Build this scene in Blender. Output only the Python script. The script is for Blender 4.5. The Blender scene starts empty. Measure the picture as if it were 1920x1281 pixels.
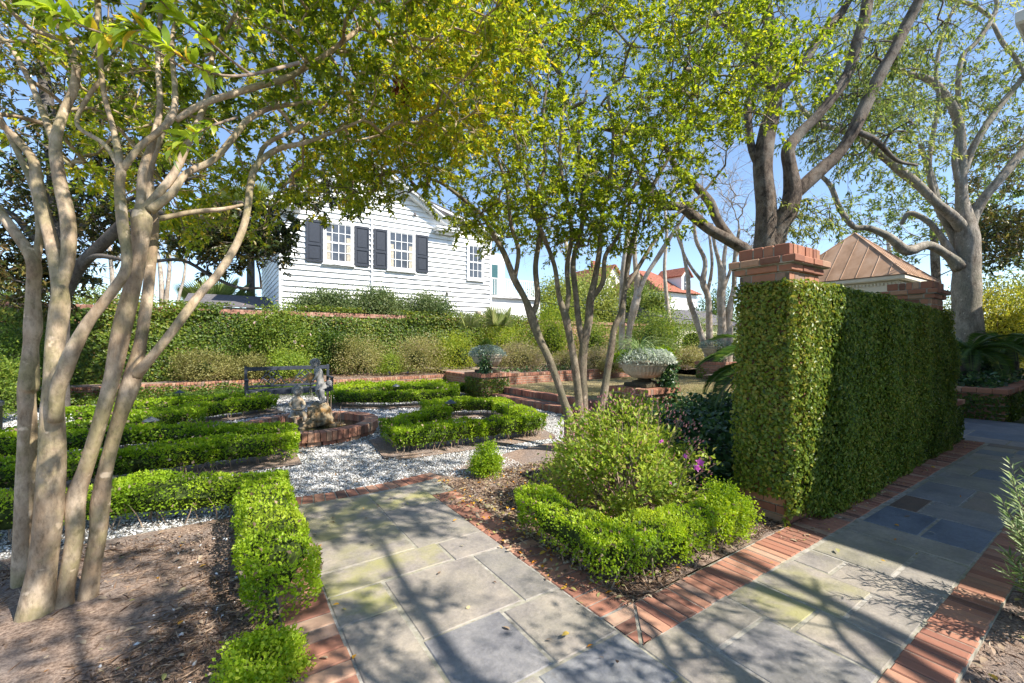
import bpy, math, random
import numpy as np
from mathutils import Vector, Matrix

S = bpy.context.scene
R = math.radians
PI = math.pi
# ------------------------------------------------------------------ camera, world, sun
F = 812.0                     # focal length in pixels of the 1920 px wide photograph
EYE = 1.55
cam = bpy.data.cameras.new('camera'); cam_o = bpy.data.objects.new('camera', cam)
S.collection.objects.link(cam_o); S.camera = cam_o
cam.sensor_width = 36; cam.lens = 36 * F / 1920; cam.clip_start = 0.05; cam.clip_end = 1500
cam_o.location = (0, 0, EYE); cam_o.rotation_euler = (R(90), 0, 0)

SUN_AZ = (0.89, -0.45); SUN_EL = 46
w = bpy.data.worlds.new('World'); S.world = w; w.use_nodes = True
nt = w.node_tree; bg = nt.nodes['Background']
sky = nt.nodes.new('ShaderNodeTexSky'); sky.sky_type = 'NISHITA'; sky.sun_disc = False
sky.sun_elevation = R(SUN_EL); sky.sun_rotation = math.atan2(SUN_AZ[0], SUN_AZ[1])
sky.air_density = 1.0; sky.dust_density = 0.3; sky.ozone_density = 1.6; sky.altitude = 1200
nt.links.new(sky.outputs[0], bg.inputs[0]); bg.inputs[1].default_value = 0.14
sl = bpy.data.lights.new('sun', 'SUN'); sl.energy = 5.0; sl.angle = R(0.5); sl.color = (1, 0.94, 0.85)
so = bpy.data.objects.new('sun', sl); S.collection.objects.link(so)
sd = Vector((SUN_AZ[0] * math.cos(R(SUN_EL)), SUN_AZ[1] * math.cos(R(SUN_EL)), math.sin(R(SUN_EL)))).normalized()
so.rotation_euler = sd.to_track_quat('Z', 'Y').to_euler()
so.location = (8, -6, 12)
S.view_settings.view_transform = 'Standard'; S.view_settings.look = 'None'
S.view_settings.exposure = 0.93; S.view_settings.gamma = 1
S.cycles.max_bounces = 7; S.cycles.diffuse_bounces = 3; S.cycles.glossy_bounces = 2
S.cycles.transmission_bounces = 4; S.cycles.transparent_max_bounces = 4
S.cycles.use_denoising = True

# ------------------------------------------------------------------ frames
# garden frame: axis a runs along the right hand path, axis b along the left hand path
n_ = math.hypot(1210, F); E1 = (1210 / n_, F / n_); E2 = (-E1[1], E1[0])
TH = math.atan2(E1[1], E1[0])
def W(a, b, z=0.0): return Vector((a * E1[0] + b * E2[0], a * E1[1] + b * E2[1], z))
def Wn(p):                       # numpy version, (N,3) garden -> world
    p = np.asarray(p, float); return np.stack([p[:, 0] * E1[0] + p[:, 1] * E2[0], p[:, 0] * E1[1] + p[:, 1] * E2[1], p[:, 2]], 1)
def pt(u, v, d): return Vector(((u - 960) / F * d, d, EYE + (640.5 - v) / F * d))   # survey point at distance d

rng = np.random.default_rng(7)
random.seed(7)
# ------------------------------------------------------------------ materials
def lin(c):
    return tuple(x / 12.92 if x <= 0.04045 else ((x + 0.055) / 1.055) ** 2.4 for x in c)
class N:
    def __init__(s, name):
        s.m = bpy.data.materials.new(name); s.m.use_nodes = True; s.t = s.m.node_tree; s.t.nodes.clear()
        s.o = s.n('ShaderNodeOutputMaterial')
    def n(s, k, **kw):
        x = s.t.nodes.new(k)
        for a, b in kw.items(): setattr(x, a, b)
        return x
    def l(s, a, b): s.t.links.new(a, b)
    def coord(s, scale=1, obj=True):
        c = s.n('ShaderNodeTexCoord'); m = s.n('ShaderNodeMapping')
        s.l(c.outputs['Object'], m.inputs[0])
        m.inputs['Scale'].default_value = scale if hasattr(scale, '__len__') else (scale,) * 3
        return m.outputs[0]
    def noise(s, scale, detail=4, rough=0.55, vec=None):
        x = s.n('ShaderNodeTexNoise'); x.inputs['Scale'].default_value = scale
        x.inputs['Detail'].default_value = detail; x.inputs['Roughness'].default_value = rough
        s.l(vec if vec is not None else s.coord(), x.inputs['Vector']); return x.outputs['Fac']
    def ramp(s, fac, stops, interp='LINEAR'):
        r = s.n('ShaderNodeValToRGB'); r.color_ramp.interpolation = interp; e = r.color_ramp.elements
        while len(e) < len(stops): e.new(0.5)
        for q, (p, c) in zip(e, stops): q.position = p; q.color = (*c, 1)
        s.l(fac, r.inputs[0]); return r.outputs[0]
    def mix(s, fac, a, b, mode='MIX'):
        x = s.n('ShaderNodeMix', data_type='RGBA', blend_type=mode)
        for sock, v in ((x.inputs[0], fac), (x.inputs[6], a), (x.inputs[7], b)):
            if isinstance(v, (int, float)): sock.default_value = v
            elif isinstance(v, tuple): sock.default_value = (*v, 1)
            else: s.l(v, sock)
        return x.outputs[2]
    def attr(s, name='tone'):
        x = s.n('ShaderNodeAttribute'); x.attribute_name = name; return x.outputs['Fac']
    def bump(s, h, strength=0.4, dist=0.01):
        b = s.n('ShaderNodeBump'); b.inputs['Strength'].default_value = strength; b.inputs['Distance'].default_value = dist
        s.l(h, b.inputs['Height']); return b.outputs[0]
    def out(s, col, rough=0.7, normal=None, spec=0.3, metal=0.0, trans=None, tcol=None):
        p = s.n('ShaderNodeBsdfPrincipled')
        if isinstance(col, tuple): p.inputs['Base Color'].default_value = (*col, 1)
        else: s.l(col, p.inputs['Base Color'])
        if isinstance(rough, (int, float)): p.inputs['Roughness'].default_value = rough
        else: s.l(rough, p.inputs['Roughness'])
        p.inputs['Specular IOR Level'].default_value = spec; p.inputs['Metallic'].default_value = metal
        if normal is not None: s.l(normal, p.inputs['Normal'])
        sh = p.outputs[0]
        if trans:
            t = s.n('ShaderNodeBsdfTranslucent'); mx = s.n('ShaderNodeMixShader'); mx.inputs[0].default_value = trans
            s.l(tcol if tcol is not None else col, t.inputs[0]); s.l(sh, mx.inputs[1]); s.l(t.outputs[0], mx.inputs[2]); sh = mx.outputs[0]
        s.l(sh, s.o.inputs[0]); return s.m

def leafmat(name, stops, trans=0.4, rough=0.45, spec=0.35):
    m = N(name); c = m.ramp(m.attr(), stops)
    hs = m.n('ShaderNodeHueSaturation'); hs.inputs['Hue'].default_value = 0.49; hs.inputs['Saturation'].default_value = 1.05; hs.inputs['Value'].default_value = 1.5
    m.l(c, hs.inputs['Color'])
    return m.out(c, rough, spec=spec, trans=trans, tcol=hs.outputs[0])
def brickmat(name, stops=None):
    m = N(name); t = m.attr()
    stops = stops or [(0, (.13, .07, .055)), (.18, (.28, .115, .08)), (.45, (.39, .17, .11)), (.72, (.48, .245, .155)), (.9, (.50, .33, .23)), (1, (.28, .20, .16))]
    c = m.ramp(t, stops); nz = m.noise(28, 5, .65)
    c = m.mix(m.ramp(nz, [(.3, (0, 0, 0)), (.75, (.55, .55, .55))]), c, (.30, .17, .12))
    big = m.noise(2.2, 4); c = m.mix(m.ramp(big, [(.5, (0, 0, 0)), (.75, (.5, .5, .5))]), c, (.10, .085, .065))
    return m.out(c, .85, m.bump(m.noise(60, 5, .7), .5, .004), spec=.15)
def bark(name, c1, c2, c3, scale=6, ring=0.3, bumpd=.012):
    m = N(name); v = m.coord((1, 1, .45)); a = m.noise(scale, 7, .7, v); b = m.noise(2.4, 6, .68)
    c = m.mix(m.ramp(a, [(.4, (0, 0, 0)), (.6, (1, 1, 1))]), c1, c2)
    c = m.mix(m.ramp(b, [(.46, (0, 0, 0)), (.6, (.85, .85, .85))]), c, c3)
    f = m.noise(scale * 7, 6, .75, v)
    c = m.mix(.7, c, m.ramp(f, [(.36, (.42, .42, .42)), (.5, (.92, .92, .92)), (.66, (1.15, 1.15, 1.15))]), 'MULTIPLY')
    k = m.noise(11, 3, .5); c = m.mix(m.ramp(k, [(.66, (0, 0, 0)), (.72, (.6, .6, .6))]), c, tuple(min(1, x * 1.7) for x in c2))
    h = m.mix(.5, a, f)
    return m.out(c, .8, m.bump(h, .8, bumpd), spec=.2)

M = {}
M['brick'] = brickmat('brick')
M['brick_old'] = brickmat('brick_old', [(0, (.16, .09, .075)), (.3, (.32, .165, .12)), (.7, (.44, .24, .175)), (1, (.52, .36, .28))])
def coursed():
    m = N('coursed_brick'); tc = m.n('ShaderNodeTexCoord'); sp = m.n('ShaderNodeSeparateXYZ'); m.l(tc.outputs['Object'], sp.inputs[0])
    ad = m.n('ShaderNodeMath', operation='ADD'); m.l(sp.outputs[0], ad.inputs[0]); m.l(sp.outputs[1], ad.inputs[1]); cb = m.n('ShaderNodeCombineXYZ'); m.l(ad.outputs[0], cb.inputs[0]); m.l(sp.outputs[2], cb.inputs[1])
    b = m.n('ShaderNodeTexBrick'); m.l(cb.outputs[0], b.inputs['Vector']); b.inputs['Scale'].default_value = 1; b.inputs['Brick Width'].default_value = .21; b.inputs['Row Height'].default_value = .075
    b.inputs['Mortar Size'].default_value = .006; b.inputs['Color1'].default_value = (.30, .12, .08, 1); b.inputs['Color2'].default_value = (.46, .22, .14, 1); b.inputs['Mortar'].default_value = (.38, .34, .29, 1)
    n = m.noise(9, 5, .7); c = m.mix(m.ramp(n, [(.4, (0, 0, 0)), (.7, (.7, .7, .7))]), b.outputs[0], (.20, .15, .11))
    return m.out(c, .9, m.bump(m.mix(.6, n, b.outputs['Fac']), .5, .006), spec=.1)
M['coursed'] = coursed()
def mortar():
    m = N('mortar'); n = m.noise(25, 5); c = m.ramp(n, [(.3, (.22, .20, .17)), (.7, (.48, .45, .40))])
    g = m.ramp(m.noise(1.3, 4), [(.42, (0, 0, 0)), (.6, (1, 1, 1))])
    return m.out(m.mix(m.ramp(g, [(0, (0, 0, 0)), (1, (.5, .5, .5))]), c, (.24, .23, .13)), .9, m.bump(n, .3, .004), spec=.1)
M['mortar'] = mortar()
def slab():
    m = N('flagstone'); t = m.attr(); v = m.coord()
    c = m.ramp(t, [(0, (.115, .15, .205)), (.18, (.20, .21, .235)), (.34, (.26, .24, .22)), (.5, (.315, .28, .245)), (.64, (.255, .24, .215)), (.8, (.25, .20, .165)), (1, (.14, .10, .08))])
    n1 = m.noise(3.5, 7, .66, v)
    c = m.mix(.85, c, m.ramp(n1, [(.32, (.58, .58, .62)), (.5, (.98, .96, .94)), (.66, (1.35, 1.28, 1.18))]), 'MULTIPLY')
    n2 = m.noise(38, 6, .7, v); c = m.mix(.5, c, m.ramp(n2, [(.35, (.72, .72, .72)), (.65, (1.2, 1.2, 1.2))]), 'MULTIPLY')
    lic = m.attr('moss'); mm = m.noise(3.1, 6, .62, v)
    f = m.n('ShaderNodeMath', operation='MULTIPLY'); m.l(lic, f.inputs[0]); m.l(m.ramp(mm, [(.4, (0, 0, 0)), (.62, (.9, .9, .9))]), f.inputs[1])
    c = m.mix(f.outputs[0], c, (.33, .31, .12))
    st = m.noise(9, 3, .5, v); c = m.mix(m.ramp(st, [(.68, (0, 0, 0)), (.76, (.45, .45, .45))]), c, (.13, .115, .10))
    return m.out(c, m.ramp(n1, [(.2, (.45, .45, .45)), (.8, (.75, .75, .75))]), m.bump(m.mix(.5, n1, n2), .9, .010), spec=.35)
M['slab'] = slab()
def mulch():
    m = N('mulch'); v = m.coord(); a = m.noise(55, 8, .75, v); b = m.noise(2.2, 5, .6, v)
    c = m.ramp(a, [(.3, (.09, .062, .045)), (.45, (.25, .175, .13)), (.58, (.44, .325, .25)), (.72, (.60, .47, .37))])
    c = m.mix(m.ramp(b, [(.45, (0, 0, 0)), (.6, (.7, .7, .7))]), c, m.ramp(a, [(.3, (.12, .10, .092)), (.7, (.36, .31, .28))]))
    return m.out(c, .95, m.bump(m.mix(.5, a, m.noise(160, 4, .7, v)), 1.0, .02), spec=.1)
M['mulch'] = mulch()
def gravel():
    m = N('gravel'); v = m.coord(); x = m.n('ShaderNodeTexVoronoi'); x.inputs['Scale'].default_value = 46; m.l(v, x.inputs['Vector'])
    c = m.ramp(x.outputs['Distance'], [(.0, (.62, .61, .58)), (.45, (.42, .41, .38)), (.7, (.12, .11, .10))])
    bn = m.noise(1.6, 5, .6, v); c = m.mix(m.ramp(bn, [(.5, (0, 0, 0)), (.7, (.6, .6, .6))]), c, (.24, .20, .15))
    return m.out(c, .8, m.bump(x.outputs['Distance'], 1.0, .02), spec=.3)
M['gravel'] = gravel()
m = N('marble_chip'); M['chip'] = m.out(m.ramp(m.attr(), [(0, (.12, .10, .08)), (.14, (.36, .34, .31)), (.32, (.56, .55, .53)), (.6, (.70, .70, .69)), (1, (.86, .86, .85))]), .6, spec=.4)
def lawn():
    m = N('lawn'); v = m.coord(); a = m.noise(120, 5, .7, v); b = m.noise(1.4, 5, .6, v)
    c = m.ramp(a, [(.3, (.17, .14, .07)), (.7, (.42, .35, .20))]); c = m.mix(m.ramp(b, [(.45, (0, 0, 0)), (.65, (.7, .7, .7))]), c, (.16, .18, .055))
    return m.out(c, .95, m.bump(a, .8, .02), spec=.1)
M['lawn'] = lawn()
M['grassblade'] = leafmat('dry_grass', [(0, (.14, .15, .04)), (.5, (.38, .31, .16)), (1, (.52, .44, .26))], .3, .7)
m = N('far_ground'); M['ground'] = m.out(m.ramp(m.noise(.7, 6), [(.35, (.05, .06, .022)), (.65, (.13, .12, .06))]), .95, m.bump(m.noise(12), .5, .05), spec=.1)
def plain(name, c, rough=.5, spec=.4, nz=.12, scale=14, metal=0):
    m = N(name); n = m.noise(scale, 6, .65)
    lo = tuple(x * (1 - nz * 1.6) for x in c); hi = tuple(min(1, x * (1 + nz)) for x in c)
    return m.out(m.ramp(n, [(.3, lo), (.7, hi)]), rough, m.bump(n, .15, .004), spec=spec, metal=metal)
M['white'] = plain('white_paint', (.80, .80, .79), .5, .35, .05, 3)
M['cream'] = plain('cream_paint', (.74, .69, .56), .6, .3, .05, 3)
M['shutter'] = plain('charcoal_paint', (.03, .036, .05), .45, .4)
M['steelblue'] = plain('blue_grey_paint', (.04, .047, .066), .5, .4, .3)
M['teal'] = plain('teal_paint', (.03, .10, .11), .5)
M['roofgrey'] = plain('grey_shingle', (.16, .15, .155), .9, .1, .35, 9)
M['tile'] = plain('red_tile', (.36, .135, .085), .8, .2, .5, 9)
M['black'] = plain('black_metal', (.018, .018, .02), .4, .5)
M['verdigris'] = plain('aged_bronze', (.115, .13, .14), .45, .5, .4, 30, .3)
M['greenplastic'] = plain('green_metal', (.02, .085, .065), .4)
m = N('window_glass'); M['glass'] = m.out(m.ramp(m.noise(2.5), [(.3, (.035, .04, .05)), (.7, (.10, .11, .125))]), .08, spec=.7)
M['curtain'] = plain('curtain', (.50, .45, .36), .9, .1, .3, 18)
def copper():
    m = N('copper_roof'); a = m.noise(1.8, 5, .6, m.coord((1, 1, .5)))
    return m.out(m.ramp(a, [(.3, (.27, .16, .095)), (.5, (.42, .26, .16)), (.7, (.50, .34, .235))]), .65, m.bump(a, .1, .01), spec=.25)
M['copper'] = copper()
def stone(name, c1, c2, c3, t=.5):
    m = N(name); a = m.noise(7, 7, .65); b = m.noise(32, 5, .7)
    c = m.mix(m.ramp(a, [(t - .12, (0, 0, 0)), (t + .12, (1, 1, 1))]), c1, c2); c = m.mix(m.ramp(b, [(.5, (0, 0, 0)), (.75, (.7, .7, .7))]), c, c3)
    return m.out(c, .85, m.bump(m.mix(.5, a, b), .6, .01), spec=.2)
M['urn'] = stone('cast_stone', (.56, .49, .38), (.42, .36, .27), (.25, .21, .16))
M['urnbase'] = stone('mossy_stone', (.10, .085, .05), (.05, .045, .035), (.16, .14, .09))
M['statue'] = stone('lead_statue', (.33, .325, .315), (.20, .195, .185), (.45, .44, .43))
M['statue_o'] = stone('stained_statue', (.36, .345, .31), (.38, .24, .10), (.25, .21, .16), .56)
M['rock'] = stone('fountain_rock', (.30, .265, .19), (.30, .17, .06), (.08, .065, .04))
def water():
    m = N('pond_water'); n = m.noise(7, 3)
    return m.out((.025, .028, .012), .06, m.bump(n, .15, .01), spec=.6)
M['water'] = water()
m = N('falling_water'); g = m.n('ShaderNodeBsdfGlass'); g.inputs['Roughness'].default_value = .15; g.inputs['IOR'].default_value = 1.2; m.l(g.outputs[0], m.o.inputs[0]); M['splash'] = m.m

M['bark_smooth'] = bark('smooth_pale_bark', (.33, .235, .15), (.58, .46, .33), (.28, .24, .12), 4.6, bumpd=.012)
M['bark_grey'] = bark('grey_bark', (.13, .098, .07), (.36, .29, .215), (.17, .155, .10), 10, bumpd=.02)
M['bark_oak'] = bark('oak_bark', (.06, .043, .033), (.235, .18, .135), (.27, .24, .20), 12, bumpd=.07)
M['bark_pale'] = bark('pale_oak_bark', (.20, .165, .125), (.44, .385, .31), (.27, .25, .19), 6, bumpd=.05)
M['bark_dark'] = bark('dark_bark', (.06, .05, .045), (.13, .115, .10), (.16, .14, .12), 9)
M['bark_crape'] = bark('crape_myrtle_bark', (.44, .36, .28), (.55, .49, .42), (.33, .26, .19), 4)
M['twig'] = plain('twig', (.20, .155, .12), .85, .1, .3)
M['dry_twig'] = plain('dry_twig', (.36, .27, .20), .85, .1, .3)
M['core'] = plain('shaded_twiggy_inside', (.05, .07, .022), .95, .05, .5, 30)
G = lambda *a: list(zip((0, .25, .5, .75, 1.0), a))
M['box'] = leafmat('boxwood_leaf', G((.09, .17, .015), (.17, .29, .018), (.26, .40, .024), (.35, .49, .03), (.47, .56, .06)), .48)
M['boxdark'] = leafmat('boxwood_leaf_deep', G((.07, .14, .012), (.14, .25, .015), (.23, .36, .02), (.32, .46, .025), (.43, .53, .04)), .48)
M['ivy'] = leafmat('fig_vine_leaf', G((.045, .085, .016), (.08, .14, .018), (.13, .20, .022), (.20, .26, .03), (.32, .30, .05)), .36, .4, .4)
M['ivydark'] = leafmat('ground_ivy_leaf', G((.02, .055, .02), (.035, .085, .03), (.05, .12, .04), (.09, .18, .04), (.24, .32, .09)), .25, .3, .5)
M['priv'] = leafmat('glossy_tree_leaf', G((.055, .10, .014), (.13, .20, .02), (.25, .34, .028), (.42, .46, .035), (.62, .48, .04)), .56, .35, .45)
M['privy'] = leafmat('sunny_tree_leaf', G((.07, .125, .016), (.155, .235, .02), (.29, .36, .028), (.44, .48, .04), (.62, .53, .05)), .56, .35, .45)
M['oakleaf'] = leafmat('narrow_oak_leaf', G((.05, .09, .025), (.105, .16, .035), (.18, .24, .05), (.28, .33, .07), (.43, .42, .10)), .5)
M['magnolia'] = leafmat('magnolia_leaf', G((.03, .05, .015), (.055, .085, .02), (.10, .12, .025), (.20, .13, .05), (.30, .28, .05)), .2, .25, .6)
M['azalea'] = leafmat('azalea_leaf', G((.13, .20, .03), (.22, .33, .04), (.33, .43, .055), (.40, .48, .07), (.42, .36, .13)), .45)
M['azfar'] = leafmat('background_azalea_leaf', G((.13, .13, .045), (.22, .22, .07), (.30, .29, .09), (.38, .35, .13), (.42, .34, .22)), .4)
M['bud'] = leafmat('azalea_bud', [(0, (.42, .13, .18)), (.6, (.55, .28, .30)), (1, (.60, .42, .33))], .3)
M['pink'] = leafmat('magenta_petal', [(0, (.55, .09, .42)), (1, (.72, .25, .62))], .4)
M['palepink'] = leafmat('pale_pink_petal', [(0, (.72, .50, .48)), (1, (.82, .72, .68))], .4)
M['shrub'] = leafmat('shrub_leaf', G((.04, .085, .015), (.08, .145, .02), (.135, .215, .03), (.22, .30, .04), (.34, .38, .06)), .4)
M['shrubsun'] = leafmat('sunny_shrub_leaf', G((.10, .18, .02), (.18, .27, .025), (.28, .36, .035), (.38, .43, .05), (.5, .48, .07)), .45)
M['pitto'] = leafmat('round_shrub_leaf', G((.04, .075, .025), (.08, .13, .04), (.13, .18, .06), (.19, .24, .09), (.28, .32, .14)), .35)
M['farleaf'] = leafmat('far_leaf', G((.07, .12, .03), (.12, .18, .04), (.19, .25, .05), (.28, .33, .07), (.38, .40, .10)), .45)
M['yellowleaf'] = leafmat('yellow_green_leaf', G((.13, .17, .02), (.22, .26, .03), (.34, .36, .04), (.46, .43, .06), (.52, .48, .14)), .5)
M['palm'] = leafmat('palm_leaf', G((.09, .14, .04), (.15, .22, .06), (.22, .29, .08), (.30, .36, .12), (.42, .42, .2)), .35)
M['sago'] = leafmat('sago_leaf', G((.03, .07, .02), (.05, .11, .025), (.08, .16, .03), (.14, .23, .04), (.24, .30, .06)), .3, .35, .5)
M['dusty'] = leafmat('silver_leaf', G((.16, .24, .18), (.26, .34, .27), (.38, .45, .37), (.50, .56, .48), (.6, .64, .56)), .25)
M['blade'] = leafmat('strap_leaf', G((.10, .18, .05), (.16, .25, .08), (.24, .34, .12), (.34, .44, .2), (.46, .52, .3)), .35)
M['litter'] = leafmat('fallen_leaf', [(0, (.11, .065, .04)), (.3, (.30, .20, .13)), (.55, (.45, .36, .25)), (.72, (.34, .34, .12)), (.86, (.62, .34, .03)), (1, (.68, .24, .02))], .15, .6)
M['sprig'] = leafmat('glossy_new_leaf', G((.20, .32, .03), (.30, .42, .035), (.42, .54, .05), (.50, .58, .06), (.75, .52, .05)), .5, .22, .6)
M['straw'] = leafmat('pine_straw', [(0, (.12, .07, .045)), (.5, (.30, .19, .12)), (1, (.50, .37, .26))], .0, .8)

# ------------------------------------------------------------------ object helpers
def new_mesh(name, verts, faces, mat, tone=None, smooth=False, extra=None):
    me = bpy.data.meshes.new(name)
    verts = np.asarray(verts, np.float32).reshape(-1, 3)
    if isinstance(faces, np.ndarray):
        nf, k = faces.shape
        me.vertices.add(len(verts)); me.vertices.foreach_set('co', verts.ravel())
        me.loops.add(nf * k); me.loops.foreach_set('vertex_index', faces.astype(np.int32).ravel())
        me.polygons.add(nf); me.polygons.foreach_set('loop_start', np.arange(0, nf * k, k, dtype=np.int32))
        me.polygons.foreach_set('loop_total', np.full(nf, k, np.int32))
        me.update(calc_edges=True)
    else:
        me.from_pydata([tuple(map(float, v)) for v in verts], [], faces); me.update()
    if tone is not None:
        a = me.attributes.new('tone', 'FLOAT', 'POINT'); a.data.foreach_set('value', np.asarray(tone, np.float32))
    if extra is not None:
        a = me.attributes.new(extra[0], 'FLOAT', 'POINT'); a.data.foreach_set('value', np.asarray(extra[1], np.float32))
    if smooth: me.polygons.foreach_set('use_smooth', np.ones(len(me.polygons), bool))
    me.materials.append(M[mat] if isinstance(mat, str) else mat)
    return me
def link(name, me, parent=None, loc=None):
    o = bpy.data.objects.new(name, me); S.collection.objects.link(o)
    if loc is not None: o.location = loc
    if parent is not None: o.parent = parent
    return o
def tag(o, label=None, cat=None, group=None, kind=None):
    if label: o['label'] = label
    if cat: o['category'] = cat
    if group: o['group'] = group
    if kind: o['kind'] = kind
    return o
def thing(name, label, cat, loc=(0, 0, 0), rz=0, group=None):
    o = bpy.data.objects.new(name, None); S.collection.objects.link(o); o.location = loc; o.rotation_euler = (0, 0, rz)
    o.empty_display_size = .2
    return tag(o, label, cat, group)
def gthing(name, label, cat, a, b, z=0, group=None): return thing(name, label, cat, W(a, b, z), TH, group)

class MB:
    def __init__(s): s.v = []; s.f = []; s.t = []; s.x = []
    def add(s, verts, faces, tone=0.5, x=0.0):
        k = len(s.v); s.v += [tuple(p) for p in verts]; s.f += [tuple(i + k for i in f) for f in faces]
        s.t += [tone] * len(verts); s.x += [x] * len(verts); return s
    def box(s, x0, x1, y0, y1, z0, z1, tone=.5, bev=0.0, x=0.0, mat=None):
        b = min(bev, (x1 - x0) * .45, (y1 - y0) * .45, (z1 - z0) * .45)
        if b <= 0:
            vs = [(x0, y0, z0), (x1, y0, z0), (x1, y1, z0), (x0, y1, z0), (x0, y0, z1), (x1, y0, z1), (x1, y1, z1), (x0, y1, z1)]
            fs = [(0, 3, 2, 1), (4, 5, 6, 7), (0, 1, 5, 4), (1, 2, 6, 5), (2, 3, 7, 6), (3, 0, 4, 7)]
        else:
            vs = []
            for z, i in ((z0, 0), (z0 + b, 1), (z1 - b, 1), (z1, 0)):
                e = 0 if i else b
                vs += [(x0 + e, y0 + e, z), (x1 - e, y0 + e, z), (x1 - e, y1 - e, z), (x0 + e, y1 - e, z)]
            fs = [(0, 3, 2, 1), (12, 13, 14, 15)]
            for L in range(3):
                for i in range(4): j = (i + 1) % 4; fs.append((L * 4 + i, L * 4 + j, L * 4 + 4 + j, L * 4 + 4 + i))
        if mat is not None: vs = [mat @ Vector(p) for p in vs]
        return s.add(vs, fs, tone, x)
    def prism(s, poly, z0, z1, tone=.5):            # poly counter-clockwise
        n = len(poly); vs = [(p[0], p[1], z0) for p in poly] + [(p[0], p[1], z1) for p in poly]
        fs = [tuple(range(n - 1, -1, -1)), tuple(range(n, 2 * n))] + [(i, (i + 1) % n, n + (i + 1) % n, n + i) for i in range(n)]
        return s.add(vs, fs, tone)
    def tube(s, pts, rad, sides=8, tone=.5, cap=True, jit=0):
        pts = [Vector(p) for p in pts]; n = len(pts); vs = []; up = None
        for i, p in enumerate(pts):
            d = (pts[min(i + 1, n - 1)] - pts[max(i - 1, 0)]).normalized()
            if up is None:
                up = Vector((1, 0, 0)) if abs(d.x) < .8 else Vector((0, 1, 0))
            up = (up - d * up.dot(d)).normalized(); sv = d.cross(up); r = rad[i] if hasattr(rad, '__len__') else rad
            for k in range(sides):
                a = 2 * PI * k / sides; rr = r * (1 + (random.uniform(-jit, jit) if jit else 0))
                vs.append(p + (up * math.cos(a) + sv * math.sin(a)) * rr)
        fs = [(i * sides + k, i * sides + (k + 1) % sides, (i + 1) * sides + (k + 1) % sides, (i + 1) * sides + k) for i in range(n - 1) for k in range(sides)]
        if cap: fs += [tuple(range(sides - 1, -1, -1)), tuple(range((n - 1) * sides, n * sides))]
        return s.add(vs, fs, tone)
    def lathe(s, prof, seg=28, c=(0, 0), tone=.5, flute=0, fl=(0, 0)):
        vs = []
        for r, z in prof:
            for k in range(seg):
                a = 2 * PI * k / seg; rr = r
                if flute and fl[0] <= z <= fl[1]: rr *= 1 - .035 * (k % 2)
                vs.append((c[0] + rr * math.cos(a), c[1] + rr * math.sin(a), z))
        n = len(prof); fs = [(i * seg + k, i * seg + (k + 1) % seg, (i + 1) * seg + (k + 1) % seg, (i + 1) * seg + k) for i in range(n - 1) for k in range(seg)]
        fs += [tuple(range(seg - 1, -1, -1)), tuple(range((n - 1) * seg, n * seg))]
        return s.add(vs, fs, tone)
    def build(s, name, mat, parent=None, loc=None, smooth=False, moss=False):
        me = new_mesh(name, s.v, s.f, mat, s.t, smooth, ('moss', s.x) if moss else None)
        return link(name, me, parent, loc)

# vectorised wobble noise (sum of sines), about -1..1
_K = {}
def wob(p, scale, seed=0):
    if seed not in _K:
        r = np.random.default_rng(1000 + seed); k = r.normal(size=(9, 3)); k /= np.linalg.norm(k, axis=1)[:, None]
        _K[seed] = (k * r.uniform(.6, 1.7, (9, 1)), r.uniform(0, 6.28, 9))
    k, ph = _K[seed]
    return np.sin(np.asarray(p) @ k.T * scale + ph).sum(1) / 3.2
def unit(v): return v / np.maximum(np.linalg.norm(v, axis=1, keepdims=True), 1e-9)

def leaves(pos, dirs, nrm, L, Wd, tone, fold=.18, droop=.15, six=False):
    """leaf blades: folded kites (or six sided blades when seen close)"""
    pos = np.asarray(pos); n = len(pos); d = unit(dirs); s = unit(np.cross(d, nrm)); nn = np.cross(s, d)
    L = np.broadcast_to(np.asarray(L, float), (n,))[:, None]; Wd = np.broadcast_to(np.asarray(Wd, float), (n,))[:, None]
    if not six:
        v = np.stack([pos, pos + d * L * .45 + s * Wd * .5 + nn * Wd * fold, pos + d * L - nn * L * droop, pos + d * L * .45 - s * Wd * .5 + nn * Wd * fold], 1)
        f = np.array([[0, 1, 2], [0, 2, 3]]); k = 4
    else:
        mid = pos + d * L * .5 + nn * L * .05
        v = np.stack([pos, pos + d * L * .28 + s * Wd * .42 + nn * Wd * fold, pos + d * L * .62 + s * Wd * .42 + nn * Wd * fold - nn * L * droop * .3,
                      pos + d * L - nn * L * droop, pos + d * L * .62 - s * Wd * .42 + nn * Wd * fold - nn * L * droop * .3, pos + d * L * .28 - s * Wd * .42 + nn * Wd * fold, mid], 1)
        f = np.array([[0, 1, 6], [1, 2, 6], [2, 3, 6], [3, 4, 6], [4, 5, 6], [5, 0, 6]]); k = 7
    faces = (np.arange(n)[:, None, None] * k + f[None]).reshape(-1, 3)
    return v.reshape(-1, 3), faces, np.repeat(tone, k)
class LV:
    def __init__(s): s.v = []; s.f = []; s.t = []; s.n = 0
    def add(s, vft):
        v, f, t = vft; s.v.append(v); s.f.append(f + s.n); s.t.append(t); s.n += len(v); return s
    def build(s, name, mat, parent=None, loc=None, origin=None):
        v = np.concatenate(s.v); 
        if origin is not None: v = v - np.asarray(origin)
        return link(name, new_mesh(name, v, np.concatenate(s.f), mat, np.concatenate(s.t)), parent, loc)
def rand_dirs(n, up=0.0):
    d = rng.normal(size=(n, 3)); d = unit(d); d[:, 2] += up; return unit(d)

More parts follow.
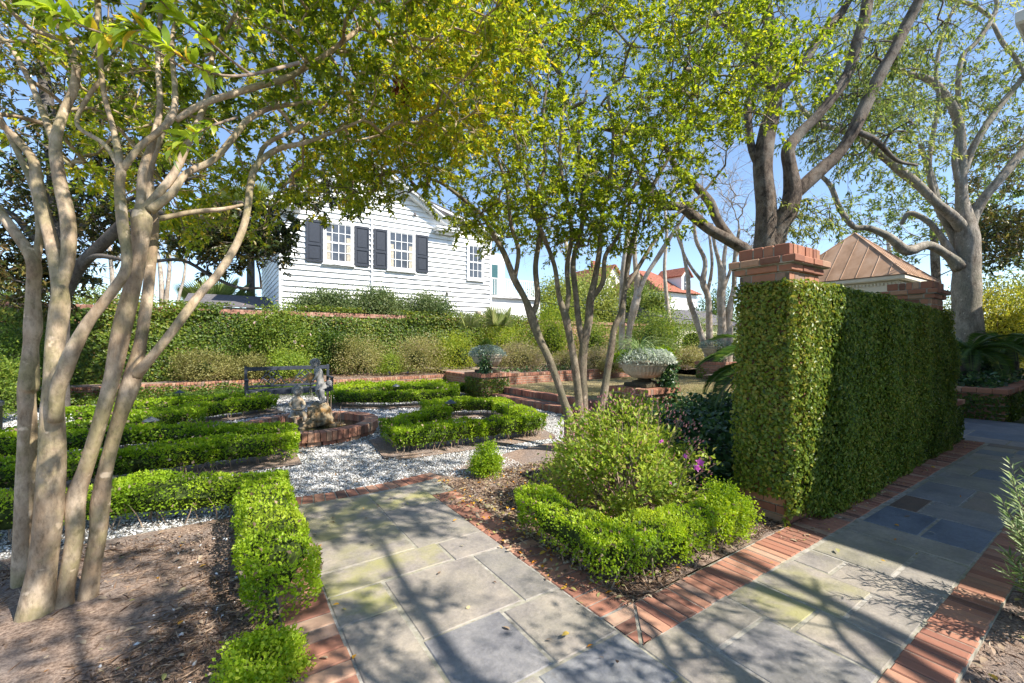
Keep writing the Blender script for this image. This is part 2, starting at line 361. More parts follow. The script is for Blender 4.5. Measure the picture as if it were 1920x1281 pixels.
# ------------------------------------------------------------------ trees
def smooth_path(pts, sub=5):
    P = [np.array(p, float) for p in pts]; P = [2 * P[0] - P[1]] + P + [2 * P[-1] - P[-2]]; out = []
    for i in range(1, len(P) - 2):
        for j in range(sub):
            t = j / sub; a, b, c, d = P[i - 1:i + 3]
            out.append(.5 * ((2 * b) + (-a + c) * t + (2 * a - 5 * b + 4 * c - d) * t * t + (-a + 3 * b - 3 * c + d) * t ** 3))
    out.append(P[-2]); return out
class Tree:
    def __init__(s): s.chains = []; s.pos = []; s.rad = []; s.par = []; s.fixed = 0
    def limb(s, pts, knots=.08, sub=5, px=True, sides=12):
        """pts: survey points (u, v, distance, width in photo px) or world points with radius"""
        q = [(*pt(u, v, d), w * .5 * d / F / math.sqrt(1 + ((u - 960) / F) ** 2)) for u, v, d, w in pts] if px else pts
        sp = smooth_path(q, sub); base = len(s.pos); ids = []
        for i, p in enumerate(sp):
            wb = wob(p[None, :3], 6.0, 3)[0]
            r = max(p[3] * (1 + knots * wb), .003)
            s.pos.append(p[:3]); s.rad.append(r); s.par.append(len(s.pos) - 2 if i else -1); ids.append(len(s.pos) - 1)
        s.chains.append((ids, sides)); s.fixed = len(s.pos); return s
    def grow(s, targets, seglen=.22, tip=.0035, power=.42, bend=.25, start=0, maxr=.03):
        pos = np.array(s.pos); fixed = len(pos); targets = np.asarray(targets)
        d0 = np.array([np.min(np.linalg.norm(pos[start:] - t, axis=1)) for t in targets])
        P = list(s.pos); cnt = {}; new = []
        buf = np.zeros((len(P) + len(targets) * 14 + 10, 3)); buf[:len(P)] = pos; n = len(P)
        for ti in np.argsort(d0):
            t = targets[ti]; seg = buf[start:n]; v = t - seg; dist = np.linalg.norm(v, axis=1)
            cost = dist * (1 + .35 * np.clip(-v[:, 2] / np.maximum(dist, 1e-6), 0, 1))
            k = int(np.argmin(cost)) + start; a = buf[k].copy(); D = dist[k - start]; m = max(2, min(12, int(D / seglen) + 1))
            ctrl = (a + t) / 2 + rng.normal(size=3) * D * bend * .5 + np.array([0, 0, D * .12]); ids = [k]
            for i in range(1, m + 1):
                f = i / m; p = (1 - f) ** 2 * a + 2 * f * (1 - f) * ctrl + f * f * t
                if i < m: p = p + rng.normal(size=3) * D * .02
                buf[n] = p; s.par.append(ids[-1]); ids.append(n); n += 1
            new.append(ids)
        s.pos = [buf[i] for i in range(n)]
        c = np.zeros(n)
        for ids in new: c[ids[-1]] += 1
        for i in range(n - 1, fixed - 1, -1):
            if s.par[i] >= 0: c[s.par[i]] += c[i]
        for i in range(fixed, n): s.rad.append(min(tip * max(c[i], 1) ** power, maxr))
        for ids in new:
            s.chains.append((ids, 5 if c[ids[1]] > 5 else 4))
        s.tips = np.array([s.pos[ids[-1]] for ids in new]); s.dirs = unit(np.array([s.pos[ids[-1]] - s.pos[ids[-2]] for ids in new])); s.new = new
        s.fixed0 = fixed
        return s
    def twigs(s, k=4, length=.22, spread=.9, r=.0022, grav=0.0, frac=1.0):
        """k fine twigs off each tip; returns points and directions along them for leaves"""
        T = s.tips; Dn = s.dirs
        if frac < 1: sel = rng.random(len(T)) < frac; T = T[sel]; Dn = Dn[sel]
        n = len(T) * k; base = np.repeat(T, k, 0); d = unit(np.repeat(Dn, k, 0) + rng.normal(size=(n, 3)) * spread * .6)
        d[:, 2] -= grav; d = unit(d); L = length * rng.uniform(.5, 1.3, (n, 1)); mid = base + d * L * .5 + rng.normal(size=(n, 3)) * length * .08
        end = base + d * L; end[:, 2] -= grav * L[:, 0] * .4
        s.tw = (base, mid, end, d, L); s.twr = r; return s
    def mesh(s, name, mat, parent, origin):
        mb = MB()
        for ids, sides in s.chains:
            pts = [s.pos[i] for i in ids]; rr = [s.rad[i] for i in ids]
            if len(ids) > 1 and ids[0] < getattr(s, 'fixed0', 0) and ids[0] != ids[1] - 1: rr[0] = min(rr[0], rr[1] * 1.3)
            if sides < 12 and rr[0] > rr[1] * 1.6: rr[0] = rr[1] * 1.3
            mb.tube(pts, rr, sides, cap=sides > 6)
        v = np.array([tuple(p) for p in mb.v]); f = mb.f
        if hasattr(s, 'tw'):
            b, m, e, d, L = s.tw; n = len(b); up = unit(np.cross(d, rng.normal(size=(n, 3)))); sv = np.cross(d, up); r = s.twr; ring = []
            for c, q in ((b, 1.2), (m, .9), (e, .4)):
                for k in range(3):
                    a = 2 * PI * k / 3; ring.append(c + (up * math.cos(a) + sv * math.sin(a)) * r * q)
            tv = np.stack(ring, 1).reshape(-1, 3); fq = []
            for lv in range(2):
                for k in range(3): fq.append([lv * 3 + k, lv * 3 + (k + 1) % 3, lv * 3 + 3 + (k + 1) % 3, lv * 3 + 3 + k])
            tf = (np.arange(n)[:, None, None] * 9 + np.array(fq)[None]).reshape(-1, 4) + len(v)
            v = np.concatenate([v, tv]); f = list(f) + [tuple(x) for x in tf.tolist()]
        me = new_mesh(name, v - np.array(origin), f, mat, smooth=True)
        return link(name, me, parent)
    def crown(s, name, mat, parent, origin, per=6, L=.06, Wd=.028, tone=(.45, .22), up=.25, hang=0, six=False, keep=None, droop=.15):
        b, m, e, d, Ln = s.tw; n = len(b); N_ = n * per; i = np.repeat(np.arange(n), per); t = rng.uniform(0, 1, (N_, 1)) ** .7 * .85 + .2
        p = b[i] * (1 - t) + e[i] * t; side = rng.normal(size=(N_, 3)); dd = unit(d[i] * .7 + side * .75); dd[:, 2] -= hang; dd = unit(dd)
        nr = rng.normal(size=(N_, 3)) * .55; nr[:, 2] += 1.0
        sz = rng.uniform(.45, 1.25, N_); tn = np.clip(rng.normal(tone[0], tone[1], N_) + .14 * wob(p, 1.7, 5), 0, 1)
        if keep is not None: k = keep(p); p, dd, nr, sz, tn = p[k], dd[k], nr[k], sz[k], tn[k]
        return LV().add(leaves(p, dd, nr, L * sz, Wd * sz, tn, six=six, droop=droop)).build(name, mat, parent, origin=origin)
def ell(n, c, r, shell=.5, lo=-1.0, holes=0.0, hs=1.5, seed=0):
    """points inside an ellipsoid, more of them near its skin, thinned where the wobble is low"""
    out = []
    while len(out) < n:
        d = unit(rng.normal(size=(n, 3))); rad = rng.uniform(0, 1, (n, 1)) ** (shell / 1.5); p = d * rad
        p = p[p[:, 2] > lo]; q = p * np.array(r) + np.array(c)
        if holes > 0: q = q[wob(q, hs, 20 + seed) > rng.uniform(-1.4, -1.4 + holes * 2, len(q))]
        out += list(q)
    return np.array(out[:n])

# ------------------------------------------------------------------ clipped hedges, shrubs, ivy skins
def hedge(name, label, pts, width, height, mat, dens=2600, L=.022, closed=False, group='clipped box hedges of the parterre', base=.28, zg=0., stems=True, cat='hedge', tone=(.5, .24), seed=1):
    P = [np.array(p, float) for p in pts]
    if closed: P = P + [P[0]]
    segs = [(P[i], P[i + 1]) for i in range(len(P) - 1)]; o = np.array(W(*P[0], zg))
    root = thing(name, label, cat, o, 0, group)
    area = 0; pos = []; nor = []
    for a, b in segs:
        Ls = np.linalg.norm(b - a); n = int(dens * (Ls + width * .5) * (width + 2 * height)); t = rng.uniform(-width * .5 / Ls, 1 + width * .5 / Ls, n) 
        q = rng.uniform(0, 1, n) * (width + 2 * (height * (1 - base))); hh = height * (1 - base)
        side = np.where(q < hh, -1, np.where(q > hh + width, 1, 0)); off = np.where(side == -1, -width / 2, np.where(side == 1, width / 2, q - hh - width / 2))
        z = np.where(side == -1, height * base + q, np.where(side == 1, height * base + (q - hh - width), height))
        dr = (b - a) / Ls; pr = np.array([-dr[1], dr[0]])
        tt = np.clip(t, 0, 1); endf = (t - tt) * Ls
        cap = np.abs(endf) > 1e-9
        # rounded shoulders
        sh = np.clip((z - (height - .06)) / .06, 0, 1) * np.clip((np.abs(off) - (width / 2 - .06)) / .06, 0, 1)
        off = off - np.sign(off) * sh * .03; z = z - sh * .03
        c = a[None] + dr[None] * (tt * Ls)[:, None]
        endo = np.where(cap, np.sign(endf) * width / 2 * np.where(side != 0, rng.uniform(0, 1, n), rng.uniform(0, 1, n)), 0)
        lim = np.sqrt(np.maximum((width / 2) ** 2 - endo ** 2, 0)); o2 = np.where(cap & (side != 0), np.sign(off) * np.maximum(lim, width * .3), np.where(cap, np.clip(off, -lim - .04, lim + .04), off))
        xy = c + dr[None] * endo[:, None] + pr[None] * o2[:, None]
        nn = np.stack([pr[0] * side + dr[0] * np.sign(endf) * cap, pr[1] * side + dr[1] * np.sign(endf) * cap, (side == 0) * 1.0 + .15], 1)
        pos.append(np.column_stack([xy, z])); nor.append(nn)
    if not closed:                                   # fuller ends
        for e_, o_ in ((P[0], P[1]), (P[-1], P[-2])):
            n = int(dens * width * height * 2.2); dv = (e_ - o_) / np.linalg.norm(e_ - o_); pv = np.array([-dv[1], dv[0]]); th = rng.uniform(-1.5, 1.5, n)
            xy = e_ + (dv * (np.cos(th)[:, None]) + pv * np.sin(th)[:, None]) * width / 2; z = rng.uniform(height * base * .6, height, n)
            pos.append(np.column_stack([xy, z])); nor.append(np.column_stack([xy - e_, np.full(n, .03)]) / (width / 2))
    pos = np.concatenate(pos); nor = np.concatenate(nor)
    # drop leaves that fall inside another segment's body
    keep = np.ones(len(pos), bool)
    for a, b in segs:
        ab = b - a; t = np.clip(((pos[:, :2] - a) @ ab) / (ab @ ab), 0, 1); dist = np.linalg.norm(pos[:, :2] - (a + t[:, None] * ab), axis=1)
        keep &= ~((dist < width / 2 - .07) & (pos[:, 2] < height - .05))
    pos = pos[keep]; nor = nor[keep]
    wpos = Wn(pos); wn = Wn(nor); wn = unit(wn)
    wpos = wpos + wn * (.028 * wob(wpos, 9, seed) + .014 * wob(wpos, 27, seed + 1) - .02)[:, None] * 1.0
    cl = .8 * wob(wpos, 22, seed + 3) + .7 * wob(wpos, 60, seed + 4) + .45 * wob(wpos, 9, seed + 6)
    side_lo = np.clip((pos[:, 2] - height * base) / (height * .25), 0, 1)
    k = (rng.uniform(-1.9, .2, len(wpos)) < cl) & (rng.random(len(wpos)) < .25 + .75 * side_lo)
    wpos = wpos[k]; wn = wn[k]; cl = cl[k]; n = len(wpos)
    # inward scatter
    wpos = wpos - wn * (rng.random((n, 1)) ** 2 * .05); wpos[:, 2] += zg
    d = unit(wn * .7 + rng.normal(size=(n, 3)) * .6 + np.array([0, 0, .35])); nr = unit(rng.normal(size=(n, 3)) * .7 + wn + np.array([0, 0, .4]))
    tn = np.clip(rng.normal(tone[0], tone[1] * .6, n) + .22 * wob(wpos, 7, seed + 7) + .22 * np.clip((wpos[:, 2] - zg - height + .07) / .07, -.5, 1), 0, 1)  # tops toned lighter: new growth, plus a sunlit look put into the leaf colour
    sz = rng.uniform(.7, 1.25, n)
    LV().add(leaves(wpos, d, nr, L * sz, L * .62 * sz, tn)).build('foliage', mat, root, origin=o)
    j = rng.random(n) < .012; LV().add(leaves(wpos[j] + wn[j] * .01, d[j], nr[j], L * 1.5, L, rng.uniform(0, .6, j.sum()))).build('dead_leaves', 'litter', root, origin=o)
    # twiggy inside
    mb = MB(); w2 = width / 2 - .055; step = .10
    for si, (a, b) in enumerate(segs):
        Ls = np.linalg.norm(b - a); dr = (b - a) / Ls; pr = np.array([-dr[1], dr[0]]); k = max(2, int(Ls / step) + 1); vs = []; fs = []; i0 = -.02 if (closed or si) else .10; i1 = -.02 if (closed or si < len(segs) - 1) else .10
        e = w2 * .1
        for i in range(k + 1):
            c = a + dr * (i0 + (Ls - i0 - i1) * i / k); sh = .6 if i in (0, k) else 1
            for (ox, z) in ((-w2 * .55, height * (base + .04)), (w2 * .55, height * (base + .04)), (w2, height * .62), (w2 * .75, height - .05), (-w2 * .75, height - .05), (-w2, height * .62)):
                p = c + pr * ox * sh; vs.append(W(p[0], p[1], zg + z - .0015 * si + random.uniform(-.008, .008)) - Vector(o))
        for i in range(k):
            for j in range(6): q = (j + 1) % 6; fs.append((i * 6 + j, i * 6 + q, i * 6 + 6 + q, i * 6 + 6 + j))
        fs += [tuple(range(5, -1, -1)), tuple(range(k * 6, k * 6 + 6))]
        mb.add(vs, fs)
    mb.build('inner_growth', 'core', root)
    if stems:
        mb = MB()
        for a, b in segs:
            Ls = np.linalg.norm(b - a)
            for i in range(int(Ls / .045)):
                p = a + (b - a) * random.random(); x, y = p + np.array([random.uniform(-1, 1), random.uniform(-1, 1)]) * width * .3
                p0 = W(x, y, zg - .01) - Vector(o); p1 = W(x + random.uniform(-.05, .05), y + random.uniform(-.05, .05), zg + height * .3) - Vector(o)
                p2 = W(x + random.uniform(-.12, .12), y + random.uniform(-.12, .12), zg + height * .6) - Vector(o)
                mb.tube([p0, p1, p2], [.007, .005, .003], 4, cap=False)
        mb.build('branches', 'dry_twig', root)
    return root

def shrub(name, label, c, r, n, mat, L=.035, Wr=.5, group=None, cat='shrub', tone=(.5, .2), clumps=60, cl=.22, zg=0., world=False, seed=0, core=True, stem='dry_twig', up=.3, nst=9, lo=-.55, flower=None, build_core=.33, ratio=.6, six=False, dn=1.0):
    """a loose bush: clumps of leaves round the skin of an uneven body, stems from the ground"""
    x, y = (c[0], c[1]) if world else tuple(W(c[0], c[1])[:2]); o = np.array([x, y, zg])
    root = thing(name, label, cat, o, 0, group); r = np.array(r, float)
    cen = np.array([0, 0, r[2] * .55 + (.45 * r[2] if lo > -.9 else .4 * r[2])]); cen[2] = r[2] * (1 - (1 + lo) * .0) * -lo if lo < -.1 else r[2] * .3
    d = unit(rng.normal(size=(clumps * 3, 3))); d = d[d[:, 2] > lo][:clumps]; k = len(d)
    rad = (.78 + .18 * wob(d * 2 + seed, 2.2, 11 + seed % 5))[:, None] * rng.uniform(.72, 1.02, (k, 1)); cc = cen + d * r * rad
    n = int(n * dn); i = rng.integers(0, k, n); q = cc[i] + rng.normal(size=(n, 3)) * cl * r.min() * np.array([1, 1, .75])
    q = q[q[:, 2] > .03]; n = len(q); wn = unit((q - cen) / r)
    dd = unit(wn * .55 + rng.normal(size=(n, 3)) * .6 + np.array([0, 0, up])); nr = unit(rng.normal(size=(n, 3)) * .7 + wn * .6 + np.array([0, 0, .6]))
    sz = rng.uniform(.65, 1.2, n); tn = np.clip(rng.normal(tone[0], tone[1], n) + .12 * wob(q + o, 4, 31), 0, 1)
    LV().add(leaves(q, dd, nr, L * sz, L * ratio * sz, tn, six=six)).build('foliage', mat, root)
    mb = MB()
    for j in range(nst):
        e = cc[rng.integers(0, k)]; a = rng.uniform(0, 6.28); b0 = np.array([math.cos(a) * .12 * r[0], math.sin(a) * .12 * r[1], -.02]); m_ = b0 * .5 + e * .5 + rng.normal(size=3) * .06 * r.min(); m_[2] = e[2] * .45
        rr = .012 * min(1.6, r[2]); mb.tube([b0, b0 * .7 + m_ * .3, m_, e], [rr, rr * .9, rr * .6, rr * .25], 5, cap=False)
    mb.build('branches', stem, root)
    if core:
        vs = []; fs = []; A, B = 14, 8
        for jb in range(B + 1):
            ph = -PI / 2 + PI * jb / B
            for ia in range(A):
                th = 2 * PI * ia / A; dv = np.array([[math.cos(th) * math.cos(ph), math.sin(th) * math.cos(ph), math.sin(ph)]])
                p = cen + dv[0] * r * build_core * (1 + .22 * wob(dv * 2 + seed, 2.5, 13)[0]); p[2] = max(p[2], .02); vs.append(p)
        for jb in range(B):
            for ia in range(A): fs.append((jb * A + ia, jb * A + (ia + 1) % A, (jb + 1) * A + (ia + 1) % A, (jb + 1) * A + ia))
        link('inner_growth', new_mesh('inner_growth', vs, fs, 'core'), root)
    if flower:
        fm, fn_, fL = flower; j = rng.integers(0, n, fn_); petals(q[j] + wn[j] * .03, wn[j], fL, fm, root)
    return root
def petals(p, nrm, L, mat, root, k=5, name='flower'):
    """open flowers, k petals each; all blossoms of a bush in one part unless few"""
    lv = LV(); n = len(p); nrm = unit(nrm)
    t = unit(np.cross(nrm, rng.normal(size=(n, 3)))); s = np.cross(nrm, t)
    for ring in range(2):
        for j in range(k):
            a = 2 * PI * (j + .5 * ring) / k; d = t * math.cos(a) + s * math.sin(a) + nrm * (.35 + .5 * ring)
            lv.add(leaves(p, d, nrm, L * (1 - .25 * ring), L * .75, rng.random(n)))
    o = lv.build(name, mat, root); return o

def skin_leaves(P, Nn, dens_n, L, tone=(.45, .22), flat=.35, up=-.25, ratio=.7, jitter=.03, seed=0):
    """leaves lying over a wall face; P,Nn garden frame samples"""
    wp = Wn(P); wn = unit(Wn(Nn)); n = len(wp)
    wp = wp + wn * (.022 * wob(wp, 2.5, 38 + seed) + .03 * wob(wp, 6, 40 + seed) + rng.uniform(-.02, jitter, n))[:, None]
    tan = unit(np.cross(wn, rng.normal(size=(n, 3)))); tan[:, 2] += up; d = unit(tan + wn * .35); nr = unit(wn + rng.normal(size=(n, 3)) * flat)
    sz = rng.uniform(.6, 1.25, n); tn = np.clip(rng.normal(tone[0], tone[1], n) + .12 * wob(wp, 3.3, 44), 0, 1)
    return leaves(wp, d, nr, L * sz, L * ratio * sz, tn)
def box_samples(a0, a1, b0, b1, z0, z1, dens, faces='abcdt', rnd=.06):
    """random points on the faces of a box in the garden frame: a=-a side, c=+a side, b=-b side, d=+b side, t=top"""
    P = []; Nn = []
    for f in faces:
        if f in 'ac': A = (b1 - b0) * (z1 - z0)
        elif f in 'bd': A = (a1 - a0) * (z1 - z0)
        else: A = (a1 - a0) * (b1 - b0)
        n = int(A * dens); r1 = rng.random(n); r2 = rng.random(n)
        if f in 'ac':
            x = np.full(n, a0 if f == 'a' else a1); p = np.column_stack([x, b0 + (b1 - b0) * r1, z0 + (z1 - z0) * r2]); nn = np.tile([-1 if f == 'a' else 1, 0, .1], (n, 1))
        elif f in 'bd':
            y = np.full(n, b0 if f == 'b' else b1); p = np.column_stack([a0 + (a1 - a0) * r1, y, z0 + (z1 - z0) * r2]); nn = np.tile([0, -1 if f == 'b' else 1, .1], (n, 1))
        else: p = np.column_stack([a0 + (a1 - a0) * r1, b0 + (b1 - b0) * r2, np.full(n, z1)]); nn = np.tile([0, 0, 1], (n, 1))
        # round the edges
        for ax, (lo, hi) in enumerate(((a0, a1), (b0, b1), (z0, z1))):
            if ax == 2: e = np.clip((p[:, 2] - (hi - rnd)) / rnd, 0, 1); s = e
            else: s = np.clip((p[:, ax] - (hi - rnd)) / rnd, 0, 1) - np.clip(((lo + rnd) - p[:, ax]) / rnd, 0, 1)
            nn = nn.astype(float); nn[:, ax] += s * .6
        m = np.array([(a0 + a1) / 2, (b0 + b1) / 2, 0]); ex = ((np.abs(p[:, 0] - m[0]) > (a1 - a0) / 2 - rnd).astype(int) + (np.abs(p[:, 1] - m[1]) > (b1 - b0) / 2 - rnd) + (p[:, 2] > z1 - rnd))
        p = p - unit(nn) * (ex >= 2)[:, None] * .025
        P.append(p); Nn.append(nn)
    return np.concatenate(P), np.concatenate(Nn)

# bricks as real blocks: a run of header bricks from p0 to p1 (2D local), each "wd" along the run, "ln" across
def brick_run(mb, x0, x1, y0, y1, z0, z1, along='x', wd=.067, gap=.009, bev=.005, tones=(0, 1)):
    L = (x1 - x0) if along == 'x' else (y1 - y0); k = max(1, round(L / (wd + gap))); st = L / k
    for i in range(k):
        t = min(1, max(0, random.gauss(.5, .26))); j = random.uniform(-.0025, .0025); e = random.uniform(-.004, .004)
        if along == 'x': mb.box(x0 + i * st + gap / 2, x0 + (i + 1) * st - gap / 2, y0 + e, y1 + e, z0, z1 + j, t, bev)
        else: mb.box(x0 + e, x1 + e, y0 + i * st + gap / 2, y0 + (i + 1) * st - gap / 2, z0, z1 + j, t, bev)
def brick_courses(mb, x0, x1, y0, y1, z0, z1, ch=.067, bl=.2, gap=.01, bev=.004, seed=0):
    """stretcher bond skin of bricks round a rectangular shaft"""
    k = max(1, round((z1 - z0) / (ch + gap))); st = (z1 - z0) / k; t_ = .1
    for c in range(k):
        za, zb = z0 + c * st + gap / 2, z0 + (c + 1) * st - gap / 2; off = (c % 2) * .5
        for (s0, s1, fx) in ((x0, x1, 'y0'), (x0, x1, 'y1'), (y0, y1, 'x0'), (y0, y1, 'x1')):
            m = max(1, round((s1 - s0) / (bl + gap))); w_ = (s1 - s0) / m; i = -off
            while i < m:
                a = max(s0, s0 + i * w_ + gap / 2); b = min(s1, s0 + (i + 1) * w_ - gap / 2); i += 1
                if b - a < .05: continue
                t = min(1, max(0, random.gauss(.5, .22))); e = random.uniform(0, .002)
                if fx == 'y0': mb.box(a, b, y0 - .004 - e, y0 + .03, za, zb, t, bev)
                elif fx == 'y1': mb.box(a, b, y1 - .03, y1 + .004 + e, za, zb, t, bev)
                elif fx == 'x0': mb.box(x0 - .004 - e, x0 + .03, max(a, y0 + .031), min(b, y1 - .031), za, zb, t, bev)
                else: mb.box(x1 - .03, x1 + .004 + e, max(a, y0 + .031), min(b, y1 - .031), za, zb, t, bev)

def gl(o, a=0, b=0, z=0):        # put an object built in garden coordinates into the world
    o.location = W(a, b, z); o.rotation_euler = (0, 0, TH); return o
def glm(o): return gl(o)
# ================================================================== SETTING: ground sheets
mb = MB(); mb.add([(-400, -400, -.02), (400, -400, -.02), (400, 600, -.02), (-400, 600, -.02)], [(0, 1, 2, 3)])
tag(mb.build('ground', 'ground'), kind='structure')
def sheet(name, polys, z, mat, sub=0, wave=0.0, kind='structure'):
    mb = MB()
    for p in polys: mb.add([(x, y, z) for x, y in p], [tuple(range(len(p)))])
    o = glm(mb.build(name, mat)); tag(o, kind=kind); return o
def grid(name, a0, a1, b0, b1, zf, mat, n=120, m=120):
    A, B = np.meshgrid(np.linspace(a0, a1, n), np.linspace(b0, b1, m)); z = zf(A, B); v = np.stack([A.ravel(), B.ravel(), z.ravel()], 1)
    i = np.arange(n * m).reshape(m, n); f = np.stack([i[:-1, :-1].ravel(), i[:-1, 1:].ravel(), i[1:, 1:].ravel(), i[1:, :-1].ravel()], 1)
    o = link(name, new_mesh(name, v, f, mat, smooth=True)); glm(o); return tag(o, kind='structure')
def bumps(A, B, amp, s=4, seed=9):
    p = np.stack([A.ravel(), B.ravel(), A.ravel() * 0], 1); return (amp * (wob(p, s, seed) + .5 * wob(p, s * 3.1, seed + 1))).reshape(A.shape)
# mulch beds: foreground left bed, middle bed with its slight rise
grid('mulch_bed', -8, .27, -2, 4.55, lambda A, B: .004 + .03 * np.clip(1 - ((A + .85) ** 2 + (B - 3.5) ** 2) / .8, 0, 1) + bumps(A, B, .005), 'mulch', 160, 140)
grid('mulch_bed', 2.0, 4.9, 1.73, 5.0, lambda A, B: .006 + bumps(A, B, .006, 5, 12) + .05 * np.clip(1 - ((A - 4.2) ** 2 + (B - 4.6) ** 2) / 1.2, 0, 1), 'mulch', 120, 120)
grid('mulch_bed', -3, 9.6, -2.6, .5, lambda A, B: .003 + bumps(A, B, .006, 5, 14), 'mulch', 120, 60)
CC = (1.25, 7.95)
# gravel sheet (with the garden side cut to the round end of the path)
arc = [(CC[0] + 3.28 * math.cos(t), CC[1] + 3.28 * math.sin(t)) for t in np.linspace(R(-103), R(-76), 18)]
gp = [(-9, 4.55), (.27, 4.55), (.27, 4.7)] + arc + [(2.3, 4.3), (2.9, 3.95), (3.6, 4.35), (4.3, 5.0), (6.0, 5.2), (6.0, 13.7), (-9, 15.2)]
sheet('gravel', [gp], .002, 'gravel')
# flagstone path: every slab a block with its own tone, set in a mortar bed
SL = [(.525, 1.19, 3.06, 3.55, .42, .5), (.525, 1.20, 3.56, 4.42, .45, .8), (1.205, 1.745, 3.04, 3.86, .4, .15), (1.215, 1.74, 3.87, 4.36, .46, 1),
      (.525, 1.345, 2.755, 3.05, .5, .9), (1.36, 1.745, 2.73, 3.03, .42, 0), (.525, .845, 2.435, 2.745, .5, 1.2), (.86, 1.475, 2.09, 2.735, .48, .1),
      (1.49, 1.735, 2.075, 2.715, .3, .1), (.525, .835, 1.61, 2.42, .5, .1), (.85, 1.31, 1.6, 2.08, .24, 0), (1.325, 1.735, 1.59, 2.06, .42, .1),
      (1.2, 1.735, 1.215, 1.575, .22, .1), (.5, 1.19, 1.22, 1.59, .3, .1), (-.3, .49, 1.0, 1.7, .45, 0), (.5, 1.72, .71, 1.205, .4, 0), (-.4, .49, .71, .99, .3, 0),
      (1.745, 2.025, .71, 1.445, .52, .2), (2.04, 2.495, 1.22, 1.44, .4, .2), (2.04, 2.495, .71, 1.205, .3, .1), (2.51, 2.82, 1.08, 1.44, .5, .9), (2.51, 2.82, .71, 1.065, .52, .2),
      (2.835, 3.305, .97, 1.43, .44, .6), (2.835, 3.255, .71, .955, .53, .1), (3.32, 3.59, 1.205, 1.42, .36, .3), (3.27, 3.59, .71, 1.19, .46, .1), (3.605, 4.215, .965, 1.415, .66, .25),
      (3.605, 4.195, .71, .95, .58, 0), (4.23, 4.535, .71, 1.41, .62, .15), (4.55, 5.15, 1.055, 1.405, .03, 0), (4.55, 5.15, .71, 1.04, .08, 0), (5.165, 5.655, 1.2, 1.4, 1.0, 0),
      (5.165, 5.655, .71, 1.185, .26, .1), (5.67, 6.42, 1.025, 1.4, .2, .1), (5.67, 6.42, .71, 1.01, .8, .1), (6.435, 7.07, .71, 1.4, .6, .2)]
a = 7.085
while a < 9.55:
    w_ = random.choice([.35, .5, .62]); c = random.uniform(.9, 1.2); SL += [(a, min(a + w_, 9.58), c + .007, 1.4, random.random(), .3), (a, min(a + w_, 9.58), .71, c - .007, random.random(), .1)]; a += w_ + .015
def clip_arc(a0, a1, b0, b1, rad=3.53):      # slabs running up to the round end
    n = 10; top = []
    for i in range(n + 1):
        x = a1 + (a0 - a1) * i / n; y = CC[1] - math.sqrt(rad ** 2 - (x - CC[0]) ** 2); top.append((x, min(b1, y)))
    return [(a0, b0), (a1, b0)] + top
mb = MB()
for (a0, a1, b0, b1, t, mo) in SL:
    t = min(1, max(0, t + random.uniform(-.03, .03)))
    if b1 > 4.3:
        poly = clip_arc(a0, a1, b0, b1); n = len(poly); cx = sum(p[0] for p in poly) / n; cy = sum(p[1] for p in poly) / n
        inn = [(cx + (x - cx) * .985, cy + (y - cy) * .985) for x, y in poly]
        mb.add([(x, y, .0) for x, y in poly] + [(x, y, .020) for x, y in poly] + [(x, y, .024) for x, y in inn],
               [(i, (i + 1) % n, n + (i + 1) % n, n + i) for i in range(n)] + [(n + i, n + (i + 1) % n, 2 * n + (i + 1) % n, 2 * n + i) for i in range(n)] + [tuple(range(2 * n, 3 * n))], t, mo)
    else: mb.box(a0 + random.uniform(0, .004), a1 - random.uniform(0, .004), b0 + random.uniform(0, .003), b1 - random.uniform(0, .003), 0, .024 + random.uniform(-.0015, .0015), t, .005, mo)
# court beyond the wall
a = 9.6
while a < 12.35:
    w_ = random.choice([.5, .7, .9]); b = -4.0
    while b < 5.5:
        h_ = random.choice([.5, .75, 1.0]); mb.box(a + .008, min(a + w_, 12.38) - .008, b + .008, b + h_ - .008, 0, .022, random.choice([.03, .12, .2, .3, .62]), .005, 0); b += h_
    a += w_
o = glm(mb.build('flagstone_path', 'slab', moss=True)); tag(o, kind='structure')
mb = MB(); mb.box(-.5, 9.6, .50, 1.71, -.01, .0195); mb.box(.27, 2.0, 1.711, 4.02, -.01, .019); mb.box(9.601, 12.39, -4, 5.6, -.01, .0185)
mb.prism([(.27, 4.021), (2.0, 4.021), (2.0, 4.66)] + arc[::-1][2:-2] + [(.6, 4.70)], -.01, .0131) if False else mb.prism([(.27, 4.021), (2.0, 4.021)] + [(CC[0] + 3.3 * math.cos(t), CC[1] + 3.3 * math.sin(t)) for t in np.linspace(R(-77), R(-107), 12)], -.01, .0188)
tag(glm(mb.build('mortar_joints', 'mortar')), kind='structure')
# brick edging laid in mortar, one block per brick
mb = MB()
brick_run(mb, 1.99, 9.58, 1.445, 1.70, 0, .026)                                   # along the path, wall side
brick_run(mb, -.3, 9.58, .505, .70, 0, .026)
brick_run(mb, 1.745, 1.995, 1.72, 4.02, 0, .026, 'y', .1)                         # along the short path
brick_run(mb, .275, .515, 1.72, 4.25, 0, .026, 'y', .1)
for (p, q) in (((1.75, 1.46), (1.98, 1.695)),):                                  # mitred corner
    for i in range(3):
        f0, f1 = i / 3 + .02, (i + 1) / 3 - .02
        mb.prism([(1.748 + .245 * f0, 1.455 + .25 * f0), (1.748 + .245 * f1, 1.455 + .25 * f1), (1.748, 1.455 + .25 * f1), (1.748, 1.455 + .25 * f0)][::1], 0, .026, random.random())
        mb.prism([(1.76 + .235 * f0, 1.447), (1.76 + .235 * f1, 1.447), (1.76 + .235 * f1, 1.447 + .25 * f1 - .015), (1.76 + .235 * f0, 1.447 + .25 * f0 - .015)], 0, .026, random.random())
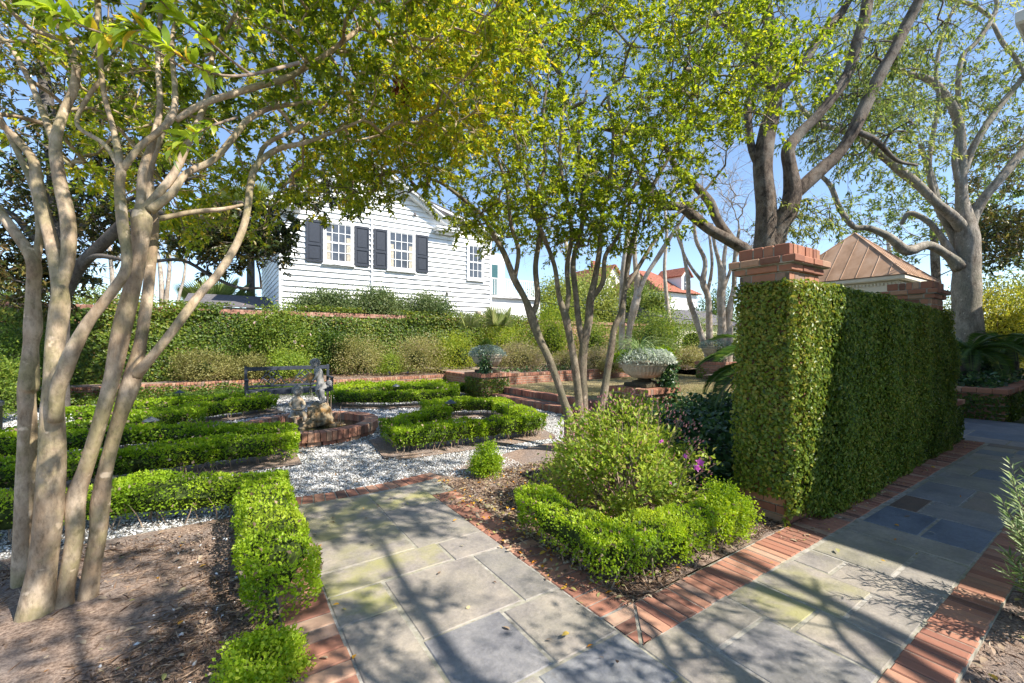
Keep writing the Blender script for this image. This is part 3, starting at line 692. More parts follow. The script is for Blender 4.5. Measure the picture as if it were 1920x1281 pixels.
def arc_bricks(mb, c, r0, r1, t0, t1, z0, z1, wd=.07, bev=True, tn=(.5, .22)):
    k = max(1, round(abs(t1 - t0) * (r0 + r1) / 2 / wd))
    for i in range(k):
        a0 = t0 + (t1 - t0) * (i + .06) / k; a1 = t0 + (t1 - t0) * (i + .94) / k; j = random.uniform(-.003, .003)
        P4 = [(c[0] + r * math.cos(a_), c[1] + r * math.sin(a_)) for r, a_ in ((r0, a0), (r1, a0), (r1, a1), (r0, a1))]
        mx = sum(p[0] for p in P4) / 4; my = sum(p[1] for p in P4) / 4; In = [(mx + (x - mx) * .93, my + (y - my) * .97) for x, y in P4]
        mb.add([(x, y, z0) for x, y in P4] + [(x, y, z1 - .005 + j) for x, y in P4] + [(x, y, z1 + j) for x, y in In],
               [(3, 2, 1, 0)] + [(q, (q + 1) % 4, 4 + (q + 1) % 4, 4 + q) for q in range(4)] + [(4 + q, 4 + (q + 1) % 4, 8 + (q + 1) % 4, 8 + q) for q in range(4)] + [(8, 9, 10, 11)], min(1, max(0, random.gauss(*tn))))
arc_bricks(mb, CC, 3.31, 3.52, R(-107), R(-76.5), 0, .027, .1)
tag(glm(mb.build('brick_path_edging', 'brick')), kind='structure')

# marble chips lying on the gravel: uncountable
def in_poly(P, poly):
    c = np.zeros(len(P), bool); q = np.array(poly); n = len(q); j = n - 1
    for i in range(n):
        cond = ((q[i, 1] > P[:, 1]) != (q[j, 1] > P[:, 1])) & (P[:, 0] < (q[j, 0] - q[i, 0]) * (P[:, 1] - q[i, 1]) / (q[j, 1] - q[i, 1] + 1e-12) + q[i, 0]); c ^= cond; j = i
    return c
def scatter_stones(n, a0, a1, b0, b1, size, z, mask=None):
    P = np.column_stack([rng.uniform(a0, a1, n), rng.uniform(b0, b1, n)])
    if mask is not None: P = P[mask(P)]
    n = len(P); s = size * rng.uniform(.5, 1.35, n); ax = unit(rng.normal(size=(n, 3)) * [1, 1, .45]); ay = unit(np.cross(ax, rng.normal(size=(n, 3)))); az = np.cross(ax, ay); c = np.column_stack([P, z + s * .25 * rng.random(n)])
    v = np.stack([c + ax * s[:, None], c - ax * s[:, None], c + ay * s[:, None] * .7, c - ay * s[:, None] * .6, c + az * s[:, None] * .45, c - az * s[:, None] * .45], 1).reshape(-1, 3)
    f = np.array([[0, 2, 4], [2, 1, 4], [1, 3, 4], [3, 0, 4], [2, 0, 5], [1, 2, 5], [3, 1, 5], [0, 3, 5]]); F_ = (np.arange(n)[:, None, None] * 6 + f).reshape(-1, 3)
    return v, F_, np.repeat(np.clip(rng.normal(.55, .3, n) + .12 * wob(np.column_stack([P, P[:, 0] * 0]), 2.5, 3), 0, 1), 6)
lv = LV(); gm = lambda P: in_poly(P, gp) & (np.hypot(P[:, 0] - CC[0], P[:, 1] - CC[1]) > 1.0)
lv.add(scatter_stones(52000, -4.5, 5.6, 3.9, 6.9, .0125, .006, gm)); lv.add(scatter_stones(52000, -8, 6, 6.9, 13.5, .02, .006, gm))
n = 500; lv.add(scatter_stones(n, -2.6, .25, 1.0, 4.2, .014, .012)); lv.add(scatter_stones(350, 2.0, 3.8, 1.8, 4.3, .012, .014))
tag(glm(lv.build('marble_chips', 'chip')), kind='stuff')

mk = N('bark_chip'); M['barkchip'] = mk.out(mk.ramp(mk.attr(), [(0, (.07, .045, .03)), (.5, (.22, .15, .11)), (1, (.46, .36, .28))]), .9, spec=.1)
lv = LV().add(scatter_stones(15000, -3.6, .26, .2, 4.45, .011, .012)).add(scatter_stones(9000, 2.0, 4.6, 1.75, 4.5, .011, .014)).add(scatter_stones(3500, 2.2, 8, -.8, .48, .011, .01))
tag(glm(lv.build('mulch_chips', 'barkchip')), kind='stuff')
# fallen leaves and straw: uncountable litter
def litter(regs):
    lv = LV()
    for (n, a0, a1, b0, b1, z, s, tn) in regs:
        P = np.column_stack([rng.uniform(a0, a1, n), rng.uniform(b0, b1, n), np.full(n, z) + rng.random(n) * .012])
        d = rng.normal(size=(n, 3)) * [1, 1, .12]; nr = rng.normal(size=(n, 3)) * .3 + [0, 0, 1]
        sz = rng.uniform(.5, 1.3, n) * s; t = np.where(rng.random(n) < tn, rng.uniform(.68, 1, n), rng.uniform(0, .66, n))
        lv.add(leaves(P, d, nr, sz, sz * .45, t, six=True, droop=.12))
    return lv
tag(glm(litter([(1500, -4, .25, -.5, 4.5, .018, .045, .10), (1700, 2.0, 4.6, 1.75, 4.4, .02, .04, .16), (60, .3, 1.95, 1.3, 4.4, .03, .045, .5), (900, 1.9, 3.4, 3.3, 4.4, .02, .04, .12),
                   (16, 2.2, 7, .6, 1.7, .03, .05, .6), (900, 2, 9, -1.2, .48, .02, .05, .3), (380, 1.93, 2.35, 1.7, 3.6, .03, .05, .22), (300, 1.74, 2.05, 1.95, 4.0, .033, .042, .2), (260, -3, 5, 4.5, 7.5, .014, .035, .25),
                   (600, 3.6, 9.5, 1.5, 1.75, .028, .03, .1), (500, -2, 9, 13.4, 15.4, .42, .05, .2), (2600, -5, 5.5, 4.6, 13, .014, .034, .08)]).build('fallen_leaves', 'litter')), kind='stuff')
n = 26000
def straw(n, a0, a1, b0, b1, z, L=.09):
    P = np.column_stack([rng.uniform(a0, a1, n), rng.uniform(b0, b1, n), z + rng.random(n) * .012]); k = wob(P, 3.3, 77) > rng.uniform(-1.2, .5, n); P = P[k]; n = len(P)
    d = rng.normal(size=(n, 3)) * [1, 1, .1]; return leaves(P, d, rng.normal(size=(n, 3)) + [0, 0, 1], L * rng.uniform(.4, 1.2, n), .0028, rng.random(n), fold=.1)
lv = LV().add(straw(52000, -3.5, .26, -.5, 4.3, .012)).add(straw(16000, 2.0, 4.4, 1.75, 4.3, .016)).add(straw(4000, 1.95, 2.5, 1.7, 2.4, .02)).add(straw(2500, -1.5, 8, -.6, .5, .012)).add(straw(5000, 1, 9, 13.6, 15.5, .42, .12))
tag(glm(lv.build('pine_straw', 'straw')), kind='stuff')

# mulch collars under the parterre hedges
hA = [(2.12, 5.80), (3.2, 5.74), (4.25, 5.68), (4.5, 6.6), (4.8, 7.7), (4.2, 8.15), (3.5, 8.05), (3.3, 7.2), (2.75, 6.9), (2.2, 6.6)]
hB = [(2.35, 10.75), (3.25, 10.05), (4.65, 9.75), (5.25, 10.75), (3.9, 12.0), (2.6, 12.0)]
hC = [(.8, 10.65), (-.35, 10.15), (-1.3, 9.55), (-2.1, 10.8), (-.8, 11.5), (.65, 11.35)]
hD = [(.65, 6.3), (-.1, 6.32), (-1.0, 6.3), (-2.0, 6.34), (-3.6, 6.45)]
hD2 = [(.68, 6.85), (.0, 7.45), (-.9, 8.05), (-2.0, 8.1), (-3.5, 8.2)]
hH = [(-.45, 9.55), (-1.3, 9.1), (-2.5, 8.75)]
hE = [(.29, 2.78), (.32, 4.55), (-.6, 4.85), (-1.7, 5.05), (-3.3, 5.1)]
def collar(pts, wd, z):
    q = []
    for i in range(len(pts) - 1):
        a_, b_ = np.array(pts[i]), np.array(pts[i + 1]); d = (b_ - a_) / np.linalg.norm(b_ - a_); p = np.array([-d[1], d[0]]) * wd; a2 = a_ - d * wd * .6; b2 = b_ + d * wd * .6
        q.append([tuple(a2 - p), tuple(b2 - p), tuple(b2 + p), tuple(a2 + p)])
    return q
k = 0
for pts in (hA + hA[:1], hB + hB[:1], hC + hC[:1], hD, hD2, hH):
    mb = MB()
    for p in collar(pts, .33, 0): mb.add([(x, y, .014 + .0011 * k) for x, y in p], [(0, 1, 2, 3)]); k = (k + 1) % 17
    tag(glm(mb.build('mulch_strip', 'mulch')), kind='structure')

# lawn terrace with two brick steps along its garden side
grid('lawn', 6.62, 14.6, -.2 + 2.6, 10.42, lambda A, B: .30 + bumps(A, B, .006, 2, 15), 'lawn', 60, 60)
mb = MB(); mb.box(6.05, 6.4, 5.98, 9.95, 0, .085); mb.box(6.42, 6.64, 2.6, 10.4, 0, .225)
tag(glm(mb.build('step_core', 'mortar')), kind='structure')
mb = MB(); brick_run(mb, 6.0, 6.2, 6.0, 9.95, 0, .15, 'y'); brick_run(mb, 6.39, 6.6, 6.0, 9.95, .16, .31, 'y')
mb.box(6.201, 6.389, 6.0, 9.95, .05, .13, .5)
tag(glm(mb.build('brick_steps', 'brick')), kind='structure')
n = 60000; P = np.column_stack([rng.uniform(6.65, 14.4, n), rng.uniform(4.2, 10.3, n), np.full(n, .295)])
d = rng.normal(size=(n, 3)) * [.7, .7, 0] + [0, 0, .8]; tn = np.clip(.55 + .3 * wob(P, 1.4, 60) + rng.normal(size=n) * .2, 0, 1)
tag(glm(LV().add(leaves(P, d, rng.normal(size=(n, 3)), .035, .009, tn, fold=.1)).build('dry_grass', 'grassblade')), kind='stuff')

# ================================================================== FOUNTAIN
ft = gthing('fountain', 'round brick rimmed fountain pool with a rock in the middle of the gravel garden', 'fountain', CC[0], CC[1])
mb = MB(); arc_bricks(mb, (0, 0), .86, 1.09, 0, 2 * PI, .075, .21, .075, tn=(.66, .27)); mb.build('rim', 'brick', ft)
mb = MB()
mb.lathe([(1.045, 0), (1.045, .095), (1.04, .1)], 48); vs = MB()
mb2 = MB()
for i in range(3): arc_bricks(mb2, (0, 0), .9, 1.055, .02 * i, 2 * PI + .02 * i, -.125 + .065 * i, -.065 + .065 * i, .2, tn=(.6, .2))
mb2.build('basin_wall', 'brick', ft)
mb = MB(); mb.lathe([(.90, .02), (.90, .085)], 40); mb.build('water', 'water', ft)
def rock(name, mat, parent, c, r, seed, n=14, m=9, amp=.2):
    vs = []; fs = []
    for j in range(m + 1):
        ph = -PI / 2 + PI * j / m
        for i in range(n):
            th = 2 * PI * i / n; d = np.array([[math.cos(th) * math.cos(ph), math.sin(th) * math.cos(ph), math.sin(ph)]])
            vs.append(np.array(c) + d[0] * np.array(r) * (1 + amp * .7 * wob(d, 3.2, 50 + seed)[0] + amp * .5 * abs(wob(d, 9, 51 + seed)[0]) - amp * .5 * abs(wob(d, 17, 53 + seed)[0])))
    for j in range(m):
        for i in range(n): fs.append((j * n + i, j * n + (i + 1) % n, (j + 1) * n + (i + 1) % n, (j + 1) * n + i))
    return link(name, new_mesh(name, vs, fs, mat, smooth=True), parent)
# the statues stand on the rock; world axes for figures are easier, so rotate their frames back
fw = W(*CC)                                                      # world centre
def fp(u, v, d): p = pt(u, v, d); return Vector((p.x - fw.x, p.y - fw.y, p.z))
FD = 7.55
ff = link('rock_mount', None, ft); bpy.data.objects.remove(ff)
def toft(p): c, s = math.cos(-TH), math.sin(-TH); return (p[0] * c - p[1] * s, p[0] * s + p[1] * c, p[2])
rk = []
r1c = toft(fp(600, 778, FD)); rock('rock', 'rock', ft, r1c, (.20, .19, .235), 1, 40, 26, .30)
r2c = toft(fp(572, 797, FD - .1)); rock('rock', 'rock', ft, r2c, (.24, .20, .10), 2, 36, 20, .34)
r3c = toft(fp(628, 800, FD + .05)); rock('rock', 'rock', ft, r3c, (.16, .14, .075), 3, 30, 16, .32)
mb = MB()
for u, v0, v1 in ((614, 793, 736), (620, 793, 741), (634, 800, 770), (638, 802, 762), (531, 795, 765), (541, 797, 770)):
    a_, b_ = toft(fp(u, v0, FD)), toft(fp(u + 1, v1, FD)); MB().tube([a_, b_], [.006, .004], 5).build('dry_reed', 'dry_twig', ft)

# ------------------------------------------------------------------ figures grown from a skeleton
def skin_figure(name, nodes, edges, mat, parent, origin, sub=2, root=0):
    me = bpy.data.meshes.new(name); me.from_pydata([Vector(p[:3]) - Vector(origin) for p in nodes], edges, []); me.update(); me.materials.append(M[mat])
    o = link(name, me, parent); md = o.modifiers.new('skin', 'SKIN'); md.use_smooth_shade = True
    for i, p in enumerate(nodes):
        sv = me.skin_vertices[0].data[i]; r = p[3]; sv.radius = (r, r * (p[4] if len(p) > 4 else 1)); sv.use_root = (i == root)
    s2 = o.modifiers.new('sub', 'SUBSURF'); s2.levels = sub; s2.render_levels = sub
    return o
def head(parent, c, r, look, mat, hairmat, origin, curls=70, tilt=0):
    """child's head with brow, nose, cheeks, mouth, chin and curly hair; look = unit direction of the face"""
    lk = Vector(look).normalized(); sx = lk.cross(Vector((0, 0, 1))).normalized(); up = sx.cross(lk); n, m = 36, 26; vs = []; fs = []
    for j in range(m + 1):
        ph = -PI / 2 + PI * j / m
        for i in range(n):
            th = 2 * PI * i / n; x, y, z = math.sin(th) * math.cos(ph), math.cos(th) * math.cos(ph), math.sin(ph)   # y = front
            g = lambda x0, z0, s, a: a * math.exp(-((x - x0) ** 2 + (z - z0) ** 2) / s) * (y > 0)
            k = g(0, -.15, .02, .17) + g(0, -.05, .012, .08) - g(.33, .05, .03, .14) - g(-.33, .05, .03, .14) + g(.33, .04, .008, .07) + g(-.33, .04, .008, .07) + g(.42, -.3, .08, .08) + g(-.42, -.3, .08, .08) + g(0, -.47, .018, .10) - g(0, -.42, .004, .05) + g(0, -.78, .05, .10) + g(0, .3, .2, .03)
            e = .10 * math.exp(-((abs(x) - .97) ** 2 + (z + .05) ** 2) / .02)
            X = x * (.86 - .14 * max(0, -z)) + math.copysign(e, x) * 1.4; Y = y * .95 + k; Z = z * 1.06
            vs.append(Vector(c) - Vector(origin) + (sx * X + lk * Y + up * Z) * r)
    for j in range(m):
        for i in range(n): fs.append((j * n + i, j * n + (i + 1) % n, (j + 1) * n + (i + 1) % n, (j + 1) * n + i))
    h = link('head', new_mesh('head', vs, fs, mat, smooth=True), parent)
    mb = MB(); r2 = random.Random(5)
    for q in range(curls):
        while True:
            d = Vector((r2.gauss(0, 1), r2.gauss(0, 1), r2.gauss(0, 1))).normalized()
            if d.z > -.35 and not (d.y > .45 and d.z < .45): break
        p = Vector(c) - Vector(origin) + (sx * d.x * .9 + lk * d.y * .95 + up * d.z * 1.05) * r * 1.04; nn = (p - (Vector(c) - Vector(origin))).normalized(); t = nn.cross(Vector((r2.random(), r2.random(), r2.random()))).normalized(); b = nn.cross(t); pts = []
        for s_ in range(7): a = s_ * 1.0; rr = r * .17 * (1 - s_ * .07); pts.append(p + (t * math.cos(a) + b * math.sin(a)) * rr + nn * r * (.02 + .02 * s_))
        mb.tube(pts, [r * .055, r * .08, r * .085, r * .08, r * .07, r * .06, r * .03], 6)
    mb.build('hair', hairmat, parent, smooth=True); return h
def hand(parent, wrist, direction, palm_n, s, mat, origin, curl=.6, side=1):
    d = Vector(direction).normalized(); nn = Vector(palm_n); nn = (nn - d * nn.dot(d)).normalized(); x = d.cross(nn) * side; w0 = Vector(wrist) - Vector(origin)
    mb = MB(); P0 = [w0, w0 + d * s * .25, w0 + d * s * .5]
    mb.tube([w0 - d * s * .1, w0 + d * s * .1, w0 + d * s * .35, w0 + d * s * .52], [s * .15, s * .2, s * .24, s * .16], 8)
    for i, (ox, L) in enumerate(((-.17, .40), (-.06, .47), (.055, .44), (.16, .34))):
        p = w0 + d * s * .46 + x * s * ox; pts = [p]; ang = 0; dirv = d.copy()
        for sg in range(3):
            ang += curl * (.5 + .35 * sg); dv = d * math.cos(ang) + nn * math.sin(ang); p = p + dv * s * L / 3 * (1.15 - .15 * sg); pts.append(p)
        mb.tube(pts, [s * .06, s * .058, s * .05, s * .034], 6)
    p = w0 + d * s * .12 - x * s * .18; t1 = (d * .6 - x * .6 + nn * .4).normalized(); t2 = (d * .8 - x * .1 + nn * .6).normalized()
    mb.tube([p, p + t1 * s * .2, p + t1 * s * .2 + t2 * s * .17], [s * .07, s * .06, s * .035], 6)
    return mb.build('hand', mat, parent, smooth=True)
# standing boy tipping a jug; seen from his left side, facing left
so_ = pt(600, 752, FD); st = thing('statue', 'lead statue of a boy standing on the fountain rock and tipping a jug', 'statue', so_, 0)
q = lambda u, v, dd=0.: tuple(pt(u, v, FD + dd))
SF = 1.28
nodes = [(*q(602, 723), .058, .9), (*q(600, 712), .05, .95), (*q(598, 701, 0), .062, .95), (*q(598, 694), .046, .9), (*q(593, 686), .032),           # pelvis, waist, chest, shoulders, neck
         (*q(604, 729, -.045), .044), (*q(603, 739, -.05), .036), (*q(606, 745, -.05), .025), (*q(605, 754, -.05), .017), (*q(598, 756, -.06), .014),       # near leg
         (*q(601, 728, .05), .042), (*q(594, 736, .05), .034), (*q(599, 744, .05), .024), (*q(603, 753, .05), .017), (*q(597, 756, .05), .014),
         (*q(597, 696, -.065), .03), (*q(594, 705, -.08), .023), (*q(589, 712, -.07), .018),                                                # near arm
         (*q(595, 696, .065), .03), (*q(589, 704, .08), .023), (*q(585, 709, .07), .018)]
ed = [(0, 1), (1, 2), (2, 3), (3, 4), (0, 5), (5, 6), (6, 7), (7, 8), (8, 9), (0, 10), (10, 11), (11, 12), (12, 13), (13, 14), (3, 15), (15, 16), (16, 17), (3, 18), (18, 19), (19, 20)]
nodes = [(*n_[:3], n_[3] * (SF if i < 15 and i not in (4,) else 1.15), *n_[4:]) for i, n_ in enumerate(nodes)]
skin_figure('body', nodes, ed, 'statue', st, so_)
head(st, pt(591, 682, FD), .078, (-.86, -.25, -.42), 'statue', 'statue', so_, 95)
hand(st, q(589, 712, -.07), (-.6, .1, -.5), (.1, 1, 0), .075, 'statue', so_, .7, 1)
hand(st, q(585, 709, .07), (-.6, -.1, -.5), (.1, -1, 0), .075, 'statue', so_, .7, -1)
mb = MB()                                                                        # loin cloth with folds and a knot at the back
vs = []; fs = []; K = 22
for j in range(6):
    for i in range(K):
        t = 2 * PI * i / K; c = pt(603, 720, FD); r = (.088 + .0035 * j) * (1 + .09 * math.sin(5 * t + j * .9)); z = .02 - j * .02 + .022 * math.sin(t + 1)
        vs.append((c.x + r * math.cos(t) * 1.0 - so_.x, c.y + r * math.sin(t) * .95 - so_.y, c.z + z - so_.z))
for j in range(5):
    for i in range(K): fs.append((j * K + i, j * K + (i + 1) % K, (j + 1) * K + (i + 1) % K, (j + 1) * K + i))
mb.add(vs, fs); e = pt(612, 717, FD - .02) - so_
for k_ in range(3): mb.tube([e, e + Vector((.035, 0, .012 - .015 * k_)), e + Vector((.075, -.01, .02 - .03 * k_)), e + Vector((.10, 0, -.01 - .035 * k_))], [.016, .022, .018, .006], 7)
mb.build('loincloth', 'statue', st, smooth=True)
jc = pt(583, 709, FD); mb = MB(); mt = Matrix.Translation(jc - so_) @ Matrix.Rotation(R(195), 4, 'Y') @ Matrix.Rotation(R(10), 4, 'X')
prof = [(.012, -.085), (.055, -.078), (.078, -.04), (.08, 0), (.06, .045), (.03, .066), (.026, .078), (.036, .088), (.03, .088), (.02, .07)]
k = len(mb.v); mb.lathe(prof, 20); mb.v = [tuple(mt @ Vector(p)) for p in mb.v]; mb.build('jug', 'rock', st, smooth=True)
mb = MB()
for i in range(7):
    u = 580 + i * 1.2; p = pt(582, 718, FD + random.uniform(-.02, .02)); e = pt(578 + i * 1.7, 754, FD + random.uniform(-.03, .03)); m_ = p * .6 + e * .4 + Vector((random.uniform(-.012, .012), 0, .02))
    mb.tube([p - fw * 0, m_, e], [.003, .005, .002], 5)
o = mb.build('water_stream', 'splash'); o.parent = ft; o.matrix_parent_inverse = (Matrix.Translation(fw) @ Matrix.Rotation(TH, 4, 'Z')).inverted()
# seated child holding a dish, facing the camera
so2 = pt(556, 790, FD - .15); st2 = thing('statue', 'stained statue of a curly haired child sitting by the fountain rock holding a shell dish', 'statue', so2, 0)
q = lambda u, v, dd=0.: tuple(pt(u, v, FD - .15 + dd))
nodes = [(*q(557, 775), .062, .9), (*q(557, 766), .056, .95), (*q(557, 756), .07, .8), (*q(557, 749), .05, .8), (*q(557.5, 739), .032),
         (*q(551, 777, -.06), .045), (*q(549, 776, -.15), .038), (*q(552, 785, -.17), .027), (*q(555, 793, -.15), .018), (*q(555, 795, -.2), .015),
         (*q(564, 777, -.06), .045), (*q(571, 774, -.15), .038), (*q(572, 784, -.17), .027), (*q(570, 793, -.15), .018), (*q(569, 795, -.2), .015),
         (*q(547.5, 751, 0), .03), (*q(543.5, 761, -.02), .024), (*q(549, 767, -.1), .018),
         (*q(566, 751, 0), .03), (*q(572, 760, -.03), .024), (*q(569, 766, -.1), .018)]
nodes = [(*n_[:3], n_[3] * 1.15, *n_[4:]) for n_ in nodes]
skin_figure('body', nodes, ed, 'statue_o', st2, so2)
head(st2, pt(558, 733, FD - .16), .082, (.12, -1, -.08), 'statue', 'statue', so2, 110)
hand(st2, q(549, 767, -.1), (.8, -.4, -.1), (0, .2, 1), .07, 'statue_o', so2, .5, 1)
hand(st2, q(569, 766, -.1), (-.8, -.4, -.1), (0, .2, 1), .07, 'statue_o', so2, .5, -1)
dc = pt(559, 768, FD - .31) - so2; mb = MB()
mb.lathe([(.01, -.02), (.05, -.014), (.085, .006), (.09, .012), (.082, .012), (.05, -.002), (.01, -.008)], 24); mb.v = [tuple(Vector(p) + dc) for p in mb.v]; mb.build('shell_dish', 'rock', st2, smooth=True)
dr = MB(); c = pt(557, 775, FD - .17) - so2; vs = []; fs = []
for j in range(5):
    for i in range(K):
        t = 2 * PI * i / K; r = (.085 + .004 * j) * (1 + .08 * math.sin(6 * t + j)); vs.append((c.x + r * math.cos(t) * 1.05, c.y + r * math.sin(t) - .02 * j, c.z + .03 - .018 * j))
for j in range(4):
    for i in range(K): fs.append((j * K + i, j * K + (i + 1) % K, (j + 1) * K + (i + 1) % K, (j + 1) * K + i))
dr.add(vs, fs).build('drape', 'statue_o', st2, smooth=True)

# ================================================================== BENCH, LAMPS
bn = gthing('garden_bench', 'blue grey wooden bench with a lattice back behind the fountain', 'bench', 1.36, 11.7)
wB = .92
mb = MB(); 
for i in range(5): mb.box(-wB, wB, -.42 + i * .1, -.42 + i * .1 + .085, .415, .44, bev=.004)
mb.build('seat', 'steelblue', bn)
mb = MB(); mb.box(-wB + .03, wB - .03, -.425, -.395, .33, .414, bev=.004); mb.build('seat_rail', 'steelblue', bn)
mb = MB(); mb.box(-wB, wB, .055, .10, .86, .95, bev=.006); mb.build('top_rail', 'steelblue', bn)
mb = MB(); mb.box(-wB + .05, wB - .05, .06, .095, .47, .52, bev=.004); mb.build('lower_rail', 'steelblue', bn)
mb = MB()
for cx in (-.36, .36):
    def bar(x0, z0, x1, z1, y=.078):
        mb.tube([(cx + x0, y, z0), (cx + x1, y, z1)], .014, 6)
    zc = .69; d = .085
    for dx, dz in ((0, d), (0, -d)):
        for s_ in (-1, 1): bar(dx, zc + dz + d, dx + s_ * d, zc + dz); bar(dx + s_ * d, zc + dz, dx, zc + dz - d)
    for s_ in (-1, 1):
        bar(s_ * d, zc + d, s_ * .21, zc, .072); bar(s_ * d, zc - d, s_ * .21, zc, .072)
        mb.tube([(cx + s_ * (.1 + .24 * t), .07, zc + .17 - .34 * abs(math.sin(t * 1.5))) for t in np.linspace(0, 1, 8)], .011, 5)
mb.build('back_lattice', 'steelblue', bn)
for sx in (-1, 1):
    x0, x1 = (sx * wB, sx * (wB - .06)) if sx < 0 else (sx * (wB - .06), sx * wB)
    mb = MB(); mb.box(x0, x1, .05, .11, 0, .97, bev=.006); mb.build('leg', 'steelblue', bn)
    mb = MB(); mb.box(x0, x1, -.43, -.37, 0, .66, bev=.006); mb.build('leg', 'steelblue', bn)
    mb = MB(); mb.box(x0 - .01, x1 + .01, -.46, .049, .661, .69, bev=.006); mb.build('armrest', 'steelblue', bn)
def path_light(a, b, h, label, s=1):
    t = gthing('path_light', label, 'garden lamp', a, b, 0, 'mushroom path lights')
    mb = MB(); mb.tube([(0, 0, 0), (0, 0, .05), (0, 0, .055), (0, 0, h - .04)], [.016, .016, .009, .009], 8); mb.build('stem', 'black', t)
    mb = MB(); mb.lathe([(.105 * s, h - .055), (.107 * s, h - .05), (.06 * s, h - .02), (.02 * s, h + .005), (.006, h + .015)], 20); mb.build('lamp_shade', 'verdigris', t, smooth=True); return t
path_light(-.87, 8.35, .42, 'path light with a dark conical hood in the left hedges beside the tree trunks')
path_light(-.83, 13.0, .38, 'path light with a pale hood left of the bench by the brick curb')
path_light(3.9, 11.4, .40, 'small dark path light beyond the fountain inside the far right hedge')
path_light(3.6, 7.45, .44, 'path light with a bright hood standing inside the near right hedge')
for i, (u, v) in enumerate(((765, 693), (731, 690))):
    p = pt(u, v + 6, 14.3); t = thing('spot_light', ['small black garden spot light under the azaleas at the middle of the curb', 'small garden spot light under the azaleas, left of the other one'][i], 'garden lamp', (p.x, p.y, .38), 0, 'spot lights in the back bed')
    mb = MB(); mb.tube([(0, 0, 0), (0, 0, .10)], .01, 6); mb.build('stem', 'black', t)
    mb = MB(); mb.tube([(0, .04, .09), (0, -.06, .16)], [.03, .042], 10); mb.build('lamp_head', 'black', t)
p = W(-2.72, 9.3); bo = thing('bollard', 'dark square post with a grey cap at the left edge of the gravel', 'post', p, TH)
mb = MB(); mb.box(-.075, .075, -.075, .075, 0, .62, bev=.006); mb.build('shaft', 'black', bo)
mb = MB(); mb.box(-.09, .09, -.09, .09, .621, .68, bev=.012); mb.add([(-.09, -.09, .681), (.09, -.09, .681), (.09, .09, .681), (-.09, .09, .681), (0, 0, .73)], [(0, 1, 4), (1, 2, 4), (2, 3, 4), (3, 0, 4)]); mb.build('cap', 'verdigris', bo)

# ================================================================== HEDGES
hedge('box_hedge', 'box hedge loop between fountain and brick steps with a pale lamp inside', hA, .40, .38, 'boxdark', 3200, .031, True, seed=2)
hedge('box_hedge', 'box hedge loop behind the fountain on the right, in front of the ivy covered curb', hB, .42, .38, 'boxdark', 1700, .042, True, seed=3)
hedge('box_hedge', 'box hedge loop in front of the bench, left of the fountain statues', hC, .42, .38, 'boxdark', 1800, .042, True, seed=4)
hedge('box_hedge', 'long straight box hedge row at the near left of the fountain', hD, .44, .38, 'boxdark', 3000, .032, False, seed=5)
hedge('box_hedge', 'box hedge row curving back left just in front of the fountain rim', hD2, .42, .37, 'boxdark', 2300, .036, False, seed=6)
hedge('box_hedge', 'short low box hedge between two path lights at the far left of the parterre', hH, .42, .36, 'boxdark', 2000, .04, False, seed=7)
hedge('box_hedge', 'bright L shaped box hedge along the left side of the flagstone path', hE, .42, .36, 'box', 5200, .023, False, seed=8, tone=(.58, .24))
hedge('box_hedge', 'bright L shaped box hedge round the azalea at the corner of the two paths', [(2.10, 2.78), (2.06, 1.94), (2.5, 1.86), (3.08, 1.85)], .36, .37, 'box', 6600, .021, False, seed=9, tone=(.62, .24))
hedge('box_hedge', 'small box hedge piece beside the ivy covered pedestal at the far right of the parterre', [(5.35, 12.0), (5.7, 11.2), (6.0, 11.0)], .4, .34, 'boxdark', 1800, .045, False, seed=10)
shrub('box_bush', 'fluffy bright box bush at the right end of the hedge by the ivy wall', (3.33, 1.90), (.23, .20, .31), 5800, 'box', .021, group='small clipped box bushes', clumps=120, cl=.16, tone=(.6, .2), seed=3, lo=-.5, core=True, ratio=.6)
shrub('box_bush', 'small square box bush alone on the gravel in front of the right hedge loop', (2.52, 4.28), (.22, .22, .30), 5200, 'boxdark', .024, group='small clipped box bushes', clumps=130, cl=.15, tone=(.6, .2), seed=4, lo=-.45, core=True, ratio=.6)
shrub('box_bush', 'young bright box bush by the brick edging at the bottom edge of the picture', (.17, 2.28), (.20, .20, .13), 5200, 'box', .022, group='small clipped box bushes', clumps=100, cl=.2, tone=(.66, .2), seed=5, lo=-.6, core=False, ratio=.6)

# ================================================================== WALLS AND PIERS
def pier(mbb, a0, a1, b0, b1, z1, cap=True):
    brick_courses(mbb, a0, a1, b0, b1, 0.0, z1)
def pier_cap(parent, a0, a1, b0, b1, z, name='pillar_cap'):
    mb = MB(); 
    def ring(o, za, zb, wd, ln):
        x0, x1, y0, y1 = a0 - o, a1 + o, b0 - o, b1 + o
        brick_run(mb, x0, x1, y0, y0 + ln, za, zb, 'x', wd, .011, .008); brick_run(mb, x0, x1, y1 - ln, y1, za, zb, 'x', wd, .011, .008)
        brick_run(mb, x0, x0 + ln, y0 + ln + .01, y1 - ln - .01, za, zb, 'y', wd, .011, .008); brick_run(mb, x1 - ln, x1, y0 + ln + .01, y1 - ln - .01, za, zb, 'y', wd, .011, .008)
    ring(.035, z, z + .058, .19, .1); ring(.075, z + .066, z + .126, .19, .1); ring(.01, z + .135, z + .235, .064, .12)
    o = mb.build(name, 'brick', parent)
    mb = MB(); mb.box(a0 + .0, a1 - .0, b0 + .0, b1 - .0, z - .1, z + .222); mb.box(a0 - .028, a1 + .028, b0 - .028, b1 + .028, z + .004, z + .062); mb.box(a0 - .065, a1 + .065, b0 - .065, b1 + .065, z + .0625, z + .12); mb.build('mortar', 'mortar', o); return o
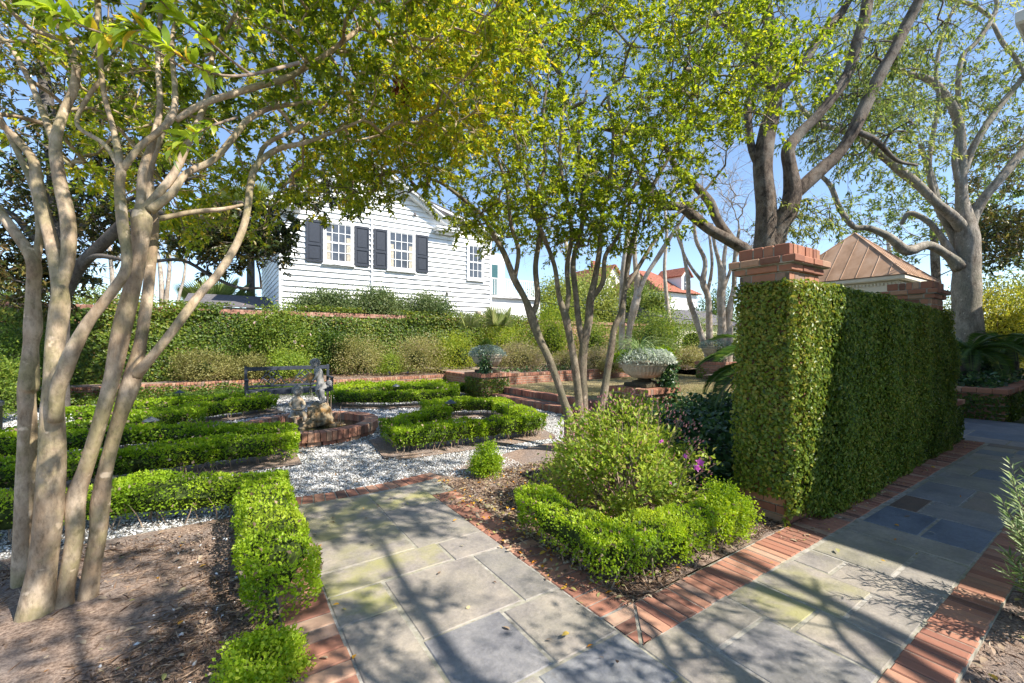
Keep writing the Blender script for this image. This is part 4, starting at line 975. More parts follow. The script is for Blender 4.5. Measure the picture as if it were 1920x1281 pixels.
iw = thing('ivy_wall', 'tall brick garden wall covered in fig vine beside the flagstone path, red brick pillars at both ends', 'wall', (0, 0, 0), 0)
iw['label'] = 'tall vine covered brick wall beside the flagstone path with capped pillars at both ends'
iw.location = W(3.95, 1.72); iw.rotation_euler = (0, 0, TH)
OA, OB = 3.95, 1.72
mb = MB(); brick_courses(mb, 0, .56, 0, .41, 0, 2.14); mb.build('pillar', 'brick', iw)
mb = MB(); mb.box(.008, .552, .008, .402, 0, 2.13); mb.build('pillar_mortar', 'mortar', iw)
mb = MB(); brick_courses(mb, 4.1, 4.66, 0, .46, 0, 2.14); mb.build('pillar', 'brick', iw)
mb = MB(); mb.box(4.108, 4.652, .008, .452, 0, 2.13); mb.build('pillar_mortar', 'mortar', iw)
pier_cap(iw, 0, .56, 0, .41, 2.145); pier_cap(iw, 4.1, 4.66, 0, .46, 2.145)
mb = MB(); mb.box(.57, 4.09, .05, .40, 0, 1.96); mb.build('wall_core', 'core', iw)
P, Nn = box_samples(3.88, 8.66, 1.655, 2.15, 0.02, 2.06, 7000, 'abct', .09)
k = ~((P[:, 0] < 3.97) & (P[:, 2] < .24) & (P[:, 1] > 1.72) & (P[:, 1] < 2.12)) & (wob(P, 5, 61) + .6 * wob(P, 14, 62) > -2.3) & ~((P[:, 0] < 4.25) & (P[:, 1] < 1.7) & (P[:, 2] < .12))
k &= ~((P[:, 2] > 2.0) & ((P[:, 0] < 4.48) | (P[:, 0] > 8.08)) & (P[:, 1] > 1.73) & (P[:, 0] > 3.97) & (P[:, 0] < 8.58))
P, Nn = P[k], Nn[k]; P[:, 2] *= 1 - .05 * np.clip((P[:, 0] - 4.4) / 4.2, 0, 1); lv = LV().add(skin_leaves(P, Nn, 0, .037, ratio=.66, jitter=.06, tone=(.58, .25)))
j = rng.choice(len(P), 900); stray = P[j] + Nn[j] * rng.uniform(.05, .11, (900, 1)); k2 = wob(stray, 9, 64) > .35; lv.add(skin_leaves(stray[k2], Nn[j][k2], 0, .04, ratio=.6, jitter=.03, tone=(.75, .2), flat=.8))
v = lv.v[0]; c_, s_ = math.cos(-TH), math.sin(-TH); o0 = W(OA, OB)
v = v - np.array(o0); lv.v[0] = np.column_stack([v[:, 0] * c_ - v[:, 1] * s_, v[:, 0] * s_ + v[:, 1] * c_, v[:, 2]])
lv.build('vine_foliage', 'ivy', iw)
def to_local(lv, a, b):
    o0 = np.array(W(a, b)); 
    for i, v in enumerate(lv.v):
        v = v - o0; lv.v[i] = np.column_stack([v[:, 0] * c_ - v[:, 1] * s_, v[:, 0] * s_ + v[:, 1] * c_, v[:, 2]])
    return lv
# low wall continuing past the far pillar
lw = gthing('low_wall', 'low vine covered wall with a brick coping at the far end of the tall ivy wall', 'wall', 8.7, 1.7)
mb = MB(); brick_run(mb, 0, .92, -.03, .4, .58, .65, 'x', .075); mb.build('coping', 'brick', lw)
mb = MB(); mb.box(0.01, .9, .02, .36, 0, .575); mb.build('wall_core', 'core', lw)
P, Nn = box_samples(8.66, 9.64, 1.69, 2.1, 0, .56, 2600, 'bc', .05); to_local(LV().add(skin_leaves(P, Nn, 0, .045, tone=(.3, .2))), 8.7, 1.7).build('vine_foliage', 'ivy', lw)
# raised bed at the right
rb = gthing('raised_bed_wall', 'low raised planting bed wall with brick coping under the far right oak', 'wall', 12.4, 1.6)
mb = MB(); brick_run(mb, -.03, .2, -.03, 5.4, .54, .63, 'y', .2); brick_run(mb, .21, 9, -.03, .2, .54, .63, 'x', .2); mb.build('coping', 'brick', rb)
mb = MB(); mb.box(.02, .18, .02, 5.4, 0, .535); mb.box(.181, 9, .02, .18, 0, .5349); mb.build('wall_core', 'coursed', rb)
P, Nn = box_samples(12.4, 21, 1.6, 7, 0, .5, 1300, 'ab', .05); to_local(LV().add(skin_leaves(P, Nn, 0, .06, tone=(.3, .2))), 12.4, 1.6).build('vine_foliage', 'ivy', rb)
grid('bed_soil', 12.55, 22, 1.75, 8, lambda A, B: .5 + bumps(A, B, .03), 'mulch', 30, 30)

# brick curbs: header course on a low wall
def curb(name, label, a0, a1, b0, b1, z0, z1, along='x', ivy=None, mat='brick', face=True):
    t = gthing(name, label, 'wall', a0, b0, z0, 'low brick curb walls'); mb = MB()
    brick_run(mb, 0, a1 - a0, 0, b1 - b0, z1 - z0 - .085, z1 - z0, along, .07 if along == 'y' else .07, .011, .007); mb.build('coping', mat, t)
    mb = MB(); mb.box(.012, a1 - a0 - .012, .012, b1 - b0 - .012, 0, z1 - z0 - .09); mb.build('wall_core', 'coursed', t)
    return t
curb('brick_curb', 'long low brick curb left of the bench, between the hedges and the shrub bed', -9, 2.45, 15.05, 15.25, 0, .40)
curb('brick_curb', 'low brick curb right of the bench running to the left urn pedestal', 2.46, 8.8, 13.7, 13.9, 0, .40)
curb('brick_curb', 'short brick curb return behind the right end of the bench', 2.25, 2.45, 13.7, 15.04, 0, .395, 'y')
curb('brick_curb', 'brick curb along the back of the small lawn between the urns', 6.62, 14.7, 10.43, 10.63, .28, .62)
curb('brick_curb', 'brick steps edge at the far right end of the lawn beside the distant urn', 14.72, 14.95, 2.7, 7.4, .28, .52, 'y')
curb('brick_curb', 'short brick curb behind the left urn pedestal joining lawn curb and back curb', 6.42, 6.62, 10.9, 13.69, 0, .52, 'y')
grid('shrub_bed', -12, 2.4, 15.26, 16.6, lambda A, B: .37 + bumps(A, B, .02), 'mulch', 90, 12)
grid('shrub_bed', 2.46, 6.6, 13.9, 16.6, lambda A, B: .37 + bumps(A, B, .02), 'mulch', 40, 20)
grid('shrub_bed', 6.6, 24, 10.64, 16.6, lambda A, B: .50 + bumps(A, B, .03), 'mulch', 60, 30)
grid('shrub_bed', 14.9, 24, 4.5, 10.64, lambda A, B: .50 + bumps(A, B, .03), 'mulch', 30, 30)
# ground ivy
def carpet(n, a0, a1, b0, b1, zf, L, mat, tone, name='ground_ivy', mask=None, base=None):
    P = np.column_stack([rng.uniform(a0, a1, n), rng.uniform(b0, b1, n)]); 
    if mask is not None: P = P[mask(P)]
    n = len(P); z = zf(P[:, 0], P[:, 1]) * rng.uniform(.45, 1.05, n); Q = np.column_stack([P, z]); wq = Wn(Q)
    wq[:, 2] += .04 * wob(wq, 4, 70); wq[:, 2] = np.maximum(wq[:, 2], .02); d = rand_dirs(n, .25); nr = unit(rng.normal(size=(n, 3)) * .5 + [0, 0, 1]); sz = rng.uniform(.6, 1.2, n)
    tn = np.clip(rng.normal(tone[0], tone[1], n), 0, 1); o = LV().add(leaves(wq, d, nr, L * sz, L * .8 * sz, tn, six=L > .055)).build(name, mat); return tag(o, kind='stuff')
carpet(16000, 3.75, 9.4, 2.2, 5.4, lambda A, B: .10 + .42 * np.clip((A - 3.7) / 1.6, 0, 1) * np.clip((B - 1.8) / 1, .3, 1), .085, 'ivydark', (.42, .24), mask=lambda P: (P[:, 1] < 2.3 + (P[:, 0] - 3.6) * 1.25) & (P[:, 1] < 4.9))
carpet(7000, 12.6, 17, 1.75, 6.5, lambda A, B: .62 + .22 * np.ones_like(A), .11, 'ivydark', (.45, .24))
carpet(5000, -1.2, 2.2, 12.9, 14.5, lambda A, B: .22 + 0 * A, .055, 'shrub', (.2, .15)); carpet(9000, -7, 2.3, 14.4, 15.05, lambda A, B: .06 + .26 * (B - 14.4) / .6, .06, 'ivy', (.4, .2)); carpet(9000, 2.2, 6.6, 13.0, 13.7, lambda A, B: .06 + .25 * (B - 13) / .7, .06, 'boxdark', (.6, .2))
carpet(1500, 4.3, 6.6, 1.62, 1.76, lambda A, B: .12 + 0 * A, .03, 'boxdark', (.35, .2), 'ground_cover')
carpet(5000, 8, 22, 10.8, 13, lambda A, B: .62 + .0 * A, .09, 'ivydark', (.55, .25))

# urn pedestals with planters
def pedestal(a, b, s, h, label, ivyn=1700, zg=0):
    t = gthing('pedestal', label, 'pedestal', a, b, zg, 'brick pedestals under the stone urns'); r = s / 2
    mb = MB(); mb.box(-r + .05, r - .05, -r + .05, r - .05, 0, h - .12); mb.build('shaft', 'coursed', t)
    mb = MB(); mb.box(-r + .03, r - .03, -r + .03, r - .03, h - .119, h - .012); mb.build('mortar', 'mortar', t)
    mb = MB(); brick_run(mb, -r, r, -r, -r + .2, h - .1, h, 'x', .065, .01, .006); brick_run(mb, -r, r, r - .2, r, h - .1, h, 'x', .065, .01, .006)
    brick_run(mb, -r, -r + .2, -r + .21, r - .21, h - .1, h, 'y', .065, .01, .006); brick_run(mb, r - .2, r, -r + .21, r - .21, h - .1, h, 'y', .065, .01, .006); mb.box(-r + .21, r - .21, -r + .21, r - .21, h - .1, h - .003); mb.build('coping', 'brick', t)
    P, Nn = box_samples(a - r + .03, a + r - .03, b - r + .03, b + r - .03, 0, h - .12, ivyn, 'abc', .05); P[:, 2] += 0; lv = to_local(LV().add(skin_leaves(P, Nn, 0, .055, tone=(.4, .22))), a, b); lv.build('vine_foliage', 'ivy', t); return t
def urn(a, b, z, r, label):
    t = gthing('stone_urn', label, 'urn', a, b, z, 'shallow stone urns on brick pedestals')
    mb = MB(); w_ = r * .62; mb.box(-w_, w_, -w_, w_, 0, .075, bev=.012); mb.lathe([(w_ * .9, .076), (w_ * .86, .10), (w_ * .5, .125), (w_ * .42, .15), (w_ * .5, .17)], 28); mb.build('foot', 'urnbase', t)
    mb = MB(); z0 = .16
    prof = [(w_ * .5, z0), (r * .55, z0 + .02), (r * .78, z0 + .08), (r * .92, z0 + .15), (r * .985, z0 + .225), (r * 1.0, z0 + .25), (r * 1.03, z0 + .256), (r * 1.03, z0 + .285), (r * .97, z0 + .292), (r * .97, z0 + .31), (r * 1.06, z0 + .322), (r * 1.06, z0 + .35), (r * .95, z0 + .355), (r * .92, z0 + .29), (.02, z0 + .28)]
    mb.lathe(prof, 72, flute=1, fl=(z0 + .015, z0 + .24)); mb.build('bowl', 'urn', t, smooth=False); return t
P1 = (6.15, 10.4); P2 = (6.82, 5.55); P3 = (13.75, 8.25)
pedestal(*P1, .95, .69, 'vine covered brick pedestal at the left end of the brick steps'); pedestal(*P2, .95, .68, 'brick pedestal behind the azalea carrying the biggest urn', 1200); pedestal(*P3, .95, .60, 'distant brick pedestal at the far side of the lawn by the sago palm', 900, .28)
urn(*P1, .69, .42, 'stone urn of silver foliage on the left pedestal beside the parterre'); urn(*P2, .68, .44, 'large fluted stone urn in the middle with trailing white leaved plants'); urn(*P3, .88, .42, 'distant stone urn of blue green plants across the lawn')
def urn_plant(a, b, z, r, n, label, blades=0, trail=0, silver=.6, top=.3, green_top=False):
    p = W(a, b, z); t = thing('urn_planting', label, 'plant', p, 0, 'plants growing in the stone urns')
    def dome(n, cx, cy, rx, ry, h, L, mat, tone, name='foliage', zo=0):
        d = rand_dirs(n, .3); d[:, 2] = np.abs(d[:, 2]) * 1.1 - .25; q = d * np.array([rx, ry, h]) * rng.uniform(.7, 1.05, (n, 1)) + [cx, cy, .03 + zo]; dd = unit(d + rng.normal(size=(n, 3)) * .5)
        LV().add(leaves(q, dd, unit(rng.normal(size=(n, 3)) * .6 + [0, 0, 1]), L * rng.uniform(.6, 1.2, n), L * .5, np.clip(rng.normal(tone, .22, n), 0, 1))).build(name, mat, t)
    dome(n, 0, 0, r, r, top, .05, 'dusty', silver)
    if green_top: dome(900, -.02, 0, .17, .17, .26, .045, 'shrub', .3, zo=.18)
    if blades:
        m = 5; n2 = blades; az = rng.uniform(0, 6.28, n2); el = rng.uniform(.6, 1.35, n2); L = rng.uniform(.5, .9, n2); pos = np.zeros((n2, 3)) + [-.08, .05, .12]; lv = LV()
        for k in range(m):
            e = el - k * .36; d = np.stack([np.cos(az) * np.cos(e), np.sin(az) * np.cos(e), np.sin(e)], 1); nr = np.stack([-np.cos(az) * np.sin(e), -np.sin(az) * np.sin(e), np.cos(e)], 1)
            lv.add(leaves(pos, d, nr, L / m * 1.5, .016, rng.random(n2), droop=0)); pos = pos + d * (L / m)[:, None]
        lv.build('strap_leaves', 'blade', t)
        dome(900, .36, .05, .24, .26, .28, .05, 'boxdark', .5, zo=.02); dome(1500, .20, -.26, .30, .26, .22, .05, 'dusty', 1.0, zo=.0); dome(650, -.36, .1, .22, .2, .2, .05, 'boxdark', .5)
    if trail:
        n2 = trail; q = np.column_stack([rng.normal(.40 if blades else -.05, .075, n2), rng.normal(-.18 if blades else -.40, .06, n2), .1 - rng.random(n2) ** .8 * (.72 if blades else .62)])
        LV().add(leaves(q, unit(rng.normal(size=(n2, 3)) + [0, 0, -.8]), unit(rng.normal(size=(n2, 3)) * .5 + [.2, -1, .4]), .06, .05, np.clip(rng.normal(.45, .25, n2), 0, 1))).build('trailing_ivy', 'ivydark', t)
    return t
urn_plant(*P1, .69 + .5, .50, 2600, 'silver dusty foliage round a small green bush in the left urn', 0, 500, .4, .26, True)
urn_plant(*P2, .68 + .49, .50, 2600, 'mixed planting of arching strap leaves and white leaved trailers in the biggest urn', 130, 900, .85, .24)
urn_plant(*P3, .88 + .49, .55, 1800, 'blue green mound of leaves in the distant urn', 0, 300, .3, .26)

# garden boundary wall with vine and coping
gw = gthing('garden_wall', 'long vine covered brick wall with a pale brick coping behind the shrubs', 'wall', -14, 16.5)
mb = MB(); mb.box(0, 40, 0, .3, 0, 2.42); mb.build('wall_core', 'coursed', gw)
mb = MB(); brick_run(mb, 0, 40, -.07, .37, 2.43, 2.50, 'x', .2); brick_run(mb, 0, 40, -.03, .33, 2.505, 2.575, 'x', .1); mb.build('coping', 'brick_old', gw)
P, Nn = box_samples(-10, 9.4, 16.42, 16.9, .2, 2.40, 1300, 'b', .05); k = wob(P, 1.1, 33) > -1.2; lv = LV().add(skin_leaves(P[k], Nn[k], 0, .085, tone=(.45, .24), jitter=.12))
P, Nn = box_samples(9.4, 25, 16.45, 16.9, .2, 2.40, 600, 'b', .05); k = wob(P, 1.1, 33) > -.3; lv.add(skin_leaves(P[k], Nn[k], 0, .085, tone=(.5, .24), jitter=.12)); P, Nn = box_samples(-10, 25, 16.36, 16.9, .2, 2.62, 420, 't', .05); k = wob(P, .9, 35) > .15; lv.add(skin_leaves(P[k], Nn[k], 0, .09, tone=(.55, .24), jitter=.16, flat=.8))
P, Nn = box_samples(-10, 25, 16.36, 16.9, 2.3, 2.62, 1100, 'b', .05); k = wob(P, .9, 35) > .3; lv.add(skin_leaves(P[k], Nn[k], 0, .085, tone=(.5, .24), jitter=.14, flat=.8))
to_local(lv, -14, 16.5).build('vine_foliage', 'ivy', gw)
gp_ = pt(901, 600, 19.2); t = thing('gate_post', 'weathered grey wooden post standing in the shrubs behind the left urn', 'post', (gp_.x, gp_.y, .4), TH)
mb = MB(); mb.box(-.2, -.02, -.1, .1, 0, 2.5, bev=.02); mb.box(.03, .2, -.1, .1, 0, 2.35, bev=.02); mb.build('shaft', plain('weathered_wood', (.36, .31, .26), .9, .1, .3, 6), t)
n = 900; q = np.column_stack([rng.normal(0, .25, n), rng.normal(-.25, .1, n), rng.uniform(.1, 1.9, n)]); LV().add(leaves(q, rand_dirs(n, -.2), rand_dirs(n), .09, .06, rng.uniform(.7, 1, n))).build('dry_vine', 'azfar', t)

# ================================================================== SHRUBS
def sh(u, vtop, d, hw, label, mat, n, L, name='azalea_bush', zg=.38, tone=(.5, .22), group='azalea bushes along the curb', cat='shrub', clumps=70, cl=.24, flower=None, seed=1, core=True, depth=None, lo=-.6):
    (L, n) = (L * 1.35, int(n * 1.1)) if cat == 'tree' else (L, n)
    p = pt(u, 640, d); H = EYE + (640.5 - vtop) / F * d - zg; rx = hw / F * d
    return shrub(name, label, (p.x, p.y), (rx, depth or rx * .9, H / (1 - lo)), n, mat, L, group=group, world=True, zg=zg, tone=tone, cat=cat, clumps=int(clumps * 1.5), cl=cl, flower=flower, seed=seed, core=core, lo=lo, dn=3.4 if cat == 'tree' else 2.1)
sh(385, 652, 12.9, 50, 'olive azalea bush behind the curb between the leaning tree trunks', 'azfar', 2600, .06, tone=(.35, .2), seed=1)
sh(470, 662, 13.3, 42, 'dark azalea bush behind the left end of the bench', 'azfar', 2200, .06, tone=(.25, .18), seed=2)
sh(545, 655, 13.6, 44, 'pale green azalea bush directly behind the middle of the bench', 'azalea', 2400, .055, tone=(.35, .2), seed=3)
sh(680, 628, 15.2, 50, 'tall tan leaved azalea bush right of the bench back', 'azfar', 3000, .06, tone=(.55, .2), seed=4)
sh(785, 632, 15.5, 50, 'tan leaved azalea bush in the middle of the back curb', 'azfar', 3000, .06, tone=(.6, .2), seed=5)
sh(735, 655, 15.0, 26, 'small green azalea bush between the two tan ones', 'azalea', 1200, .05, tone=(.3, .2), seed=6)
sh(862, 618, 16.2, 44, 'bright yellow green shrub left of the urn by the curb', 'shrubsun', 2600, .06, 'screen_shrub', tone=(.6, .2), group='screening shrubs against the garden wall', seed=7)
sh(975, 640, 15.8, 62, 'wide pinkish tan azalea bush right of the left urn', 'azfar', 3800, .055, tone=(.78, .18), zg=.5, seed=8)
sh(1118, 648, 15.2, 38, 'tan azalea bush seen between the multi stemmed tree trunks', 'azfar', 1900, .055, tone=(.72, .18), zg=.5, seed=9)
sh(1062, 655, 16.2, 34, 'brownish azalea bush behind the leaning trunk base', 'azfar', 1500, .055, tone=(.6, .18), zg=.5, seed=10)
sh(1290, 650, 17, 44, 'brown green azalea bush between the big urn and distant urn', 'azfar', 2000, .06, tone=(.55, .2), zg=.5, seed=11)
sh(1345, 630, 18, 48, 'pale azalea bush behind the distant urn', 'azfar', 1800, .06, tone=(.7, .2), zg=.5, seed=12)
sh(1150, 672, 14.6, 34, 'low dull green azalea bush left of the big urn', 'azfar', 1300, .055, tone=(.4, .2), zg=.5, seed=13)
g = 'screening shrubs against the garden wall'
sh(30, 600, 9.6, 70, 'dark leafy shrub at the left edge behind the bollard', 'shrub', 4500, .06, 'screen_shrub', tone=(.4, .22), group=g, seed=14, zg=.2)
sh(-10, 665, 8.2, 50, 'low bright shrub at the extreme left edge', 'shrub', 2400, .055, 'screen_shrub', tone=(.6, .2), group=g, seed=34, zg=.1)
sh(255, 600, 13.4, 66, 'dark green shrub mass behind the leaning trunks on the left', 'shrub', 3800, .075, 'screen_shrub', tone=(.25, .18), group=g, seed=15)
sh(395, 585, 14.4, 58, 'dark glossy shrub beside the camellia against the wall', 'shrub', 3800, .075, 'screen_shrub', tone=(.35, .2), group=g, seed=16)
sh(530, 556, 14.6, 66, 'large camellia shrub with pale pink flowers behind the bench', 'shrub', 5200, .08, 'camellia', tone=(.55, .24), group=g, seed=17, flower=('palepink', 46, .065), clumps=90)
sh(620, 600, 15.4, 36, 'dark upright shrub just right of the flowering camellia', 'shrub', 2300, .07, 'screen_shrub', tone=(.25, .18), group=g, seed=18)
sh(945, 588, 18, 48, 'bright yellow green rounded shrub behind the grey wooden post', 'shrubsun', 3600, .07, 'screen_shrub', tone=(.55, .2), group=g, seed=19)
sh(1035, 560, 18, 50, 'tall bright green shrub seen behind the multi stemmed tree', 'shrubsun', 4000, .07, 'screen_shrub', tone=(.42, .22), group=g, seed=20, zg=.5)
sh(1112, 580, 18.5, 44, 'green shrub right behind the three middle trunks', 'shrub', 3200, .07, 'screen_shrub', tone=(.62, .2), group=g, seed=21, zg=.5)
sh(1225, 560, 17.5, 60, 'big fresh green shrub above the large urn', 'shrub', 5200, .07, 'screen_shrub', tone=(.6, .22), group=g, seed=22, zg=.5, clumps=90)
sh(1300, 590, 21, 52, 'rounded green shrub right of the big fresh green one', 'shrub', 3200, .07, 'screen_shrub', tone=(.6, .2), group=g, seed=23, zg=.5)
sh(1365, 615, 20, 40, 'pale green shrub close to the vine covered pillar', 'shrubsun', 2200, .07, 'screen_shrub', tone=(.4, .2), group=g, seed=24, zg=.5)
g = 'rounded shrubs rising above the garden wall'
for i, (u, v, hw, d) in enumerate(((612, 537, 62, 16.7), (702, 530, 62, 17.5), (800, 537, 60, 18.5))):
    o = sh(u, v, d, hw, ['left of the three rounded shrubs above the wall below the house', 'middle of the three rounded shrubs above the wall below the house', 'right of the three rounded shrubs above the wall, below the shutters'][i], 'pitto', 6500, .085, 'round_shrub', tone=(.5, .24), group=g, seed=25 + i, zg=2.1, lo=-.25, clumps=90, cl=.3, depth=.85)
    MB().tube([(0, 0, -2.1), (.05, 0, -1.0), (0, 0, .35)], [.09, .07, .05], 8).build('trunk', 'bark_dark', o)
sh(1058, 495, 27, 66, 'pale green tree crown behind the wall between house and red roof', 'farleaf', 4200, .11, 'leafy_shrub_tree', tone=(.7, .2), group='trees beyond the garden wall', cat='tree', seed=28, zg=0)
sh(1128, 480, 28, 62, 'yellowish green tree crown in front of the far red roof', 'farleaf', 3600, .11, 'leafy_shrub_tree', tone=(.8, .18), group='trees beyond the garden wall', cat='tree', seed=29, zg=0)
sh(1200, 505, 28, 44, 'green tree beside the left side of the far dormer', 'farleaf', 2800, .11, 'leafy_shrub_tree', tone=(.35, .2), group='trees beyond the garden wall', cat='tree', seed=30, zg=0)
sh(1232, 530, 26, 34, 'small green tree in front of the left end of the far red tiled roof', 'farleaf', 2200, .11, 'leafy_shrub_tree', tone=(.5, .2), group='trees beyond the garden wall', cat='tree', seed=37, zg=0)
sh(1345, 545, 32, 60, 'dark evergreen tree beyond the grey shingled roof', 'farleaf', 3000, .12, 'leafy_shrub_tree', tone=(.2, .18), group='trees beyond the garden wall', cat='tree', seed=31, zg=0)
sh(1880, 505, 14.5, 100, 'big yellow green sunlit shrub at the right edge behind the sago palms', 'yellowleaf', 14000, .075, 'screen_shrub', tone=(.5, .25), group='screening shrubs against the garden wall', seed=32, zg=.2, clumps=110)
sh(1800, 600, 17, 60, 'dull green shrub behind the far right oak trunk', 'shrub', 3000, .09, 'screen_shrub', tone=(.5, .25), group='screening shrubs against the garden wall', seed=33, zg=.2)
sh(200, 520, 26, 90, 'hazy pale green bush beyond the wall at the left', 'farleaf', 2500, .12, 'leafy_shrub_tree', tone=(.75, .18), group='trees beyond the garden wall', cat='tree', seed=35, zg=0, core=False)
sh(40, 500, 20, 110, 'green tree mass beyond the wall at the extreme left', 'farleaf', 3600, .11, 'leafy_shrub_tree', tone=(.4, .2), group='trees beyond the garden wall', cat='tree', seed=36, zg=0)

# the foreground azalea: open, twiggy, budded
az = shrub('azalea_bush', 'foreground azalea full of pink buds with one magenta bloom, inside the L shaped hedge', (3.10, 2.70), (.74, .68, .67), 12000, 'azalea', .050, group='azalea bushes along the curb', clumps=120, cl=.105, tone=(.58, .26), seed=2, core=False, nst=34, up=.5, lo=-.62, ratio=.5)
az['label'] = 'foreground azalea full of pink buds with magenta blooms inside the L shaped hedge'
del az['group']
ao = az.location; cz = .62 * .67
d = rand_dirs(900, .3); d = d[d[:, 2] > -.45]; q = d * np.array([.74, .68, .67]) * rng.uniform(.82, 1.02, (len(d), 1)) + [0, 0, cz]
LV().add(leaves(q, unit(d + [0, 0, .6]), rand_dirs(len(d)), .024, .011, rng.random(len(d)), fold=.4)).add(leaves(q, unit(d + [0, 0, .6]), rand_dirs(len(d)), .022, .011, rng.random(len(d)), fold=.4)).build('flower_bud', 'bud', az)
for (u, v, dd, s) in ((1312, 868, 3.45, .042), (1306, 878, 3.5, .036), (1284, 856, 3.6, .026), (1241, 827, 3.5, .016), (1238, 829, 3.5, .015), (1256, 906, 3.4, .018)):
    p = np.array([pt(u, v, dd) - ao]); petals(p, np.array([[.1, -.8, .5]]), s, 'pink', az)
tr = Tree(); mb = MB()
for i in range(46):
    e = q[rng.integers(0, len(q))]; b0 = rng.normal(size=3) * .07; b0[2] = 0; m_ = b0 * .4 + e * .55; m_[2] = e[2] * .42; j1 = m_ + rng.normal(size=3) * .06
    mb.tube([b0, m_ * .6, j1, e], [.009, .007, .0045, .002], 5, cap=False)
mb.build('branch', 'dry_twig', az)

# edge plant at the right border of the picture
ep = thing('oleander_bush', 'spiky bright green bush poking in at the right edge beside the brick edging', 'shrub', W(3.72, .28), 0); eo = np.array(ep.location); lv = LV(); mb = MB()
for i in range(64):
    b0 = np.array([rng.normal() * .05, rng.normal() * .05, 0]); a_ = rng.uniform(0, 6.28); rr = rng.uniform(.1, .42); e = np.array([math.cos(a_) * rr * .9, math.sin(a_) * rr * .9, rng.uniform(.3, .85)])
    if (eo + e)[0] * 812 / (eo + e)[1] + 960 < 1872: continue
    mb.tube([b0, b0 * .4 + e * .5 + [0, 0, .06], e], [.006, .004, .002], 4, cap=False)
    for k in range(34):
        f = .45 + .55 * k / 34; p = b0 * (1 - f) + e * f; th = k * 2.4; d0 = unit((e - b0)[None])[0]; sd_ = np.array([math.cos(th), math.sin(th), .1]); d = d0 * .7 + sd_ * .8
        lv.add(leaves(p[None], d[None], np.array([[0, 0, 1.]]) + rng.normal(size=(1, 3)) * .3, .075 * rng.uniform(.7, 1.2), .011, np.array([rng.random()]), droop=.1))
lv.build('foliage', 'blade', ep); mb.build('stem', 'twig', ep)
shrub('border_shrub', 'dark low leafy plant at the bottom right corner of the picture', (4.05, .10), (.28, .14, .12), 900, 'shrub', .045, group=None, clumps=30, tone=(.4, .2), core=False, seed=9)

for i, (a_, b_) in enumerate(((5.3, -.25), (6.4, -.3), (7.6, -.2))):
    shrub('border_shrub', ['low leafy border plant beside the brick edging, nearest the spiky bush', 'low leafy border plant under the near eave between two others', 'low leafy border plant farthest along the brick edging'][i], (a_, b_), (.38, .32, .26), 1500, 'shrub', .05, group='low plants under the eave', clumps=50, tone=(.4, .2), seed=40 + i)
# ================================================================== PALMS
def sago(a, b, z, trunk, fr, n, label, world=None, elr=(.25, 1.2), azr=(0, 6.28)):
    o = world if world is not None else W(a, b, z); t = thing('sago_palm', label, 'palm', o, 0, 'sago palms')
    mb = MB(); mb.tube([(0, 0, -.02), (0, 0, trunk * .5), (0, 0, trunk)], [.16, .17, .12], 12, jit=.12); mb.build('trunk', 'bark_dark', t); lv = LV(); ms = MB()
    for i in range(n):
        az_ = azr[0] + (azr[1] - azr[0]) * (i + random.random() * .6) / n; el = random.uniform(*elr); p = np.array([0, 0, trunk]); pts = [p.copy()]; m = 12
        for k in range(m):
            e = el - k * (.13 + .03 * (1.2 - el)); dv = np.array([math.cos(az_) * math.cos(e), math.sin(az_) * math.cos(e), math.sin(e)]); p = p + dv * fr / m; pts.append(p.copy())
        ms.tube(pts, [.009] * 7 + [.006] * 6, 4, cap=False)
        k = 60; f = np.linspace(.12, 1, k); ip = np.array([pts[min(m - 1, int(x * m))] * (1 - (x * m - int(x * m))) + pts[min(m, int(x * m) + 1)] * (x * m - int(x * m)) if x < 1 else pts[-1] for x in f])
        tan = unit(np.gradient(ip, axis=0)); sidev = unit(np.cross(tan, [0, 0, 1.])); upv = np.cross(sidev, tan); ll = fr * .20 * np.sin(np.clip(f * 3.0, 0, 2.9)) ** .6 + .02
        for sg in (-1, 1): lv.add(leaves(ip, tan * .55 + sidev * sg + upv * .35, upv, ll, .012, np.clip(rng.normal(.45, .2, k), 0, 1), fold=.2, droop=.12))
    lv.build('frond_leaflets', 'sago', t); ms.build('frond_stem', 'sago', t) if False else None
    me = new_mesh('frond_stem', ms.v, ms.f, 'sago', [.7] * len(ms.v)); link('frond_stem', me, t); return t
sago(0, 0, 0, .55, 1.35, 26, 'sago palm with arching fronds left of the vine covered pillar', world=W(7.2, 3.3, .25) + Vector((0.05, 0.0, .25)), elr=(.2, 1.25))
sago(0, 0, 0, .45, 1.05, 24, 'sago palm whose fronds arch in front of the far right oak trunk', world=pt(1818, 702, 10.0), elr=(.3, 1.2))
sago(0, 0, 0, .55, 1.1, 24, 'sago palm with a dark stem at the right edge in the raised bed', world=pt(1893, 700, 10.8), elr=(.3, 1.2))
